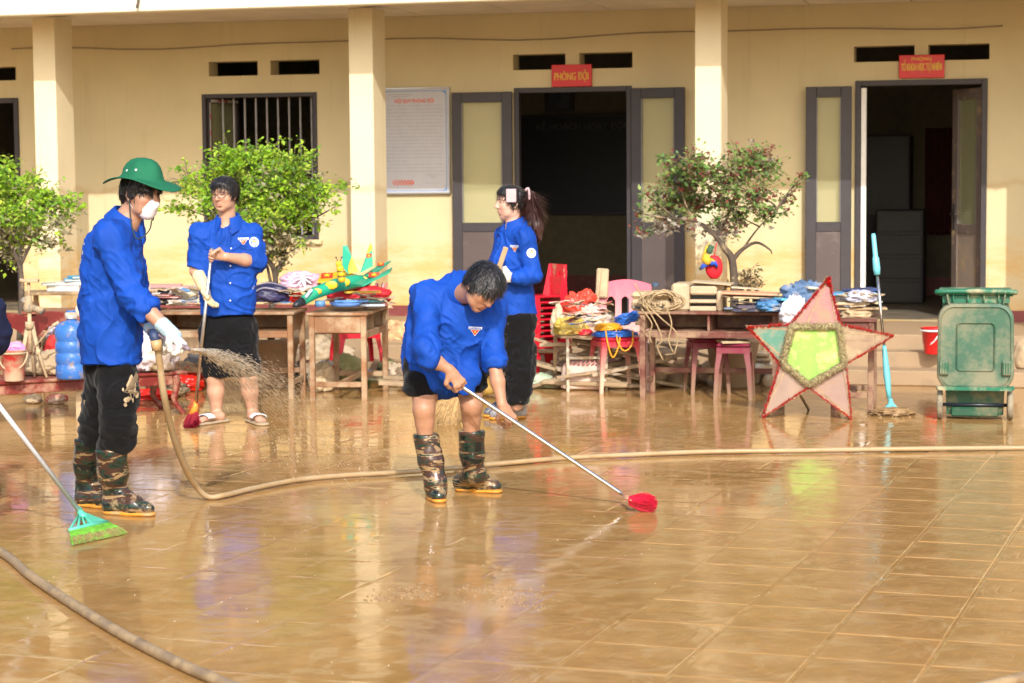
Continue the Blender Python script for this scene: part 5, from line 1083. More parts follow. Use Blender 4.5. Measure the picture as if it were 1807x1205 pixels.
# ================================================================ hoses, spray, mud
m_hose = mat('muddy_hose', (.25, .165, .085), .38, .15, 14, mud=.45, mudscale=10, mudcol=(.36, .25, .13)); m_hose2 = mat('tan_flat_hose', (.38, .26, .13), .4, .12, 10, mud=.4)
pts = [at(277, 606, 10.0), at(283, 650, 10.05), at(290, 700, 10.1), at(305, 765, 10.3), at(325, 820, 10.5), at(345, 856, 10.65)]+[G(x, y, .02) for x, y in ((366, 876), (395, 874), (450, 861), (530, 846), (620, 838), (740, 831), (880, 818), (1000, 808), (1120, 802), (1250, 797), (1400, 795), (1600, 792), (1830, 790), (2000, 789))]
g = MB(); g.tube(catmull(pts, 8), [.0175]*(8*5)+[.0145]*(8*14+1)+[.0145]*(len(catmull(pts, 8))-8*19-1), 10); tag(g.build('long_hose', m_hose2), 'long tan hose running from gloved hands across the wet yard', 'hose')
g = MB(); P = catmull([G(x, y, .02) for x, y in ((-120, 915), (0, 973), (60, 1020), (180, 1098), (290, 1158), (400, 1207), (560, 1268), (900, 1340), (1400, 1290), (1790, 1200), (2000, 1150))], 14); g.tube(P, [.0195+.0006*((i//1) % 2) for i in range(len(P))], 12); tag(g.build('thick_hose', m_hose), 'thick brown ribbed hose looping through the left foreground', 'hose')
# nozzle in hat man's hands
g = MB(); nz = Vector(at(335, 617, 9.92)); n0 = Vector(at(268, 585, 10.02)); g.tube([at(277, 606, 10.0), at(272, 592, 10.0), n0], [.024, .026, .02], 10); o1 = thing('hose_nozzle', 'dark hose nozzle held in both gloved hands', 'nozzle', tuple(nz))
wb(g, 'nozzle_body', mat('navy_rubber', (.03, .05, .12), .5), o1); g = MB(); g.tube([n0, at(300, 600, 9.97), at(326, 612, 9.93)], .011, 8); g.tube([at(326, 612, 9.93), nz], [.014, .008], 8); wb(g, 'nozzle_pipe', mat('grey_violet_pipe', (.22, .17, .20), .5), o1)
g = MB(); g.tube([at(275, 600, 10.0), at(278, 618, 10.0)], [.03, .026], 10); wb(g, 'clamp', mat('brass_muddy', (.45, .30, .14), .4), o1)
# water spray: rope of water breaking into drops
m_wat, t, b = nodes('splashing_water'); b.inputs['Base Color'].default_value = (.92, .82, .66, 1); b.inputs['Roughness'].default_value = .3; b.inputs['IOR'].default_value = 1.33; b.inputs['Alpha'].default_value = .9
g = MB(); rr = random.Random(17); src = Vector(nz)
def drop(tgt, q, L, r, pw):
    v0 = tgt-src
    def pos(s): p = src+v0*s; p.z = src.z*(1-s**pw); return p
    L /= v0.length; p0 = pos(q); p1 = pos(min(1, q+L)); g.tube([p0, (p0+p1)/2, p1], [r*.2, r, r*.2], 3, cap=False)
for i in range(2600):
    q = rr.random()**.9*.97; tgt = Vector(G(min(max(590+rr.gauss(0, 60), 440), 700), min(max(790+rr.gauss(0, 30), 745), 860)))
    drop(tgt, q, .02+.05*rr.random(), .0007+.0008*rr.random()+(.0006 if q < .3 else 0), 1.45)
for i in range(2000): drop(Vector(G(560+rr.gauss(0, 50), 785+rr.gauss(0, 24))), rr.random()**1.6*.66, .06+.08*rr.random(), .0012, 1.4)
o = g.build('water_spray', m_wat, recalc=False); tag(o, 'fan of muddy water drops sprayed from the hose nozzle', 'water spray', kind='stuff')
# splashes and lumps of mud on the surface
def specks(name, label, spots, m, seed):
    g = MB(); rr = random.Random(seed)
    for (cx, cy, sx, sy, n, r) in spots:
        for i in range(n):
            p = G(cx+rr.gauss(0, sx), cy+rr.gauss(0, sy)); q = r*rr.uniform(.4, 1.4); g.add([(p.x-q, p.y, .0), (p.x, p.y-q, .0), (p.x+q, p.y, 0), (p.x, p.y+q, 0), (p.x+q*.2, p.y, q*rr.uniform(.5, 1.3))], [(0, 1, 4), (1, 2, 4), (2, 3, 4), (3, 0, 4)])
    o = g.build(name, m, recalc=False); tag(o, label, name.replace('_', ' '), kind='stuff')
specks('mud_clumps', 'scattered small clumps of wet mud on the watery floor', [(675, 1056, 14, 3, 60, .006), (722, 1044, 28, 7, 120, .006), (740, 1052, 16, 4, 60, .006), (875, 1042, 26, 7, 130, .006), (905, 1060, 34, 6, 110, .005), (950, 1072, 14, 3, 30, .004), (1580, 733, 30, 3, 60, .008)], m_mud2, 3)
specks('foam_flecks', 'tiny pale foam flecks drifting on the muddy water', [(900, 950, 420, 110, 110, .0022), (300, 900, 200, 100, 60, .0022), (1500, 1100, 200, 60, 60, .002), (560, 790, 90, 30, 200, .0035)], mat('pale_foam', (.62, .50, .36), .4), 4)
# ================================================================ potted ornamental trees
def leaf_mat(name, rough=.5):
    m, t, b = nodes(name); a = N(t, 'ShaderNodeVertexColor', layer_name='Col'); n = noisetex(t, 30, 3); c = mix(t, a.outputs[0], ramp(t, n.outputs[0], [(.3, g3(.8)), (.7, g3(1.15))]).outputs[0], 1.0, 'MULTIPLY')
    t.links.new(c, b.inputs['Base Color']); b.inputs['Roughness'].default_value = rough
    tr = t.nodes.new('ShaderNodeBsdfTranslucent'); t.links.new(c, tr.inputs[0]); mx = t.nodes.new('ShaderNodeMixShader'); mx.inputs[0].default_value = .45
    o = [q for q in t.nodes if q.type == 'OUTPUT_MATERIAL'][0]; t.links.new(b.outputs[0], mx.inputs[1]); t.links.new(tr.outputs[0], mx.inputs[2]); t.links.new(mx.outputs[0], o.inputs[0]); return m
m_leaf = leaf_mat('leaf_surface'); m_bark = mat('grey_brown_bark', (.085, .062, .044), .85, .3, 20, mud=.22, bmp=.6, bscale=40)
def tree(label, Y, base, trunks, blobs, seed, leafc, lowc, n_per, leaf=.03, potw=.3, red=0.0, fork=None, twig=.9):
    rr = random.Random(seed); b0 = at(base[0], base[1], Y); loc = (b0.x, Y, 0)
    t_ = thing('ornamental_tree', label, 'tree', loc); nleaf = [0]
    g = MB(); potw *= .72; g.lathe([(potw*.62, 0), (potw*.7, .02), (potw*.95, .34), (potw*1.05, .36), (potw*1.05, .40), (potw*.95, .40), (potw*.93, .37), (.001, .37)], n=28); g.build('pot', m_porch, t_)
    g = MB(); forks = []
    for tr_ in trunks:
        P = [Vector(at(x, y, Y+dy)) for (x, y, dy, r) in tr_]; R = [q[3] for q in tr_]; C = catmull(P, 5); RR = []
        for i in range(len(P)-1): RR += [R[i]+(R[i+1]-R[i])*k/5 for k in range(5)]
        RR.append(R[-1]); g.tube(C, [q*.72 for q in RR], 8); forks.append(P)
    tips = []
    for (bx, by, rx, ry, dens) in blobs:
        c = Vector(at(bx, by, Y+rr.uniform(-.25, .2))); best = min((p for P in forks for p in P[1:]), key=lambda p: (p-c).length+max(0, p.z-c.z)*1.2)
        mid = best.lerp(c, .5)+Vector((rr.uniform(-.05, .05), rr.uniform(-.05, .05), rr.uniform(-.03, .04))); g.tube(catmull([best, mid, c], 4), [.011, .010, .009, .008, .007, .006, .005, .004, .003], 5); tips.append((c, bx, by, rx, ry, dens, best))
    g.build('trunk', m_bark, t_, world=True)
    L = MB(); tw = MB(); s = FPX/Y
    for (c, bx, by, rx, ry, dens, best) in tips:
        RX = rx/s*1.12; RZ = ry/s*1.15; RY = (RX+RZ)*.5
        nsp = max(4, int(n_per*dens*RX*RZ*47))
        for k in range(nsp):
            d = Vector((rr.gauss(0, .68), rr.gauss(0, .68), rr.gauss(0, .76))); 
            if d.length > 1.8: d = d.normalized()*1.8
            e = c+Vector((d.x*RX, d.y*RY, d.z*RZ)); st_ = c.lerp(e, .15); m_ = st_.lerp(e, .5)+Vector((0, 0, .02)); tw.tube([st_, m_, e], [.0022, .0018, .001], 3, cap=False)
            nl = rr.randint(7, 12); low = (by > 392 and rr.random() < .62) or (by > 365 and d.z < 0 and rr.random() < .3) or rr.random() < .03
            spc = rr.choice(lowc) if (lowc and low) else rr.choice(leafc)
            for q in range(nl):
                f = rr.uniform(.3, 1.05); p = st_.lerp(e, f)+Vector((rr.gauss(0, .022), rr.gauss(0, .022), rr.gauss(0, .016))); ls = leaf*rr.choice([.45, .7, .9, 1.1, 1.5])
                a = Vector((rr.uniform(-1, 1), rr.uniform(-1, .4), rr.uniform(-.8, .5))).normalized(); nrm = Vector((rr.uniform(-.6, .6), rr.uniform(-1.0, .3), rr.uniform(.1, 1))).normalized(); sd = a.cross(nrm).normalized()*ls*.30
                cc = spc; v = rr.uniform(.75, 1.3)
                if red and rr.random() < red and d.z > -.5: cc = rr.choice([(.26, .06, .05), (.30, .11, .07), (.20, .06, .045)]); ls *= .8
                L.col = tuple(min(1, x*v) for x in cc); u = a*ls; fold = nrm*ls*.08
                L.add([p, p+u*.35+sd+fold, p+u, p+u*.35-sd+fold, p+u*.75], [(0, 1, 2), (0, 2, 3)])
    print('leaves', len(L.f)//2)
    o = L.build('crown', m_leaf, t_, world=True, colors=True, recalc=False)
    o2 = tw.build('twigs', m_bark, t_, world=True, recalc=False); o2['kind'] = 'stuff'
    return t_
gA = [(.32, .55, .03), (.42, .62, .04), (.24, .45, .03), (.48, .62, .07), (.16, .32, .03)]; dusty = [(.40, .36, .20), (.30, .29, .16), (.46, .40, .25)]
tree('bright green ornamental tree in a pot before the barred window', 16.6, (480, 560), [[(478, 600, 0, .04), (480, 540, 0, .036), (486, 490, 0, .03), (470, 455, -.05, .024), (430, 425, -.1, .014), (400, 400, 0, .008)], [(486, 490, 0, .026), (500, 450, .05, .02), (515, 400, .05, .013), (500, 350, 0, .008)], [(478, 500, 0, .02), (465, 440, .1, .014), (450, 380, .05, .010), (445, 330, 0, .006)]],
     [(405, 275, 22, 18, 1), (385, 300, 30, 18, .8), (430, 300, 38, 26, 1.2), (470, 285, 40, 24, 1.2), (515, 300, 38, 28, 1.1), (545, 280, 14, 12, .8), (440, 340, 42, 26, 1.3), (490, 340, 44, 28, 1.4), (535, 345, 36, 26, 1.1), (575, 340, 28, 14, .6), (610, 325, 22, 10, .4), (330, 330, 34, 16, .7), (360, 345, 30, 22, .8), (320, 365, 32, 12, .5), (400, 370, 34, 18, .9), (465, 385, 44, 22, 1.3), (515, 385, 40, 20, 1.2), (555, 375, 22, 14, .5), (330, 305, 24, 12, .45), (485, 415, 36, 20, 1.0), (530, 425, 18, 14, .5), (480, 450, 24, 22, .7), (590, 365, 18, 10, .3), (500, 460, 16, 14, .4), (350, 395, 24, 10, .25)],
     21, gA, dusty, 64, .036)
tree('leafy green ornamental tree cut by the left photo edge', 16.3, (20, 560), [[(35, 600, 0, .04), (38, 530, 0, .034), (35, 470, 0, .026), (10, 420, 0, .016), (-30, 390, 0, .01)], [(35, 470, 0, .022), (60, 420, .05, .016), (85, 380, 0, .009)]],
     [(10, 290, 16, 14, .9), (0, 310, 20, 16, .8), (60, 318, 24, 16, .9), (25, 345, 34, 22, 1.3), (80, 350, 34, 22, 1.2), (115, 355, 22, 14, .8), (120, 385, 20, 14, .5), (-30, 340, 40, 30, 1), (50, 380, 40, 18, 1.2), (10, 385, 34, 18, 1.1), (95, 400, 30, 16, .6), (-20, 420, 40, 20, .8), (40, 415, 34, 16, .8), (75, 425, 26, 12, .5), (15, 445, 26, 16, .6), (140, 365, 12, 8, .3), (110, 430, 14, 10, .3)],
     22, gA, dusty, 64, .036)
gB = [(.15, .29, .06), (.21, .36, .08), (.11, .21, .06), (.28, .38, .10), (.22, .22, .10)]
tr3 = tree('dusty tree with reddish brown tips beside the right column', 16.3, (1293, 560), [[(1292, 600, 0, .05), (1296, 520, 0, .046), (1292, 460, 0, .042), (1280, 440, 0, .034), (1265, 420, 0, .024), (1240, 395, 0, .014), (1190, 385, -.05, .01)], [(1292, 460, 0, .030), (1310, 440, 0, .022), (1335, 428, 0, .015), (1358, 440, 0, .010), (1362, 448, 0, .006)], [(1265, 420, 0, .018), (1285, 380, .05, .012), (1300, 330, 0, .007)], [(1310, 440, 0, .014), (1340, 400, .05, .008), (1370, 370, 0, .005)], [(1265, 420, 0, .016), (1220, 380, 0, .010), (1200, 330, .05, .006)]],
     [(1170, 275, 12, 10, .4), (1180, 300, 22, 16, .7), (1215, 285, 28, 20, 1), (1240, 300, 30, 22, 1.2), (1300, 275, 22, 16, .8), (1335, 275, 28, 20, 1), (1350, 300, 28, 20, 1), (1310, 310, 32, 20, 1.1), (1265, 320, 34, 20, 1.1), (1210, 330, 32, 20, 1.1), (1165, 345, 26, 18, .7), (1135, 340, 14, 10, .5), (1128, 375, 12, 8, .35), (1180, 365, 30, 18, 1.0), (1230, 360, 34, 18, 1.1), (1280, 360, 32, 18, 1.0), (1330, 345, 32, 20, 1.0), (1345, 375, 28, 16, .9), (1385, 350, 20, 14, .5), (1408, 330, 12, 10, .3), (1385, 375, 16, 10, .3), (1310, 385, 28, 14, .7), (1160, 395, 28, 12, .8), (1205, 395, 26, 12, .7), (1130, 410, 14, 10, .4), (1270, 400, 28, 16, .8), (1295, 408, 20, 12, .4), (1418, 310, 8, 6, .2)],
     23, gB, [(.36, .30, .22), (.28, .24, .16), (.42, .38, .32)], 58, .036, red=.34)
tree('small bushy succulent in a pot right of the red tipped tree', 16.6, (1322, 545), [[(1322, 580, 0, .02), (1320, 520, 0, .015), (1318, 495, 0, .008)]], [(1306, 498, 12, 10, 1.2), (1322, 488, 14, 12, 1.4), (1336, 498, 10, 10, 1.2), (1318, 505, 20, 8, 1.2)], 24, [(.14, .16, .06), (.10, .12, .05), (.34, .26, .14)], [(.34, .26, .14)], 46, .030, potw=.18)
# cloth doll and red pouch hanging in the tree
dt = thing('hanging_red_pouch', 'red pouch with small yellow and blue cloth doll hanging in the right tree', 'toy', tuple(at(1260, 492, 16.0)))
g = MB(); v, f = ball_mesh((.068, .035, .095), 5, .02, .02, 24, 18, .05); g.add(v, f, True); g.tube([(.0, 0, .17), (.02, .0, .28)], .004, 5); g.build('pouch', mat('red_felt', (.62, .01, .02), .7, .1), dt)
def dpt(x, y, dy=0): return Vector(at(x, y, 15.94+dy))
g = MB(); g.tube([dpt(1250, 466), dpt(1245, 455), dpt(1246, 448)], [.03, .038, .022], 10); g.tube([dpt(1240, 458), dpt(1247, 436), dpt(1252, 430)], [.014, .011, .008], 8); g.tube([dpt(1254, 458), dpt(1262, 462)], [.013, .009], 8); wb(g, 'doll_shirt', mat('mustard_felt', (.66, .38, .03), .8, .2), dt)
g = MB(); g.tube([dpt(1248, 465), dpt(1240, 470), dpt(1238, 474)], [.022, .016, .013], 8); g.tube([dpt(1253, 465), dpt(1262, 464), dpt(1265, 470)], [.022, .017, .012], 8); wb(g, 'doll_trousers', mat('blue_felt', (.02, .08, .50), .8, .1), dt)
g = MB(); g.tube([dpt(1238, 473), dpt(1234, 475)], [.013, .010], 8); g.tube([dpt(1265, 469), dpt(1266, 472)], [.012, .010], 8); wb(g, 'doll_shoes', m_bk, dt)
g = MB(); v, f = ball_mesh((.026, .024, .028), 3, .02, .0, 16, 12, .05); c = dpt(1252, 448); g.add([(x+c.x, y+c.y-.01, z+c.z) for x, y, z in v], f, True); g.tube([dpt(1256, 440), dpt(1250, 432)], [.028, .012], 8); wb(g, 'doll_head', mat('dark_green_felt', (.04, .10, .05), .8), dt)
# ================================================================ signed distance modelling for people and clothes
def surface_nets(g, lo, h):
    nx, ny, nz = g.shape; s = g < 0
    c = s[:-1, :-1, :-1].astype(np.int8)
    acc = np.zeros((nx-1, ny-1, nz-1), np.int8)
    for a in (0, 1):
        for b in (0, 1):
            for d in (0, 1): acc += s[a:nx-1+a, b:ny-1+b, d:nz-1+d]
    act = np.argwhere((acc > 0) & (acc < 8)); n = len(act); idx = np.full((nx-1, ny-1, nz-1), -1, np.int64); idx[act[:, 0], act[:, 1], act[:, 2]] = np.arange(n)
    P = np.zeros((n, 3)); W = np.zeros(n); cor = [(a, b, d) for a in (0, 1) for b in (0, 1) for d in (0, 1)]
    V = {q: g[act[:, 0]+q[0], act[:, 1]+q[1], act[:, 2]+q[2]] for q in cor}
    for q in cor:
        for ax in range(3):
            if q[ax]: continue
            r = list(q); r[ax] = 1; r = tuple(r); v0 = V[q]; v1 = V[r]; m = (v0 < 0) != (v1 < 0); t = np.where(m, v0/np.where(m, v0-v1, 1), 0)
            for k in range(3): P[:, k] += np.where(m, q[k]+(t if k == ax else 0), 0)
            W += m
    P /= W[:, None]; verts = (act+P)*h+np.array(lo); F = []
    for ax in range(3):
        o1, o2 = (ax+1) % 3, (ax+2) % 3; sl0 = [slice(None)]*3; sl1 = [slice(None)]*3; sl0[ax] = slice(0, -1); sl1[ax] = slice(1, None)
        e = s[tuple(sl0)] != s[tuple(sl1)]; E_ = np.argwhere(e); ok = (E_[:, o1] > 0) & (E_[:, o2] > 0) & (E_[:, o1] < g.shape[o1]-1) & (E_[:, o2] < g.shape[o2]-1); E_ = E_[ok]
        flip = s[E_[:, 0], E_[:, 1], E_[:, 2]]; q = []
        for (a, b) in ((-1, -1), (0, -1), (0, 0), (-1, 0)):
            c_ = E_.copy(); c_[:, o1] += a; c_[:, o2] += b; q.append(idx[c_[:, 0], c_[:, 1], c_[:, 2]])
        q = np.stack(q, 1); q = np.where(flip[:, None], q, q[:, ::-1]); F.append(q)
    return verts, np.concatenate(F)
class Vol:
    def __init__(s, lo, hi, h): s.h = h; s.ops = []; s.b0 = []; s.b1 = []
    def alloc(s):
        h = s.h; s.lo = np.min(s.b0, axis=0)-4*h; hi = np.max(s.b1, axis=0)+4*h; s.n = np.ceil((hi-s.lo)/h).astype(int)+3; s.g = np.full(s.n, .2, np.float32)
        for f, a in s.ops: f(*a)
    def sub(s, lo, hi):
        a = np.clip(np.floor((np.array(lo)-s.lo)/s.h).astype(int), 0, s.n-1); b = np.clip(np.ceil((np.array(hi)-s.lo)/s.h).astype(int)+1, 1, s.n)
        sl = tuple(slice(i, j) for i, j in zip(a, b)); X, Y, Z = np.meshgrid(*[(np.arange(i, j)*s.h+l).astype(np.float32) for i, j, l in zip(a, b, s.lo)], indexing='ij', sparse=True)
        return sl, X, Y, Z
    def put(s, sl, d, k, op):
        g = s.g[sl]
        if op == 'u':
            if k > 0: hh = np.clip(.5+.5*(g-d)/k, 0, 1); s.g[sl] = g*(1-hh)+d*hh-k*hh*(1-hh)
            else: s.g[sl] = np.minimum(g, d)
        elif op == 's':
            d = -d; hh = np.clip(.5-.5*(g-d)/k, 0, 1) if k > 0 else (d > g); s.g[sl] = g*(1-hh)+d*hh+(k*hh*(1-hh) if k > 0 else 0)
    def cap(s, a, b, ra, rb=None, k=.02, op='u', side=None, fa=1.0, fb=None):
        rb = ra if rb is None else rb; a = np.array(a, float); b = np.array(b, float)
        if op == 'u': R = max(ra, rb)*max(1, fa, fb or 0); s.b0 += [np.minimum(a, b)-R]; s.b1 += [np.maximum(a, b)+R]
        s.ops.append((s._cap, (a, b, ra, rb, k, op, side, fa, fb))); return s
    def _cap(s, a, b, ra, rb, k, op, side, fa, fb):
        """round cone a->b; with side given the radius along side is ra, across it ra*fa"""
        rb = ra if rb is None else rb; fb = fa if fb is None else fb
        a = np.array(a, float); b = np.array(b, float); R = max(ra, rb)*max(1, fa, fb)+max(k, .012)+s.h*2
        sl, X, Y, Z = s.sub(np.minimum(a, b)-R, np.maximum(a, b)+R); ab = b-a; L2 = max(ab@ab, 1e-9)
        px, py, pz = X-a[0], Y-a[1], Z-a[2]; t = np.clip((px*ab[0]+py*ab[1]+pz*ab[2])/L2, 0, 1)
        qx, qy, qz = px-t*ab[0], py-t*ab[1], pz-t*ab[2]; r = ra+(rb-ra)*t
        if side is None: d = np.sqrt(qx*qx+qy*qy+qz*qz)-r
        else:
            z = ab/math.sqrt(L2); u = np.array(side, float); u = u-z*(u@z); u /= np.linalg.norm(u); v = np.cross(z, u); f = fa+(fb-fa)*t
            e = qx*u[0]+qy*u[1]+qz*u[2]; w_ = (qx*v[0]+qy*v[1]+qz*v[2])/f; zz = qx*z[0]+qy*z[1]+qz*z[2]
            l = np.sqrt(e*e+w_*w_+zz*zz)+1e-6; k1 = np.sqrt(e*e+(w_/f)**2+zz*zz)+1e-6; d = (l-r)*l/k1
        s.put(sl, d.astype(np.float32), k, op); return s
    def chain(s, pts, k=.02, op='u', side=None):
        for p, q in zip(pts, pts[1:]): s.cap(p[0], q[0], p[1], q[1], k, op, side, p[2] if len(p) > 2 else 1, q[2] if len(q) > 2 else 1)
        return s
    def ell(s, c, r, R=None, k=.015, op='u'):
        if op == 'u': m = np.max(r); s.b0 += [np.array(c, float)-m]; s.b1 += [np.array(c, float)+m]
        s.ops.append((s._ell, (c, r, R, k, op))); return s
    def _ell(s, c, r, R, k, op):
        c = np.array(c, float); r = np.array(r, float); m = r.max()+max(k, .012)+s.h*2; sl, X, Y, Z = s.sub(c-m, c+m); px, py, pz = X-c[0], Y-c[1], Z-c[2]
        if R is not None: R = np.array(R); px, py, pz = [px*R[0][i]+py*R[1][i]+pz*R[2][i] for i in range(3)]
        k0 = np.sqrt((px/r[0])**2+(py/r[1])**2+(pz/r[2])**2)+1e-6; k1 = np.sqrt((px/r[0]**2)**2+(py/r[1]**2)**2+(pz/r[2]**2)**2)+1e-6
        s.put(sl, (k0*(k0-1)/k1).astype(np.float32), k, op); return s
    def cut(s, p, n, k=.004, near=None, rad=None): s.ops.append((s._cut, (p, n, k, near, rad))); return s
    def _cut(s, p, n, k, near, rad):
        """remove everything on the side n points to (optionally only within rad of near)"""
        n = np.array(n, float)/np.linalg.norm(n)
        if near is None: sl, X, Y, Z = s.sub(s.lo, s.lo+s.n*s.h)
        else: sl, X, Y, Z = s.sub(np.array(near)-rad, np.array(near)+rad)
        d = -((X-p[0])*n[0]+(Y-p[1])*n[1]+(Z-p[2])*n[2])
        if near is not None:
            dn = np.sqrt((X-near[0])**2+(Y-near[1])**2+(Z-near[2])**2)-rad; d = np.maximum(d, dn)
        s.put(sl, (d+np.zeros(s.g[sl].shape)).astype(np.float32), k, 's'); return s
    def mesh(s, name, m, parent, disp=None, color=None, smooth=1, keep=None):
        s.alloc(); v, f = surface_nets(s.g, s.lo, s.h)
        if keep is not None:
            kv = keep(v); f = f[kv[f].all(axis=1)]; used = np.unique(f); mp = np.full(len(v), -1); mp[used] = np.arange(len(used)); v = v[used]; f = mp[f]
        if disp is not None:
            fn = np.cross(v[f[:, 2]]-v[f[:, 0]], v[f[:, 3]]-v[f[:, 1]]); vn = np.zeros_like(v)
            for k in range(4): np.add.at(vn, f[:, k], fn)
            vn /= np.linalg.norm(vn, axis=1)[:, None]+1e-12; v = v+vn*disp(v, vn)[:, None]
        me = bpy.data.meshes.new(name); me.vertices.add(len(v)); me.loops.add(len(f)*4); me.polygons.add(len(f))
        Mi = np.array(TM[parent.name].inverted()) if parent is not None else np.eye(4); vl = v@Mi[:3, :3].T+Mi[:3, 3]
        me.vertices.foreach_set('co', vl.astype(np.float32).ravel()); me.loops.foreach_set('vertex_index', f.astype(np.int32).ravel())
        me.polygons.foreach_set('loop_start', np.arange(0, len(f)*4, 4, dtype=np.int32)); me.polygons.foreach_set('use_smooth', np.ones(len(f), bool)); me.update(); me.validate()
        if color is not None:
            c = color(v); ca = me.color_attributes.new('Col', 'FLOAT_COLOR', 'POINT'); ca.data.foreach_set('color', np.c_[c, np.ones(len(c))].astype(np.float32).ravel())
        return link(name, me, m, parent)
A3 = np.array
def nrm(v): v = A3(v, float); return v/np.linalg.norm(v)
def rotm(right, up):
    """columns: right, forward(out of the face), up"""
    u = nrm(up); r = A3(right, float); r = nrm(r-u*(r@u)); f = np.cross(u, r); return np.stack([r, f, u], 1)
m_skin, t, b = nodes('human_skin'); a = N(t, 'ShaderNodeVertexColor', layer_name='Col'); n = noisetex(t, 40, 4); t.links.new(mix(t, a.outputs[0], ramp(t, n.outputs[0], [(.3, g3(.93)), (.7, g3(1.06))]).outputs[0], 1.0, 'MULTIPLY'), b.inputs['Base Color'])
b.inputs['Roughness'].default_value = .48; b.inputs['Subsurface Weight'].default_value = .12; b.inputs['Subsurface Radius'].default_value = (.010, .004, .002); b.inputs['Subsurface Scale'].default_value = 1.0; bump(t, b, noisetex(t, 160, 2).outputs[0], .08, .002)
m_hair, t, b = nodes('black_hair'); n = noisetex(t, 55, 5, .7, stretch=(1, 1, .25)); t.links.new(ramp(t, n.outputs[0], [(.3, (.006, .0055, .006)), (.75, (.022, .018, .017))]).outputs[0], b.inputs['Base Color']); b.inputs['Roughness'].default_value = .38; bump(t, b, n.outputs[0], .7, .008)
m_hair2, t, b = nodes('reddish_brown_hair'); n = noisetex(t, 55, 5, .7, stretch=(1, 1, .15)); t.links.new(ramp(t, n.outputs[0], [(.3, (.020, .008, .008)), (.75, (.085, .028, .020))]).outputs[0], b.inputs['Base Color']); b.inputs['Roughness'].default_value = .4; bump(t, b, n.outputs[0], .8, .008)
def cloth(name, col, rough=.72, var=.14, b1=.35, mud=0, sheen=.0):
    m, t, b = nodes(name); b.inputs['Specular IOR Level'].default_value = .25 if max(col) > .03 else .12; n = noisetex(t, 4, 5, .65, dist=.5); c = ramp(t, n.outputs[0], [(.38, tuple(x*(1-var) for x in col)), (.7, tuple(x*(1+var) for x in col))]).outputs[0]
    if mud: n2 = noisetex(t, 11, 7, .7); c = mix(t, c, MUD, ramp(t, n2.outputs[0], [(.70-mud*.1, g3(0)), (.74-mud*.1, g3(.85))]).outputs[0])
    t.links.new(c, b.inputs['Base Color']); b.inputs['Roughness'].default_value = rough; b.inputs['Sheen Weight'].default_value = sheen; b.inputs['Sheen Roughness'].default_value = .5
    n1 = noisetex(t, 13, 3, .5, dist=1.2); n3 = noisetex(t, 420, 2); bump(t, b, mth(t, 'ADD', mth(t, 'MULTIPLY', n1.outputs[0], 1.0), mth(t, 'MULTIPLY', n3.outputs[0], .03)), b1, .012); return m
m_blueshirt = cloth('royal_blue_cotton', (.004, .058, .37), mud=.18); m_black = cloth('black_cotton', (.006, .006, .007), .85, .2, mud=0, sheen=.1); m_blackmud = cloth('black_cotton_mud_spattered', (.006, .006, .007), .85, .2, mud=.55, sheen=.1)
m_navy = cloth('dark_navy_cotton', (.010, .014, .045)); m_hat = cloth('green_canvas', (.012, .135, .065), .8, .06, .25)
m_glovey = mat('cream_rubber_glove', (.70, .57, .32), .5, .08, 20, mud=.12, bmp=.2); m_glovew = mat('white_work_glove', (.66, .64, .60), .75, .1, 20, mud=.22, mudcol=(.5, .38, .22), bmp=.3); m_gloveb = mat('pale_blue_cuff', (.42, .58, .68), .75, .1, 60, stretch=(1, 1, 3), bmp=.3)
m_mask = mat('white_face_mask', (.74, .70, .72), .7, .03, 8, bmp=.1); m_sole = mat('amber_rubber_sole', (.62, .27, .03), .35, .15, 12, mud=.2); m_badge = mat('badge_white', (.72, .74, .76), .5); m_badgeb = mat('badge_sky_blue', (.25, .50, .72), .5); m_gold = mat('badge_gold', (.75, .52, .06), .5)
m_camo, t, b = nodes('camouflage_rubber'); n = noisetex(t, 1.0, 3, .55, stretch=(6, 6, 24), dist=.8); c = ramp(t, n.outputs[0], [(.0, (.012, .014, .014)), (.41, (.016, .038, .026)), (.47, (.060, .030, .022)), (.56, (.30, .20, .10)), (.63, (.016, .042, .032)), (.70, (.018, .016, .018))], 'CONSTANT').outputs[0]
n2 = noisetex(t, 14, 7, .7); tc = t.nodes.new('ShaderNodeTexCoord'); sx = t.nodes.new('ShaderNodeSeparateXYZ'); t.links.new(tc.outputs['Object'], sx.inputs[0]); hf = ramp(t, sx.outputs[2], [(.0, g3(.16)), (.30, g3(0))]).outputs[0]
c = mix(t, c, (.40, .28, .15), ramp(t, mth(t, 'ADD', n2.outputs[0], hf), [(.66, g3(0)), (.76, g3(.7))]).outputs[0]); t.links.new(c, b.inputs['Base Color']); b.inputs['Roughness'].default_value = .2; bump(t, b, noisetex(t, 12, 3).outputs[0], .3, .01)

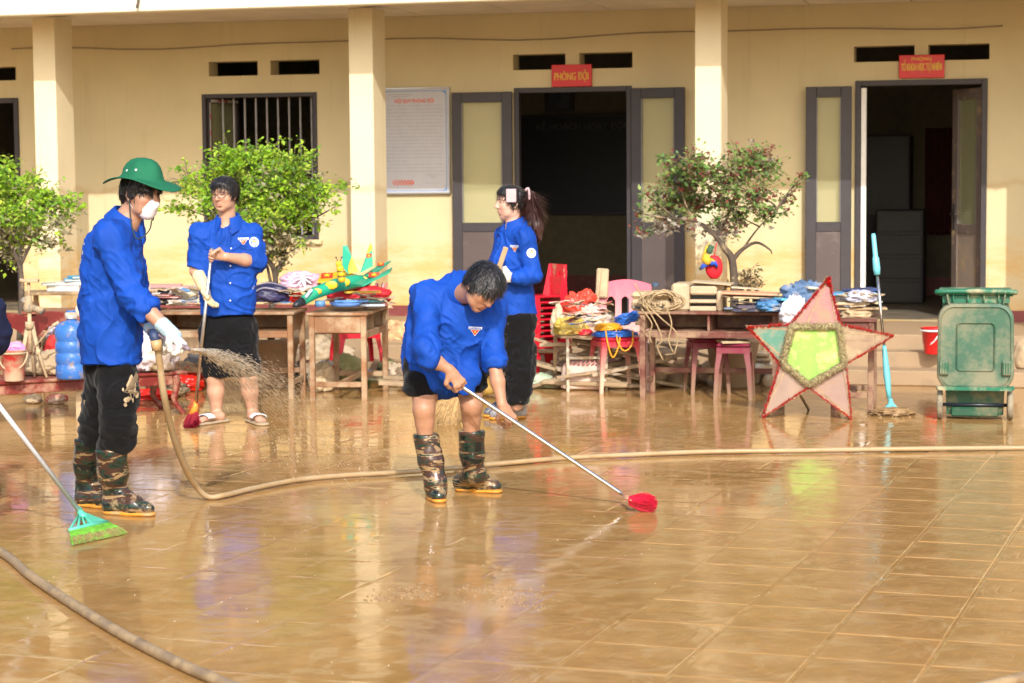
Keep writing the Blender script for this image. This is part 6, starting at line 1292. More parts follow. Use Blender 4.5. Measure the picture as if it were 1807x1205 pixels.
# ---------- parts of a body
def hand(V, wrist, d, palm_n, side, size=1.0, curl=.5, grip=None, fingers=True, rad=1.0):
    """wrist: point; d: hand direction; palm_n: direction the palm faces; side: towards the thumb"""
    d = nrm(d); pn = A3(palm_n, float); pn = nrm(pn-d*(pn@d)); s_ = A3(side, float); s_ = nrm(s_-d*(s_@d)-pn*(s_@pn)); S = size; w_ = A3(wrist, float)
    kn = w_+d*.085*S
    V.cap(w_, w_+d*.03*S, .026*S*rad, .030*S*rad, .012, side=s_, fa=.68)
    V.cap(w_+d*.025*S+s_*.004, kn+s_*.012*S, .026*S*rad, .022*S*rad, .010, side=s_, fa=.60); V.cap(w_+d*.025*S-s_*.006, kn-s_*.018*S, .024*S*rad, .018*S*rad, .010, side=s_, fa=.6)
    L = [.072, .080, .074, .058]; off = [.030, .010, -.011, -.030]
    for i in range(4):
        b0 = kn+s_*off[i]*S*1.02; l = L[i]*S; dd = nrm(d+s_*off[i]*1.5); a = 0; p = b0; r = (.0098 if i < 3 else .0085)*S*rad
        for j, (fr, ang) in enumerate(((.45, curl*.9), (.30, curl*1.25), (.25, curl*.9))):
            a += ang; q = p+(dd*math.cos(a)+pn*math.sin(a))*l*fr; V.cap(p, q, r, r*.93, .004); p = q; r *= .93
    tb = w_+d*.028*S+s_*.026*S+pn*.006; t1 = tb+(d*.55+s_*.75+pn*.35*curl)*.036*S; t2 = t1+(d*.85+s_*(.45-.9*curl)+pn*.95*curl)*.030*S; t3 = t2+(d*.75-s_*.9*curl+pn*.8*curl)*.024*S
    V.cap(tb, t1, .016*S*rad, .0125*S*rad, .010); V.cap(t1, t2, .0115*S*rad, .0105*S*rad, .004); V.cap(t2, t3, .0105*S*rad, .009*S*rad, .004)
def head(V, c, R, s=1.0, female=False, ear=True):
    """c: centre of the skull between the ears; R columns right, forward, up"""
    T = lambda x, y, z: c+R@A3([x, y, z])*s
    E = lambda p, r, k=.015, op='u': V.ell(T(*p), A3(r)*s, R.T.T, k, op)
    E((0, -.012, .035), (.074, .094, .088)); E((0, .022, .018), (.064, .072, .082), .03)
    E((0, .040, -.040), (.052, .050, .062) if not female else (.050, .050, .058), .035); E((0, .062, -.088), (.024, .020, .020), .03)      # jaw, chin
    for x in (-1, 1):
        E((x*.040, .058, -.018), (.022, .024, .020), .025)                                      # cheek
        E((x*.030, .082, .036), (.022, .012, .008), .012)                                      # brow ridge
        E((x*.031, .094, .016), (.015, .010, .010), .008, 's'); E((x*.031, .079, .016), (.013, .012, .010), .005)   # socket, eyeball lid
        E((x*.042, .035, -.062), (.018, .030, .022), .03)                                      # jaw corner
        if ear: E((x*.076, -.008, .005), (.008, .020, .032), .008); E((x*.084, .000, .006), (.006, .009, .016), .006, 's'); E((x*.076, .0, -.022), (.007, .009, .011), .008)
    V.cap(T(0, .088, .026), T(0, .110, -.014), .0075*s, .0125*s, .012); E((0, .112, -.018), (.012, .010, .010), .008)
    for x in (-1, 1): E((x*.012, .102, -.021), (.008, .008, .007), .006)
    E((0, .086, -.050), (.024, .012, .0075), .008); E((0, .085, -.061), (.021, .012, .008), .007); E((0, .099, -.0555), (.026, .008, .0022), .003, 's')
    E((0, .080, -.074), (.018, .01, .006), .006, 's')
def skin_color(base, c, R, s, lips=(.36, .12, .10)):
    base = A3(base)
    def f(v):
        q = (v-c)@R/s; col = np.tile(base, (len(v), 1)).astype(float); n = fbm(v, 22, 3, 2); col *= (1+.05*n)[:, None]
        lip = np.exp(-((q[:, 0]/.022)**2+((q[:, 2]+.056)/.0095)**2)**2)*(q[:, 1] > .07); col = col*(1-lip[:, None]*.75)+A3(lips)*lip[:, None]*.75
        nz = np.exp(-((q[:, 0]/.02)**2+((q[:, 2]+.015)/.02)**2))*(q[:, 1] > .09); col *= (1-nz[:, None]*A3([.0, .10, .12]))
        ck = np.exp(-(((np.abs(q[:, 0])-.042)/.02)**2+((q[:, 2]+.02)/.02)**2))*(q[:, 1] > .02); col *= (1-ck[:, None]*A3([-.02, .09, .10]))
        for x in (-1, 1):
            e = np.exp(-(((q[:, 0]-x*.031)/.0135)**2+((q[:, 2]-.0145)/.0048)**2)**2)*(q[:, 1] > .06); col = col*(1-e[:, None]*.93)+A3([.03, .018, .014])*e[:, None]*.93
            bz = .038-.008*np.abs((q[:, 0]-x*.020)/.03)**2; e = np.exp(-(((q[:, 0]-x*.032)/.021)**4+((q[:, 2]-bz)/.0048)**2))*(q[:, 1] > .05); col = col*(1-e[:, None]*.85)+A3([.02, .014, .012])*e[:, None]*.85
        return np.clip(col, 0, 1)
    return f
def folds(seed, amp=.006, sc_=1.0, dirs=None, creases=()):
    """cloth folds: ridged noise stretched along the garment, plus compression creases round given points"""
    amp = amp*.85
    def f(v, vn):
        q = v*A3([7, 7, 3.2])*sc_; n = 1-np.abs(vnoise(q+fbm(v, 6, seed+3, 2)[:, None]*1.2, 1, seed)); d = (n**2.5-.35)*amp*1.9; q3 = v@A3([[.7, 0, -.7], [0, 1, 0], [.7, 0, .7]])*A3([30, 30, 9])*sc_; d += ((1-np.abs(vnoise(q3, 1, seed+17)))**3-.3)*amp*.55; q2 = v@A3([[.8, 0, .6], [0, 1, 0], [-.6, 0, .8]])*A3([16, 16, 6])*sc_
        d += (.5-np.abs(vnoise(q2, 1, seed+7)))*amp*.9
        for (c, ax, r, fr, am) in creases:
            w_ = v-A3(c); l = np.linalg.norm(w_, axis=1); g_ = np.exp(-(l/r)**2); d += g_*am*.75*np.sin((w_@nrm(ax))*fr+2.5*vnoise(v, 14, seed+5))
        return d
    return f
def decal(target, par, p, dvec, shapes, m_list, name, size, up=(0, 0, 1), thick=.003, roll=0.0):
    """lay flat printed shapes on a garment: rays from p along dvec onto target"""
    me = target.data; Mi = TM[target.name] if target.name in TM else Matrix(); M = TM[par.name]
    bvh = BVHTree.FromPolygons([M @ v.co for v in me.vertices], [tuple(q.vertices) for q in me.polygons]); d = Vector(dvec).normalized(); u = Vector(up); u = (u-d*u.dot(d)).normalized(); r = d.cross(u)
    if roll: q_ = Matrix.Rotation(roll, 3, d); u = q_ @ u; r = q_ @ r
    for k_, (poly, mt, nm) in enumerate(zip(shapes, m_list, name)):
        g = MB(); vs = []
        cx = sum(q[0] for q in poly)/len(poly); cz = sum(q[1] for q in poly)/len(poly); P = [(cx, cz)]+list(poly); P2 = []
        for i in range(len(poly)):
            a_ = poly[i]; b_ = poly[(i+1) % len(poly)]; P2 += [a_, ((a_[0]+b_[0])/2, (a_[1]+b_[1])/2)]
        P = [(cx, cz)]+P2
        for (x, z) in P:
            o = Vector(p)-d*.15+r*x*size+u*z*size; h_ = bvh.ray_cast(o, d, .6); q = h_[0] if h_[0] is not None else Vector(p); n_ = -d; vs.append(q+n_*(thick+.0012*k_))
        n = len(P2); g.add(vs, [(0, 1+i, 1+(i+1) % n) for i in range(n)]); o = g.build(nm, mt, par, world=True, recalc=False)
    return
def circ(r, cx=0, cz=0, n=16, sx=1): return [(cx+r*sx*math.cos(2*PI*i/n), cz+r*math.sin(2*PI*i/n)) for i in range(n)]
def chest_badge(shirt, par, p, dv, s=1.0, up=(0, 0, 1), roll=0.0):
    bar_ = [(-.035, .012), (.035, .012), (.037, .026), (-.037, .026)]; tri_ = [(-.026, .010), (.026, .010), (0, -.026)]; tri2 = [(-.021, .008), (.021, .008), (0, -.021)]
    let = []; nm = ['badge_band', 'badge_triangle', 'badge_field', 'badge_star']; sh = [bar_, tri_, tri2, [(x, z-.002) for x, z in star_poly(0, 0, .008)]]; ms = [m_badge, m_badge, m_rd, m_gold]
    for i in range(9): x = -.031+i*.0072; sh.append([(x, .015), (x+.004, .015), (x+.004, .023), (x, .023)]); ms.append(m_blueshirt); nm.append('badge_letter')
    decal(shirt, par, p, dv, sh, ms, nm, s, up, roll=roll)
def sleeve_badge(shirt, par, p, dv, s=1.0, up=(0, 0, 1)):
    decal(shirt, par, p, dv, [circ(.036), circ(.031), [(-.02, -.004), (.02, -.004), (.017, -.016), (-.017, -.016)], [(-.018, .002), (.018, .002), (.012, .012), (-.012, .012)], circ(.006, 0, .018)], [m_badge, m_badgeb, m_badge, m_gold, m_rd], ['badge_disc', 'badge_field', 'badge_wave', 'badge_sun', 'badge_dot'], s, up)
def boot(V, VS, knee, ankle, heel, toe, r_top=.068, top=None):
    """rubber boot shaft from top down to ankle, foot heel->toe; VS gets the sole"""
    knee, ankle, heel, toe = map(lambda q: A3(q, float), (knee, ankle, heel, toe)); top = knee if top is None else A3(top, float)
    V.cap(top, top+(ankle-top)*.55, r_top, r_top*.95, .01); V.cap(top+(ankle-top)*.55, ankle, r_top*.95, .050, .02)
    f = toe-heel; V.cap(ankle, heel+A3([0, 0, .050])+f*.12, .050, .042, .03); V.cap(heel+A3([0, 0, .045])+f*.12, heel+f*.55+A3([0, 0, .050]), .042, .046, .03); V.cap(ankle+f*.08, heel+f*.58+A3([0, 0, .052]), .046, .044, .03); V.cap(heel+f*.58+A3([0, 0, .048]), toe-f*.14+A3([0, 0, .036]), .047, .036, .02, side=np.cross(nrm(f), [0, 0, 1]), fa=.85)
    V.cut((0, 0, min(heel[2], toe[2])+.014), (0, 0, -1), .002, near=tuple((heel+toe)/2), rad=.24)
    sd = np.cross(nrm(f), [0, 0, 1])
    VS.cap(heel+f*.13+A3([0, 0, .010]), heel+f*.5+A3([0, 0, .010]), .045, .047, .01, side=sd, fa=.34); VS.cap(heel+f*.5+A3([0, 0, .010]), toe-f*.13+A3([0, 0, .010]), .050, .040, .01, side=sd, fa=.34)
def W3(px, py, Y): return A3(at(px, py, Y))
def bbox(pts, m): P = A3(pts); return P.min(0)-m, P.max(0)+m
# ================================================================ the people
SK1 = (.44, .235, .15)
# ------------------------------------------------ man in the middle, bending over his broom
YB_ = 10.75
per = thing('person', 'bending man in blue shirt and camouflage boots pushing the long red broom', 'person', (G(815, 880).x, G(815, 880).y, 0))
B = lambda x, y, dy=0.0: W3(x, y, YB_+dy)
hipL, hipR = B(752, 655, .06), B(825, 650, .10); kneeL, kneeR = B(748, 722, -.10), B(832, 715, -.04); bootTL, bootTR = B(751, 766, -.08), B(832, 760, .02)
ankL, ankR = B(768, 850, -.10), B(835, 835, .10)
heelL = A3([*G(765, 866)[:2], 0]); toeL = A3([*G(777, 888)[:2], 0]); heelR = A3([*G(832, 866)[:2], 0]); toeR = A3([*G(884, 870)[:2], 0])
heelL = A3([toeL[0]-.05, toeL[1]+.25, 0]); heelR = A3([toeR[0]-.235, toeR[1]+.10, 0])
shL, shR = B(755, 522, -.12), B(868, 540, -.02)          # image left and image right shoulder
elbL, wrL = B(752, 628, -.34), B(793, 652, -.345); elbR, wrR = B(872, 640, -.16), B(886, 714, -.225)
neck0 = B(805, 520, -.10); hc = B(850, 508, -.30)
fw = nrm(A3([.42, -.62, -.66])); upv = nrm(A3([.50, -.25, .72])-fw*(A3([.50, -.25, .72])@fw)); rt = np.cross(fw, upv); HR = np.stack([rt, fw, upv], 1)
lo, hi = bbox([heelL, toeL, heelR, toeR, shL, shR, hc, wrR, wrL], .26)
V = Vol(lo, hi, .0052)
head(V, hc, HR, .98); V.cap(neck0, hc-upv*.04-fw*.02, .058, .055, .03)
V.cap(neck0, (shL+shR)/2, .07, .08, .04); V.cap(shL, shR, .035, .035, .04); V.cap((shL+shR)/2, (hipL+hipR)/2, .07, .08, .05)
for (a, b_, c_) in ((hipL, kneeL, bootTL), (hipR, kneeR, bootTR)):
    V.cap(a, a*.35+b_*.65, .070, .062, .03); V.cap(a*.35+b_*.65, b_, .062, .052, .03); V.ell(b_+A3([0, -.012, 0]), (.048, .046, .055), None, .02); V.cap(b_, b_*.5+c_*.5, .050, .048, .03); V.cap(b_*.5+c_*.5, c_+A3([0, 0, -.10]), .048, .034, .02)
for (a, b_, c_) in ((shL, elbL, wrL), (shR, elbR, wrR)):
    V.cap(a, b_, .04, .034, .02); V.cap(b_, b_*.55+c_*.45, .036, .035, .02); V.cap(b_*.55+c_*.45, c_, .037, .024, .02)
ax = nrm(A3(hB)-A3(hA))
hand(V, wrL, nrm(A3([.50, .02, -.70])), nrm(A3([-.25, .90, -.25])), nrm(A3([-.55, .0, -.5])), 1.0, .75)
hand(V, wrR, nrm(A3([.42, .03, -.72])), nrm(A3([-.35, .85, -.25])), nrm(A3([-.8, .0, -.3])), 1.02, .70)
V.mesh('body', m_skin, per, color=skin_color((.42, .215, .125), hc, HR, .98))
# shirt: torso hanging forward with flared hem
V = Vol(*bbox([shL, shR, B(735, 665), B(850, 690), elbL, elbR, B(895, 650)], .18), .0058)
chest = B(808, 570, -.08); belly = B(790, 625, .0); sd = nrm(shR-shL)
V.cap(shL, elbL*.86+shL*.14, .066, .060, .025); V.cap(shR, elbR*.8+shR*.2, .064, .056, .02); V.cap(elbR*.8+shR*.2, elbR+A3([0, 0, .0]), .056, .060, .01)
V.cap(elbL*.86+shL*.14, elbL+nrm(wrL-elbL)*.05, .066, .055, .02)
V.cut(elbL+nrm(wrL-elbL)*.045, wrL-elbL, .004, near=tuple(elbL+nrm(wrL-elbL)*.12), rad=.105); V.cut(elbR+nrm(wrR-elbR)*.03, wrR-elbR, .004, near=tuple(elbR+nrm(wrR-elbR)*.09), rad=.10)
V.chain([(B(812, 530, -.08), .150, .62), (chest, .168, .64), (belly, .175, .70), (B(778, 650, .02), .168, .76)], .04, side=(1, .1, -.15))
V.cap(B(748, 530, -.02), B(835, 524, -.05), .060, .050, .05); V.cap(B(742, 520, .06), B(735, 640, .08), .055, .075, .05); V.cap(shL, shR, .064, .066, .05)
V.chain([(belly, .13, .7), (B(756, 668, -.05), .075, .5), (B(744, 677, -.06), .022, .5)], .05, side=(1, 0, 0)); V.chain([(B(800, 640, -.08), .12, .6), (B(820, 668, -.12), .075, .5), (B(824, 690, -.13), .018, .4)], .04, side=(1, 0, 0))
V.cap(neck0+A3([-.01, 0, .01]), hc-upv*.07, .052, .05, .008, 's'); V.cap(neck0+fw*.07-upv*.0, neck0+fw*.13-upv*.03, .05, .02, .01, 's')
V.cap(elbL+A3([-.02, -.014, .05]), elbL+A3([.012, -.012, -.006]), .056, .056, .02); e1 = elbL; sh_ = V.mesh('shirt', m_blueshirt, per, disp=folds(11, .010, creases=[(e1, wrL-elbL, .10, 90, .004), (elbR, (0, 0, 1), .10, 85, .005), (shL*.5+shR*.5, (1, 0, .4), .18, 50, .005), (belly, (.3, 0, 1), .14, 55, .004)]))
def collar(par, c, fwd, up_, r=.066, gap=.45, h=.022, drop=.035, tipdrop=.045, flare=.046, sx=1.0):
    """folded shirt collar round a neck: c centre of the neck at the collar, fwd chest direction"""
    u = nrm(up_); f_ = A3(fwd, float); f_ = nrm(f_-u*(f_@u)); rr_ = np.cross(f_, u); n = 28; vs = []; fs = []; c = c+u*.016
    for i in range(n+1):
        a = gap+(2*PI-2*gap)*i/n; e = abs(2*i/n-1)**3; d = f_*math.cos(a)+rr_*math.sin(a)*sx; fr = .5+.5*math.cos(a); lo_ = -.035*fr
        p0 = c+d*r+u*(-.012+lo_); p1 = c+d*(r+.004)+u*(h+lo_*.8); p2 = c+d*(r+.013)+u*(h-.001+lo_*.8); p3 = c+d*(r+flare+.012*e)+u*(-drop+lo_-tipdrop*e); p4 = c+d*(r+flare-.006+.012*e)+u*(-drop-.002+lo_-tipdrop*e)
        vs += [p0, p1, p2, p3, p4]
    for i in range(n):
        for k in range(5): fs.append((5*i+k, 5*i+(k+1) % 5, 5*i+5+(k+1) % 5, 5*i+5+k))
    fs += [(0, 1, 2, 3, 4), (5*n+4, 5*n+3, 5*n+2, 5*n+1, 5*n)]; g = MB(); g.add(vs, fs, False); o = wb(g, 'collar', m_blueshirt, par); return o
collar(per, B(816, 520, -.11)+nrm(hc-neck0)*.05, nrm(A3([.25, -.75, -.5])), hc-neck0, r=.064, gap=.35)
V = Vol(*bbox([B(800, 540), B(850, 555)], .12), .006); V.cap(B(810, 540, -.12), B(828, 546, -.16), .040, .030, .02); V.mesh('undershirt', m_black, per)
# shorts with rolled cuffs
V = Vol(*bbox([hipL, hipR, kneeL, kneeR], .18), .0062)
V.cap(hipL+A3([0, .03, .04]), hipR+A3([0, .03, .04]), .13, .13, .04); V.cap(hipL+A3([0, 0, .02]), B(743, 680, -.03), .105, .092, .03); V.cap(hipR, B(829, 672, .0), .098, .082, .03)
V.ell(B(741, 686, -.035), (.095, .09, .032), None, .006); V.ell(B(832, 681, .0), (.082, .085, .030), None, .006); V.cut(B(741, 694, 0), (0, 0, -1), .004)
V.mesh('shorts', m_black, per, disp=folds(5, .007))
V = Vol(*bbox([bootTL, bootTR, heelL, toeL, heelR, toeR], .13), .0055); VS = Vol(*bbox([heelL, toeL, heelR, toeR], .12), .005)
boot(V, VS, kneeL, ankL, heelL, toeL, .066, bootTL); boot(V, VS, kneeR, ankR, heelR, toeR, .068, bootTR)
for tp_, kn_ in ((bootTL, kneeL), (bootTR, kneeR)): V.cut(tp_, (0, 0, 1), .003, near=tuple(tp_+A3([0, 0, .07])), rad=.12)
V.mesh('rubber_boots', m_camo, per, disp=folds(9, .0028, 1.3)); VS.mesh('boot_soles', m_sole, per)
# hair
def hair_cap(V, c, R, s=1.0, fringe=.052, back=-.03, side_=.0, vol=1.0):
    T = lambda x, y, z: c+R@A3([x, y, z])*s; E = lambda p, r, k=.012, op='u': V.ell(T(*p), A3(r)*s, R, k, op)
    E((0, -.016, .040), (.086*vol, .106*vol, .094*vol)); E((0, .030, .066), (.072*vol, .070, .064*vol), .03)
    E((0, -.075, -.015), (.062, .035, .050), .03)
    V.cut(T(0, .072, fringe-.012), R@A3([0, .62, -.78]), .006)
    for x in (-1, 1): E((x*.074, .004, .012), (.012, .028, .036), .01)
    V.cut(T(0, -.02, back-.02), R@A3([0, .25, -1]), .01)
def strands(par, c, R, n, L=.035, seed=1, name='hair', m=None, crown=(0, -.035, .125), wd=.0022, lift=.0035):
    ho = [o for o in par.children if o.name.split('.')[0] == name][-1]; M = TM[par.name]; rr = random.Random(seed); g = MB(); vs = ho.data.vertices; cr = Vector(c+R@A3(crown)); cc = Vector(c)
    for i in range(n):
        v = vs[rr.randrange(len(vs))]; p = M @ v.co; nn = (p-cc).normalized(); fl = (p-cr)
        fl = (fl-nn*fl.dot(nn)); fl = fl.normalized() if fl.length > 1e-4 else Vector((0, 0, -1)); fl = (fl+Vector((rr.gauss(0, .22), rr.gauss(0, .22), rr.gauss(0, .22)))+Vector((0, 0, -.25))).normalized(); sd = fl.cross(nn).normalized()*wd; l = L*rr.uniform(.5, 1.3)
        p = p-nn*.002; q1 = p+fl*l*.5+nn*lift*rr.uniform(.3, 1.6); q2 = p+fl*l+nn*lift*rr.uniform(-.6, 1.2); g.add([p-sd, p+sd, q1+sd*.8, q1-sd*.8, q2], [(0, 1, 2, 3), (3, 2, 4)], True)
    o = g.build(name+'_strands', m or m_hair, par, world=True, recalc=False); o['kind'] = 'stuff'
hf = lambda seed, a=.005: (lambda v, vn: ((1-np.abs(vnoise((v+fbm(v, 9, seed, 2)[:, None]*.012)*A3([1, 1, .35]), 60, seed)))-.6)*a+vnoise(v*A3([1, 1, .3]), 130, seed+1)*.0012)
V = Vol(*bbox([hc], .17), .0045); hair_cap(V, hc, HR, .98, fringe=.050, vol=1.04); V.ell(hc+HR@A3([.02, .085, .062]), (.055, .028, .030), HR, .02); V.mesh('hair', m_hair, per, disp=hf(3)); strands(per, hc, HR, 1500, .040, 1)
chest_badge(sh_, per, tuple(B(838, 588, -.25)), (0, 1, .05), .95, roll=.08)
g = MB(); c_ = B(806, 600, -.3)
# ------------------------------------------------ man with the green hat on the left
YH = 10.25
per = thing('person', 'man in green wide brimmed hat and white mask spraying the hose', 'person', (G(200, 905).x, G(200, 905).y, 0))
B = lambda x, y, dy=0.0: W3(x, y, YH+dy)
neck0 = B(222, 392, .0); hc = B(249, 345, -.02)
fw = nrm(A3([.80, -.60, -.12])); upv = A3([.06, 0, 1.]); upv = nrm(upv-fw*(upv@fw)); rt = np.cross(fw, upv); HR = np.stack([rt, fw, upv], 1)
shN, shF = B(196, 420, -.14), B(225, 415, .20); elbN, wrN = B(232, 520, -.20), B(300, 585, -.28); elbF, wrF = B(238, 530, .12), B(272, 588, -.13)
hipN, hipF = B(205, 640, -.08), B(190, 640, .10); kneeN, kneeF = B(206, 740, -.10), B(178, 735, .12); bTN, bTF = B(197, 792, -.02), B(157, 774, .18)
heelN = A3([*G(186, 906)[:2], 0]); toeN = A3([heelN[0]+.265, heelN[1]-.10, 0]); heelF = A3([G(146, 893).x-.02, G(146, 893).y+.02, 0]); toeF = A3([heelF[0]+.24, heelF[1]-.13, 0])
ankN = heelN+A3([.045, 0, .11]); ankF = heelF+A3([.04, 0, .11])
V = Vol(*bbox([hc, heelN, toeN, heelF, toeF, wrN, wrF, shN, shF], .20), .0052)
head(V, hc, HR, 1.0); V.cap(neck0, hc-upv*.05-fw*.025, .062, .056, .03); V.cap(B(214, 410, .03), neck0, .075, .062, .03)
V.cap(shN, shF, .035, .035, .04); V.cap((shN+shF)/2, (hipN+hipF)/2, .07, .08, .05)
for (a, b_, c_) in ((hipN, kneeN, bTN), (hipF, kneeF, bTF)): V.cap(a*.45+b_*.55+A3([0, .02, 0]), b_, .040, .045, .03); V.cap(b_, c_, .045, .040, .02); V.cap(a+A3([-.01, .04, 0]), b_, .028, .028, .02)
for (a, b_, c_) in ((shN, elbN, wrN), (shF, elbF, wrF)): V.cap(a, b_, .05, .042, .02); V.cap(b_, b_*.6+c_*.4, .044, .041, .02); V.cap(b_*.6+c_*.4, c_, .041, .028, .02)
V.mesh('body', m_skin, per, color=skin_color((.44, .235, .15), hc, HR, 1.0))
# gloves
V = Vol(*bbox([wrN, wrF, wrN+A3([.1, 0, -.1]), wrF+A3([.08, 0, -.08])], .09), .0045)
dN = nrm(A3([.62, -.2, -.68])); hand(V, wrN, dN, nrm(A3([-.55, .2, -.6])), nrm(A3([.35, -.55, .2])), 1.0, .85, rad=1.05)
dF = nrm(A3([.70, -.35, -.50])); hand(V, wrF, dF, nrm(A3([-.5, -.1, -.7])), nrm(A3([.2, -.8, .3])), .98, .8, rad=1.03)
V.mesh('work_gloves', m_glovew, per, disp=folds(3, .004, 2))
V = Vol(*bbox([wrN, wrF], .11), .0045)
for w_, e_, d_ in ((wrN, elbN, dN), (wrF, elbF, dF)): q = nrm(A3(e_)-w_); V.cap(w_+q*.055, w_+d_*.03, .036, .034, .006)
V.mesh('glove_cuffs', m_gloveb, per, disp=folds(4, .003, 3))
# shirt
V = Vol(*bbox([B(140, 430), B(250, 650), shN, shF, elbN, elbF], .16), .0058)
V.cap(shN, elbN, .070, .062, .03); V.cap(elbN, elbN+nrm(wrN-elbN)*.12, .060, .056, .02); V.cap(shF, elbF, .07, .065, .03); V.cap(elbF, elbF+nrm(wrF-elbF)*.10, .06, .055, .02)
V.ell(elbN+nrm(wrN-elbN)*.10, (.064, .06, .064), None, .01)
for e_, w_, l_ in ((elbN, wrN, .135), (elbF, wrF, .10)): V.cut(e_+nrm(w_-e_)*l_, w_-e_, .004, near=tuple(e_+nrm(w_-e_)*(l_+.05)), rad=.10)
V.chain([(B(203, 430, .02), .118, 1.0), (B(200, 470, .02), .140, 1.0), (B(195, 540, .02), .138, 1.0), (B(195, 590, .02), .138, 1.05), (B(197, 650, .02), .145, 1.08)], .05, side=(1, -.1, 0))
V.cap(B(207, 406, .03), B(176, 434, .05), .045, .070, .05); V.cap(shN, shF, .072, .072, .06)
hz = B(196, 641, 0)[2]; V.cut((0, 0, hz), (0, 0, -1), .004)
V.cap(neck0+fw*.02, neck0+upv*.10+fw*.03, .058, .058, .008, 's')
e1 = elbN; sh_ = V.mesh('shirt', m_blueshirt, per, disp=folds(31, .010, creases=[(elbN, (.2, 0, 1), .13, 75, .008), (elbN+nrm(wrN-elbN)*.10, wrN-elbN, .09, 90, .006), (B(230, 470, -.15), (.7, 0, .7), .14, 55, .006), (B(200, 430, -.15), (1, 0, -.4), .12, 60, .004)]))
collar(per, B(225, 384, .01), fw, nrm(hc-neck0+A3([0, 0, .1])), r=.066)
V = Vol(*bbox([B(150, 640), B(250, 800)], .14), .006)
V.cap(hipN+A3([-.01, .05, -.05]), hipF+A3([0, -.03, -.05]), .094, .094, .03); V.cut((0, 0, hz+.03), (0, 0, 1), .004); V.chain([(hipN+A3([-.012, .06, -.1]), .096), (B(209, 700, -.07), .090), (B(208, 745, -.08), .078), (B(212, 768, -.04), .076), (B(199, 786, -.02), .070)], .03); V.chain([(hipF, .115), (B(182, 700, .11), .090), (B(172, 740, .14), .082), (B(163, 768, .17), .072)], .03)
V.cut(B(200, 797, 0), (0, 0, -1), .004); V.mesh('trousers', m_blackmud, per, disp=folds(8, .009, .8, creases=[(B(215, 765, -.05), (0, 0, 1), .12, 70, .009), (kneeN, (.3, 0, 1), .12, 55, .006), (kneeF, (.3, 0, 1), .14, 60, .006)]))
V = Vol(*bbox([bTN, bTF, heelN, toeN, heelF, toeF], .13), .0055); VS = Vol(*bbox([heelN, toeN, heelF, toeF], .12), .005)
boot(V, VS, kneeN, ankN, heelN, toeN, .078, bTN); boot(V, VS, kneeF, ankF, heelF, toeF, .074, bTF)
for tp_ in (bTN, bTF): V.cut(tp_, (0, 0, 1), .003, near=tuple(tp_+A3([0, 0, .07])), rad=.12)
V.mesh('rubber_boots', m_camo, per, disp=folds(12, .0028, 1.3)); VS.mesh('boot_soles', m_sole, per)
tr_ = [o for o in per.children if o.name.startswith('trousers')][0]; mr = random.Random(6); SH = []
for (cx, cz, w_, h_) in ((0, .02, .018, .045), (.012, .0, .014, .06), (-.012, -.05, .016, .018), (.02, .045, .012, .03), (-.02, -.075, .010, .010), (.028, -.03, .008, .02), (-.03, .0, .006, .01)):
    SH.append([(cx+w_*math.cos(a*PI/6)*mr.uniform(.5, 1.2), cz+h_*math.sin(a*PI/6)*mr.uniform(.5, 1.2)) for a in range(12)])
decal(tr_, per, tuple(B(219, 692, -.3)), (0, 1, 0), SH, [m_mudcol]*7, ['mud_splash']*7, 1.0, thick=.003)
# hat
T = lambda x, y, z: hc+HR@A3([x, y, z])
hR = rotm(rt, nrm(upv+fw*.02)); hT = lambda x, y, z: Vector(hc+hR@A3([x, y, z*(.80 if z > 0 else 1)+.086]))
g = MB(); vs = []; fs = []; nA = 44; prof = [(.0, .128), (.030, .122), (.056, .106), (.074, .080), (.086, .048), (.094, .012), (.100, .000), (.130, -.006), (.165, -.012), (.186, -.020), (.187, -.024), (.165, -.017), (.130, -.011), (.098, -.006), (.088, .004)]
for (r, z) in prof:
    for i in range(nA):
        a = 2*PI*i/nA; rx = r*(1.02 if r <= .1 else 1.0); ry = r*(1.18 if r <= .1 else 1.05); wv = (r > .1)*((r-.1)/.087)*(.020*math.sin(a*2+.6)+.010*math.sin(3*a+1)); dent = (.006*math.sin(5*a) if .02 < r < .09 else 0); vs.append(hT(math.cos(a)*(rx+dent), math.sin(a)*(ry+dent), z+wv))
for k_ in range(len(prof)-1):
    for i in range(nA): j = (i+1) % nA; fs.append((k_*nA+i, k_*nA+j, (k_+1)*nA+j, (k_+1)*nA+i))
g.add(vs, fs, True); ht = wb(g, 'wide_brim_hat', m_hat, per)
camd = nrm(hc-cC); bv_ = BVHTree.FromPolygons([TM[per.name] @ v.co for v in ht.data.vertices], [tuple(q.vertices) for q in ht.data.polygons])
for (x, y) in ((224, 301), (240, 300)):
    o = cC; d = Vector(nrm(W3(x, y, 10)-cC)); hh_ = bv_.ray_cast(Vector(o), d)
    if hh_[0] is not None:
        n_ = hh_[1]; n_ = -n_ if n_.dot(d) > 0 else n_; g = MB(); g.lathe([(.001, .0), (.006, .0), (.0065, .002), (.001, .0025)], n=10, M=Matrix.Translation(hh_[0]+n_*.0005) @ n_.to_track_quat('Z', 'Y').to_matrix().to_4x4()); wb(g, 'eyelet', m_white, per)
V = Vol(*bbox([hc], .15), .0045); hair_cap(V, hc, HR, 1.0, fringe=.034, back=-.05); V.cap(T(-.055, .06, .035), T(-.03, .092, .030), .022, .014, .01); V.cap(T(.055, .06, .035), T(.03, .092, .030), .022, .014, .01); V.cut(Vector(hT(0, 0, .01)), hR[:, 2], .004); V.mesh('hair', m_hair, per, disp=hf(5, .005)); strands(per, hc, HR, 700, .030, 2)
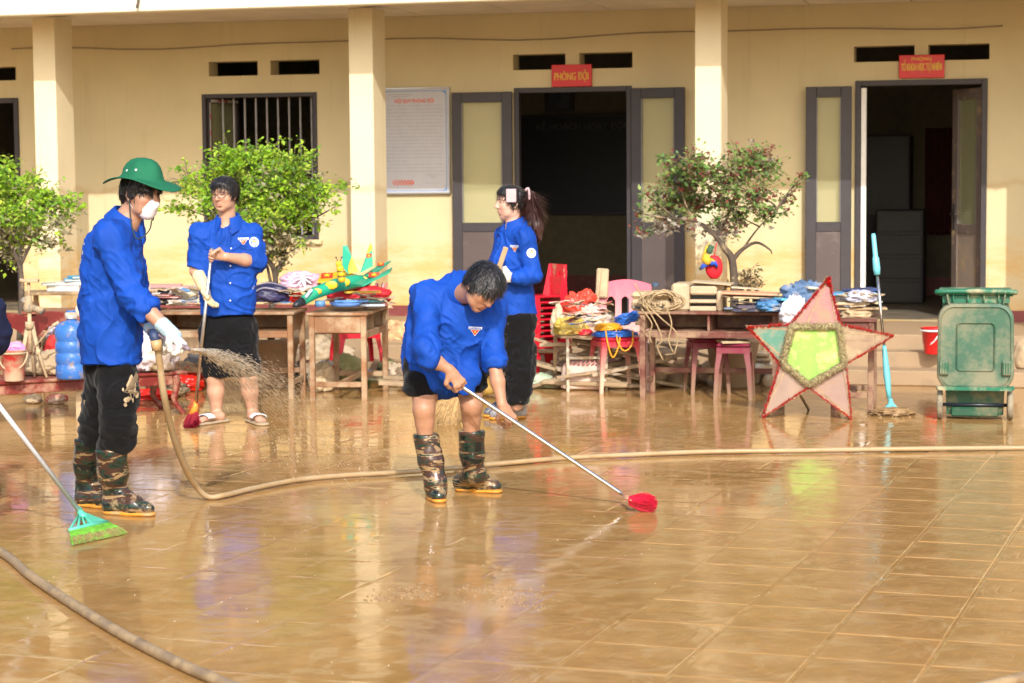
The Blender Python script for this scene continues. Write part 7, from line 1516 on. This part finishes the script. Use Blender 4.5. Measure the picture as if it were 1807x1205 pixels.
# face mask: shell over nose and jaw
V = Vol(*bbox([hc], .14), .0045)
E = lambda p, r, k=.012, op='u': V.ell(T(*p), A3(r), HR, k, op)
E((0, .040, -.046), (.060, .056, .058)); E((0, .080, -.030), (.022, .046, .034), .035); E((0, .058, -.080), (.032, .032, .030), .03)
V.cut(T(0, .09, -.006), HR@A3([0, -.15, 1]), .004); V.cut(T(0, .0, 0), HR@A3([0, -1, .0]), .004); E((0, .024, -.05), (.056, .050, .062), .004, 's')
V.mesh('face_mask', m_mask, per, disp=lambda v, vn: vnoise(v, 40, 4)*.0015)
g = MB(); g.tube([T(.062, .03, -.02), T(.078, .0, .0), T(.078, -.015, .02)], .0016, 5); g.tube([T(.060, .02, -.07), T(.078, -.012, -.02)], .0016, 5); g.tube([T(-.062, .03, -.02), T(-.078, .0, .0)], .0016, 5); wb(g, 'mask_straps', m_mask, per)
g = MB(); g.tube(catmull([T(.082, .0, .05), T(.080, .01, -.05), B(232, 395, -.12), B(240, 420, -.14), B(252, 418, -.12), B(264, 405, -.10), B(268, 388, -.06), T(-.03, .07, -.10), T(-.078, .02, .04)], 6), .0035, 6); wb(g, 'chin_cord', mat('dark_green_cord', (.015, .03, .02), .6), per)
# lettering on the back
for i, (y, sz) in enumerate(((430, .5), (446, .7), (462, .9), (478, 1.0))):
    decal(sh_, per, tuple(B(153+i*.6, y, .02)), (.75, .65, 0), [[(-.008, -.010), (.012, -.010), (.012, .004), (-.008, .004)], [(-.006, .010), (.012, .010), (.010, .018), (-.006, .018)]], [m_badge, m_badge], ['back_letter', 'back_letter'], sz*.9)
# ------------------------------------------------ man with glasses
YG = 14.25
per = thing('person', 'man with glasses in blue shirt and black shorts standing by the desks', 'person', (G(410, 748).x, G(410, 748).y, 0))
B = lambda x, y, dy=0.0: W3(x, y, YG+dy)
neck0 = B(400, 392, .02); hc = B(397, 345, -.01); s_h = .97
fw = nrm(A3([-.40, -.91, -.08])); upv = nrm(A3([0, 0, 1.])-fw*fw[2]); rt = np.cross(fw, upv); HR = np.stack([rt, fw, upv], 1)
shL, shR = B(352, 412, .0), B(446, 414, .06); elbL, wrL = B(346, 478, .0), B(360, 505, -.12); elbR, wrR = B(452, 462, .0), B(398, 453, -.20)
hipL, hipR = B(385, 570, .0), B(425, 570, .04); kneeL, kneeR = B(380, 665, -.02), B(438, 665, -.04); ankL, ankR = B(382, 730, .0), B(446, 728, .02)
V = Vol(*bbox([hc, B(350, 752), B(480, 752), elbL, elbR, wrL, wrR], .17), .0055)
head(V, hc, HR, s_h); V.cap(neck0+A3([0, .02, -.03]), hc-upv*.05-fw*.02, .062, .056, .03); V.cap(shL, shR, .035, .035, .04); V.cap((shL+shR)/2, (hipL+hipR)/2, .07, .08, .05)
V.chain([(hipL*.6+kneeL*.4, .065), (kneeL, .060), (kneeL*.6+ankL*.4, .055), (ankL, .036)], .03); V.chain([(hipR*.6+kneeR*.4, .065), (kneeR, .060), (kneeR*.6+ankR*.4, .055), (ankR, .036)], .03)
fL0, fL1 = A3([*G(388, 745)[:2], .035]), A3([*G(358, 749)[:2], .032]); fR0, fR1 = A3([*G(446, 744)[:2], .035]), A3([*G(463, 750)[:2], .032])
fL1 = fL0+A3([-.10, -.14, 0]); fR1 = fR0+A3([.07, -.16, 0])
for a, f0, f1 in ((ankL, fL0, fL1), (ankR, fR0, fR1)):
    V.cap(a, f0, .036, .034, .02); V.cap(f0+A3([0, 0, .01]), f1, .032, .026, .025, side=np.cross(nrm(f1-f0), [0, 0, 1]), fa=.8); dd = nrm(f1-f0); sd = np.cross(dd, [0, 0, 1])
    for k_ in range(5): q = f1+sd*(k_-2)*.014; V.cap(q, q+dd*(.045-.006*abs(k_-1.5))+A3([0, 0, -.008]), .0095, .008, .006)
V.chain([(shL, .05), (elbL, .042), (elbL*.5+wrL*.5, .040), (wrL, .030)], .02); V.chain([(shR, .05), (elbR, .044), (elbR*.6+wrR*.4, .042), (wrR, .029)], .02)
hand(V, wrR, (-.85, -.1, .15), (-.1, -.9, -.2), (.0, .1, 1), 1.0, .95)
V.mesh('body', m_skin, per, color=skin_color((.52, .295, .195), hc, HR, s_h, (.50, .16, .14)))
# glove on the image left hand
V = Vol(*bbox([wrL, wrL+A3([.09, -.05, -.14])], .08), .0045); hand(V, wrL, (.30, -.25, -.80), (.75, -.3, .1), (.1, -.9, .1), 1.12, .30, rad=1.2); V.cap(B(352, 488, -.05), wrL, .046, .038, .01); V.mesh('rubber_glove', m_glovey, per, disp=folds(3, .004, 2))
V = Vol(*bbox([shL, shR, B(340, 560), B(460, 560), elbL, elbR], .15), .006)
V.cap(shL, elbL, .068, .068, .025); V.cap(shR, elbR, .066, .068, .025); V.cap(elbR, elbR+A3([.005, -.02, .01]), .068, .062, .02)
V.cut(B(345, 470, 0), (-.1, 0, -1), .004, near=tuple(B(340, 485, 0)), rad=.085); V.cut(elbR+A3([-.035, 0, -.01]), (-.9, -.2, -.35), .004, near=tuple(elbR+A3([-.09, -.03, -.045])), rad=.075)
V.chain([(B(400, 425, .03), .165, .62), (B(402, 470, .03), .185, .66), (B(402, 510, .02), .178, .70), (B(402, 560, .02), .185, .72)], .05, side=(1, 0, 0)); V.cap(shL+A3([.01, 0, .0]), shR-A3([.01, 0, 0]), .060, .060, .04); V.cap(B(378, 404, .03), B(426, 404, .03), .042, .042, .04)
hz = B(400, 555, 0)[2]; V.cut((0, 0, hz), (0, 0, -1), .004); V.cap(neck0+A3([0, -.01, .0]), neck0+upv*.12, .060, .062, .008, 's'); V.cap(neck0+fw*.09-upv*.02, neck0+fw*.14-upv*.08, .030, .006, .006, 's')
sh_ = V.mesh('shirt', m_blueshirt, per, disp=folds(51, .009, creases=[(elbL, (0, 0, 1), .09, 95, .006), (elbR, (.5, 0, 1), .09, 90, .006), (B(402, 500, -.1), (.3, 0, 1), .16, 50, .004)]))
collar(per, B(402, 385, .02), A3([-.15, -1, 0]), A3([0, -.12, 1]), r=.066)
g = MB(); p0 = B(400, 405, -.13)
decal(sh_, per, tuple(B(399, 480, -.3)), (0, 1, 0), [[(-.008, -.28), (.010, -.28), (.010, .26), (-.008, .26)]], [m_blueshirt], ['button_placket'], 1.0)
for yy in (409, 440, 471, 502, 533): decal(sh_, per, tuple(B(400, yy, -.3)), (0, 1, 0), [circ(.006, n=8)], [m_badge], ['button'], 1.0, thick=.005)
for xx, sx in ((366, -1), (430, 1)): decal(sh_, per, tuple(B(xx, 438, -.3)), (0, 1, 0), [[(-.052, .018), (.052, .018), (.052, -.010), (0, -.020), (-.052, -.010)]], [m_blueshirt], ['pocket_flap'], 1.0, thick=.006)
chest_badge(sh_, per, tuple(B(421, 428, -.3)), (0, 1, 0), 1.0); sleeve_badge(sh_, per, tuple(B(461, 429, -.3)), (-.3, 1, 0), .95)
V = Vol(*bbox([B(350, 550), B(470, 660)], .14), .0065); V.cap(B(388, 575, .03), B(420, 575, .03), .12, .12, .03); V.cut((0, 0, hz+.02), (0, 0, 1), .004); V.chain([(B(382, 590, .02), .118), (B(385, 655, -.01), .102)], .03); V.chain([(B(424, 590, .03), .118), (B(434, 655, -.02), .098)], .03)
V.cut(B(385, 663, 0), (0, 0, -1), .004); V.mesh('shorts', m_black, per, disp=folds(18, .010, 1.0, creases=[(B(440, 640, -.05), (.3, 0, 1), .1, 60, .006)]))
V = Vol(*bbox([hc], .16), .0045); hair_cap(V, hc, HR, s_h, fringe=.064, vol=1.05); V.ell(hc+HR@A3([0, .075, .082]), (.058, .024, .022), HR, .02); V.mesh('hair', m_hair, per, disp=hf(8)); strands(per, hc, HR, 1400, .036, 3)
g = MB(); T = lambda x, y, z: Vector(hc+HR@A3([x, y, z])*s_h)
for x in (-.033, .033): g.tube([T(x+.027*math.cos(a*PI/9), .113-.02*abs(math.cos(a*PI/9))*(1 if (x*math.cos(a*PI/9) > 0) else .2), .012+.020*math.sin(a*PI/9)) for a in range(19)], .0024, 5)
g.tube([T(-.007, .115, .016), T(.007, .115, .016)], .0022, 5)
for x in (-1, 1): g.tube([T(x*.060, .095, .018), T(x*.074, .05, .018), T(x*.080, -.005, .012)], .0022, 5)
wb(g, 'glasses_frame', mat('dark_maroon_frame', (.06, .02, .025), .3), per)
for f0, f1, nm in ((fL0, fL1, 'sandal'), (fR0, fR1, 'sandal')):
    dd = nrm(f1-f0); V = Vol(*bbox([f0, f1+dd*.07], .07), .005); sd = np.cross(dd, [0, 0, 1]); a = f0-dd*.04; b_ = f1+dd*.055; a = A3([a[0], a[1], .008]); b_ = A3([b_[0], b_[1], .008]); V.cap(a, b_, .045, .050, .01, side=sd, fa=.26); sl_ = V.mesh(nm, mat('sandal_sole_%d' % len(bpy.data.materials), (.42, .33, .22), .6, mud=.3), per)
    g = MB(); C = A3(f0*.25+f1*.75)
    for k_ in range(4):
        q = C+dd*(k_*.017-.025); pts = [q+sd*.052*math.cos(t_*PI/8)+A3([0, 0, max(.0, .030+.026*math.sin(t_*PI/8)-.022)]) for t_ in range(9)]; g.tube(pts, .0095, 5, flat=.45)
    wb(g, 'sandal_strap', mat('striped_strap_%d' % len(bpy.data.materials), (.62, .60, .56), .5, .35, 60), per) if False else g.build('sandal_strap', bpy.data.materials['badge_white'], sl_, world=True)
# ------------------------------------------------ woman
YW = 14.0
per = thing('person', 'woman with long reddish ponytail in blue shirt holding the palm broom', 'person', (G(905, 735).x, G(905, 735).y, 0))
B = lambda x, y, dy=0.0: W3(x, y, YW+dy)
neck0 = B(905, 400, .0); hc = B(901, 360, .0); s_h = .95
fw = nrm(A3([-.93, -.36, -.02])); upv = nrm(A3([0, 0, 1.])-fw*fw[2]); rt = np.cross(fw, upv); HR = np.stack([rt, fw, upv], 1)
shN, shF = B(926, 420, -.10), B(893, 418, .17); elbN, wrN = B(942, 486, -.12), B(903, 490, -.20); elbF, wrF = B(875, 478, .2), B(888, 480, -.02)
hipN, hipF = B(915, 555, -.06), B(905, 555, .10); kneeN, kneeF = B(918, 645, -.05), B(905, 645, .10); heelF = A3([*G(907, 742)[:2], 0])
V = Vol(*bbox([hc, neck0, shN, shF, elbN, wrN, wrF, B(900, 735), elbF], .16), .0055)
head(V, hc, HR, s_h, True); V.cap(neck0+A3([0, .0, -.04]), hc-upv*.05-fw*.02, .054, .047, .03); V.cap(shN, shF, .035, .035, .04); V.cap((shN+shF)/2, (hipN+hipF)/2, .065, .075, .05)
for h_, k_, f_ in ((hipN, kneeN, B(912, 715, -.02)), (hipF, kneeF, B(900, 715, .12))): V.chain([(h_*.7+k_*.3, .06), (k_, .05), (f_, .040)], .03); V.cap(h_, k_, .035, .035, .03)
V.chain([(shN, .045), (elbN, .038), (wrN, .028)], .02); V.chain([(shF, .045), (elbF, .038), (wrF, .028)], .02); V.mesh('body', m_skin, per, color=skin_color((.60, .36, .27), hc, HR, s_h, (.55, .18, .17)))
V = Vol(*bbox([wrN, B(885, 480, -.25)], .08), .0045); hand(V, wrN, (-.75, -.1, .10), (.1, .8, .0), (0, -.1, 1), 1.05, .9, rad=1.15); hand(V, wrF, (.35, -.55, .0), (.3, .2, -.3), (0, 0, 1), 1.0, .8, rad=1.1); V.mesh('work_gloves', m_glovew, per, disp=folds(3, .004, 2))
V = Vol(*bbox([shN, shF, B(862, 555), B(950, 555), elbN, elbF], .14), .006)
V.cap(shN, elbN, .062, .058, .025); V.cap(elbN, wrN+A3([.03, 0, .0]), .056, .046, .03); V.cap(shF, elbF, .066, .06, .03); V.cap(elbF, wrF, .055, .045, .03)
V.cut(wrN+A3([-.005, 0, 0]), (-1, 0, 0), .004, near=tuple(wrN+A3([-.05, 0, 0])), rad=.065); V.chain([(B(910, 425, .03), .125, .95), (B(903, 465, .03), .140, .95), (B(903, 510, .03), .138, .95), (B(905, 560, .03), .158, .90)], .05, side=(1, -.2, 0)); V.ell(B(884, 462, .0), (.06, .09, .07), None, .04); V.cap(shN, shF, .062, .062, .05); V.cap(B(895, 410, .02), B(922, 411, .02), .036, .036, .04)
hz = B(905, 558, 0)[2]; V.cut((0, 0, hz), (.08, 0, -1), .004); V.cap(neck0+fw*.02, neck0+upv*.1+fw*.03, .050, .052, .008, 's'); V.cap(neck0+fw*.10-upv*.01, neck0+fw*.14-upv*.06, .03, .008, .006, 's')
sh_ = V.mesh('shirt', m_blueshirt, per, disp=folds(71, .009, creases=[(elbN, (1, 0, .5), .11, 90, .007), (elbN*.5+wrN*.5, (1, 0, 0), .09, 95, .006), (B(890, 500, -.1), (.3, 0, 1), .14, 50, .005)]))
collar(per, B(907, 393, .01), fw, A3([-.12, 0, 1]), r=.056, drop=.03)
chest_badge(sh_, per, tuple(B(893, 441, -.35)), (.25, 1, 0), .9); sleeve_badge(sh_, per, tuple(B(948, 448, -.35)), (-.2, 1, 0), .9)
V = Vol(*bbox([B(880, 550), B(945, 710)], .14), .0062); V.cap(hipN+A3([0, .02, -.03]), hipF+A3([0, -.02, -.03]), .118, .118, .03); V.cut((0, 0, hz+.02), (0, 0, 1), .004); V.chain([(B(914, 580, -.04), .108), (B(920, 650, -.05), .096), (B(913, 705, -.03), .074)], .03); V.chain([(B(905, 575, .10), .115), (B(903, 650, .10), .088), (B(902, 700, .12), .07)], .03)
V.cut(B(910, 710, 0), (0, 0, -1), .004); V.mesh('trousers', m_blackmud, per, disp=folds(28, .010, 1.0, creases=[(B(915, 665, -.1), (.3, 0, 1), .16, 60, .006)]))
V = Vol(*bbox([B(912, 700), B(905, 745)], .20), .0055); VS = Vol(*bbox([B(905, 742)], .26), .005); f1 = G(915, 738); f2 = G(900, 733)
boot(V, VS, B(912, 690), A3([f1.x, f1.y, .10]), A3([f1.x+.04, f1.y+.03, 0]), A3([f1.x-.20, f1.y-.08, 0]), .060, B(912, 700, -.03)); boot(V, VS, B(902, 690), A3([f2.x, f2.y, .10]), A3([f2.x+.03, f2.y+.03, 0]), A3([f2.x-.18, f2.y-.1, 0]), .058, B(902, 695, .12))
V.mesh('rubber_boots', mat('navy_boot_mud', (.03, .04, .10), .3, .15, 8, mud=.5, mudscale=9, mudcol=(.34, .32, .30)), per); VS.mesh('boot_soles', m_sole, per)
V = Vol(*bbox([hc], .16), .0045); hair_cap(V, hc, HR, s_h, fringe=.070, back=-.055, vol=1.0); V.mesh('hair', m_hair, per, disp=hf(9, .004)); strands(per, hc, HR, 900, .040, 4, lift=.001)
V = Vol(*bbox([B(925, 340), B(955, 430)], .10), .005); V.chain([(B(922, 345, .02), .028), (B(934, 350, .03), .050), (B(940, 375, .03), .055), (B(947, 400, .02), .045), (B(953, 422, .0), .014)], .02, side=(1, 0, 0)); V.mesh('ponytail', m_hair2, per, disp=hf(19, .004)); strands(per, B(938, 385, .02), np.eye(3), 1300, .11, 5, 'ponytail', m_hair2, (0, 0, .30), .0028, .002)
m_clip = mat('dusty_pink_clip', (.52, .36, .38), .45); g = MB(); c_ = Vector(B(902, 345, -.115)); g.box(-.034, .034, -.008, .0, -.045, .045, .006, Matrix.Translation(c_) @ Matrix.Rotation(R_(4), 4, 'Z')); wb(g, 'hair_clip', m_clip, per)
g = MB(); g.tube(catmull([B(927, 336, -.05), B(932, 332, -.06), B(934, 342, -.06), B(934, 352, -.055)], 4), .008, 6); wb(g, 'claw_clip', m_clip, per)
# ------------------------------------------------ person cut by the left edge, holding the green broom
per = thing('person', 'person in dark navy shirt mostly outside the left photo edge holding green broom', 'person', (G(-150, 830).x, 9.4, 0))
B = lambda x, y, dy=0.0: W3(x, y, 9.4+dy)
hc = B(-150, 300); fw = nrm(A3([.8, -.55, -.1])); upv = nrm(A3([0, 0, 1.])-fw*fw[2]); rt = np.cross(fw, upv); HR = np.stack([rt, fw, upv], 1)
sh1, sh2 = B(-120, 430, -.1), B(-180, 430, .2); el1 = B(-10, 585, -.05); wr1 = B(-70, 660, -.12); el2 = B(-200, 560, .1); wr2 = B(-110, 640, -.1); hp1, hp2 = B(-130, 680, -.08), B(-170, 680, .1)
V = Vol(*bbox([hc, sh1, sh2, el1, B(-130, 950), B(-180, 950)], .2), .009); head(V, hc, HR); V.cap(B(-150, 380), hc-upv*.05, .06, .056, .03); V.cap(sh1, sh2, .05, .05, .04); V.cap((sh1+sh2)/2, (hp1+hp2)/2, .11, .11, .05)
V.chain([(sh1, .05), (el1, .04), (wr1, .028)], .02); V.chain([(sh2, .05), (el2, .04), (wr2, .028)], .02); hand(V, wr1, (-.1, -.2, -.8), (.6, 0, 0), (.2, -.9, 0), 1, .8); hand(V, wr2, (.6, -.2, -.4), (0, 0, -.6), (.2, -.9, 0), 1, .8)
z0 = .0; f1 = A3([hp1[0], 9.3, .05]); f2 = A3([hp2[0], 9.5, .05]); V.chain([(hp1, .08), (A3([hp1[0]+.03, 9.28, .5]), .06), (f1, .045)], .03); V.chain([(hp2, .08), (A3([hp2[0]+.03, 9.5, .5]), .06), (f2, .045)], .03)
for f_ in (f1, f2): V.cap(f_, f_+A3([.17, -.1, -.02]), .045, .035, .03)
V.cut((0, 0, .003), (0, 0, -1), .002); V.mesh('body', m_skin, per, color=skin_color(SK1, hc, HR, 1.0))
V = Vol(*bbox([sh1, sh2, el1, el2, hp1, hp2], .2), .0075); V.chain([(B(-150, 440, .05), .15, .8), (B(-150, 560, .05), .17, .8), (B(-150, 690, .05), .18, .8)], .05, side=(1, 0, 0)); V.cap(sh1, sh2, .07, .07, .05); V.cap(sh1, B(-30, 560, -.07), .085, .098, .04); V.cap(B(-30, 560, -.07), B(-22, 590, -.05), .098, .098, .03); V.cap(B(-22, 590, -.05), B(-60, 650, -.12), .094, .06, .03); V.cap(sh2, el2, .08, .075, .04); V.cap(el2, wr2, .07, .05, .03); V.cap(B(-150, 385, .05), hc, .06, .06, .01, 's')
V.mesh('shirt', m_navy, per, disp=folds(91, .010, creases=[(el1, (.4, 0, 1), .14, 55, .007)]))
V = Vol(*bbox([hp1, hp2, f1, f2], .18), .009); V.cap(hp1, hp2, .14, .14, .04); V.chain([(hp1, .12), (A3([hp1[0]+.03, 9.28, .5]), .09), (f1+A3([0, 0, .06]), .07)], .03); V.chain([(hp2, .12), (A3([hp2[0]+.03, 9.5, .5]), .09), (f2+A3([0, 0, .06]), .07)], .03); V.mesh('trousers', m_black, per, disp=folds(98, .01))
V = Vol(*bbox([hc], .16), .008); hair_cap(V, hc, HR); V.mesh('hair', m_hair, per)
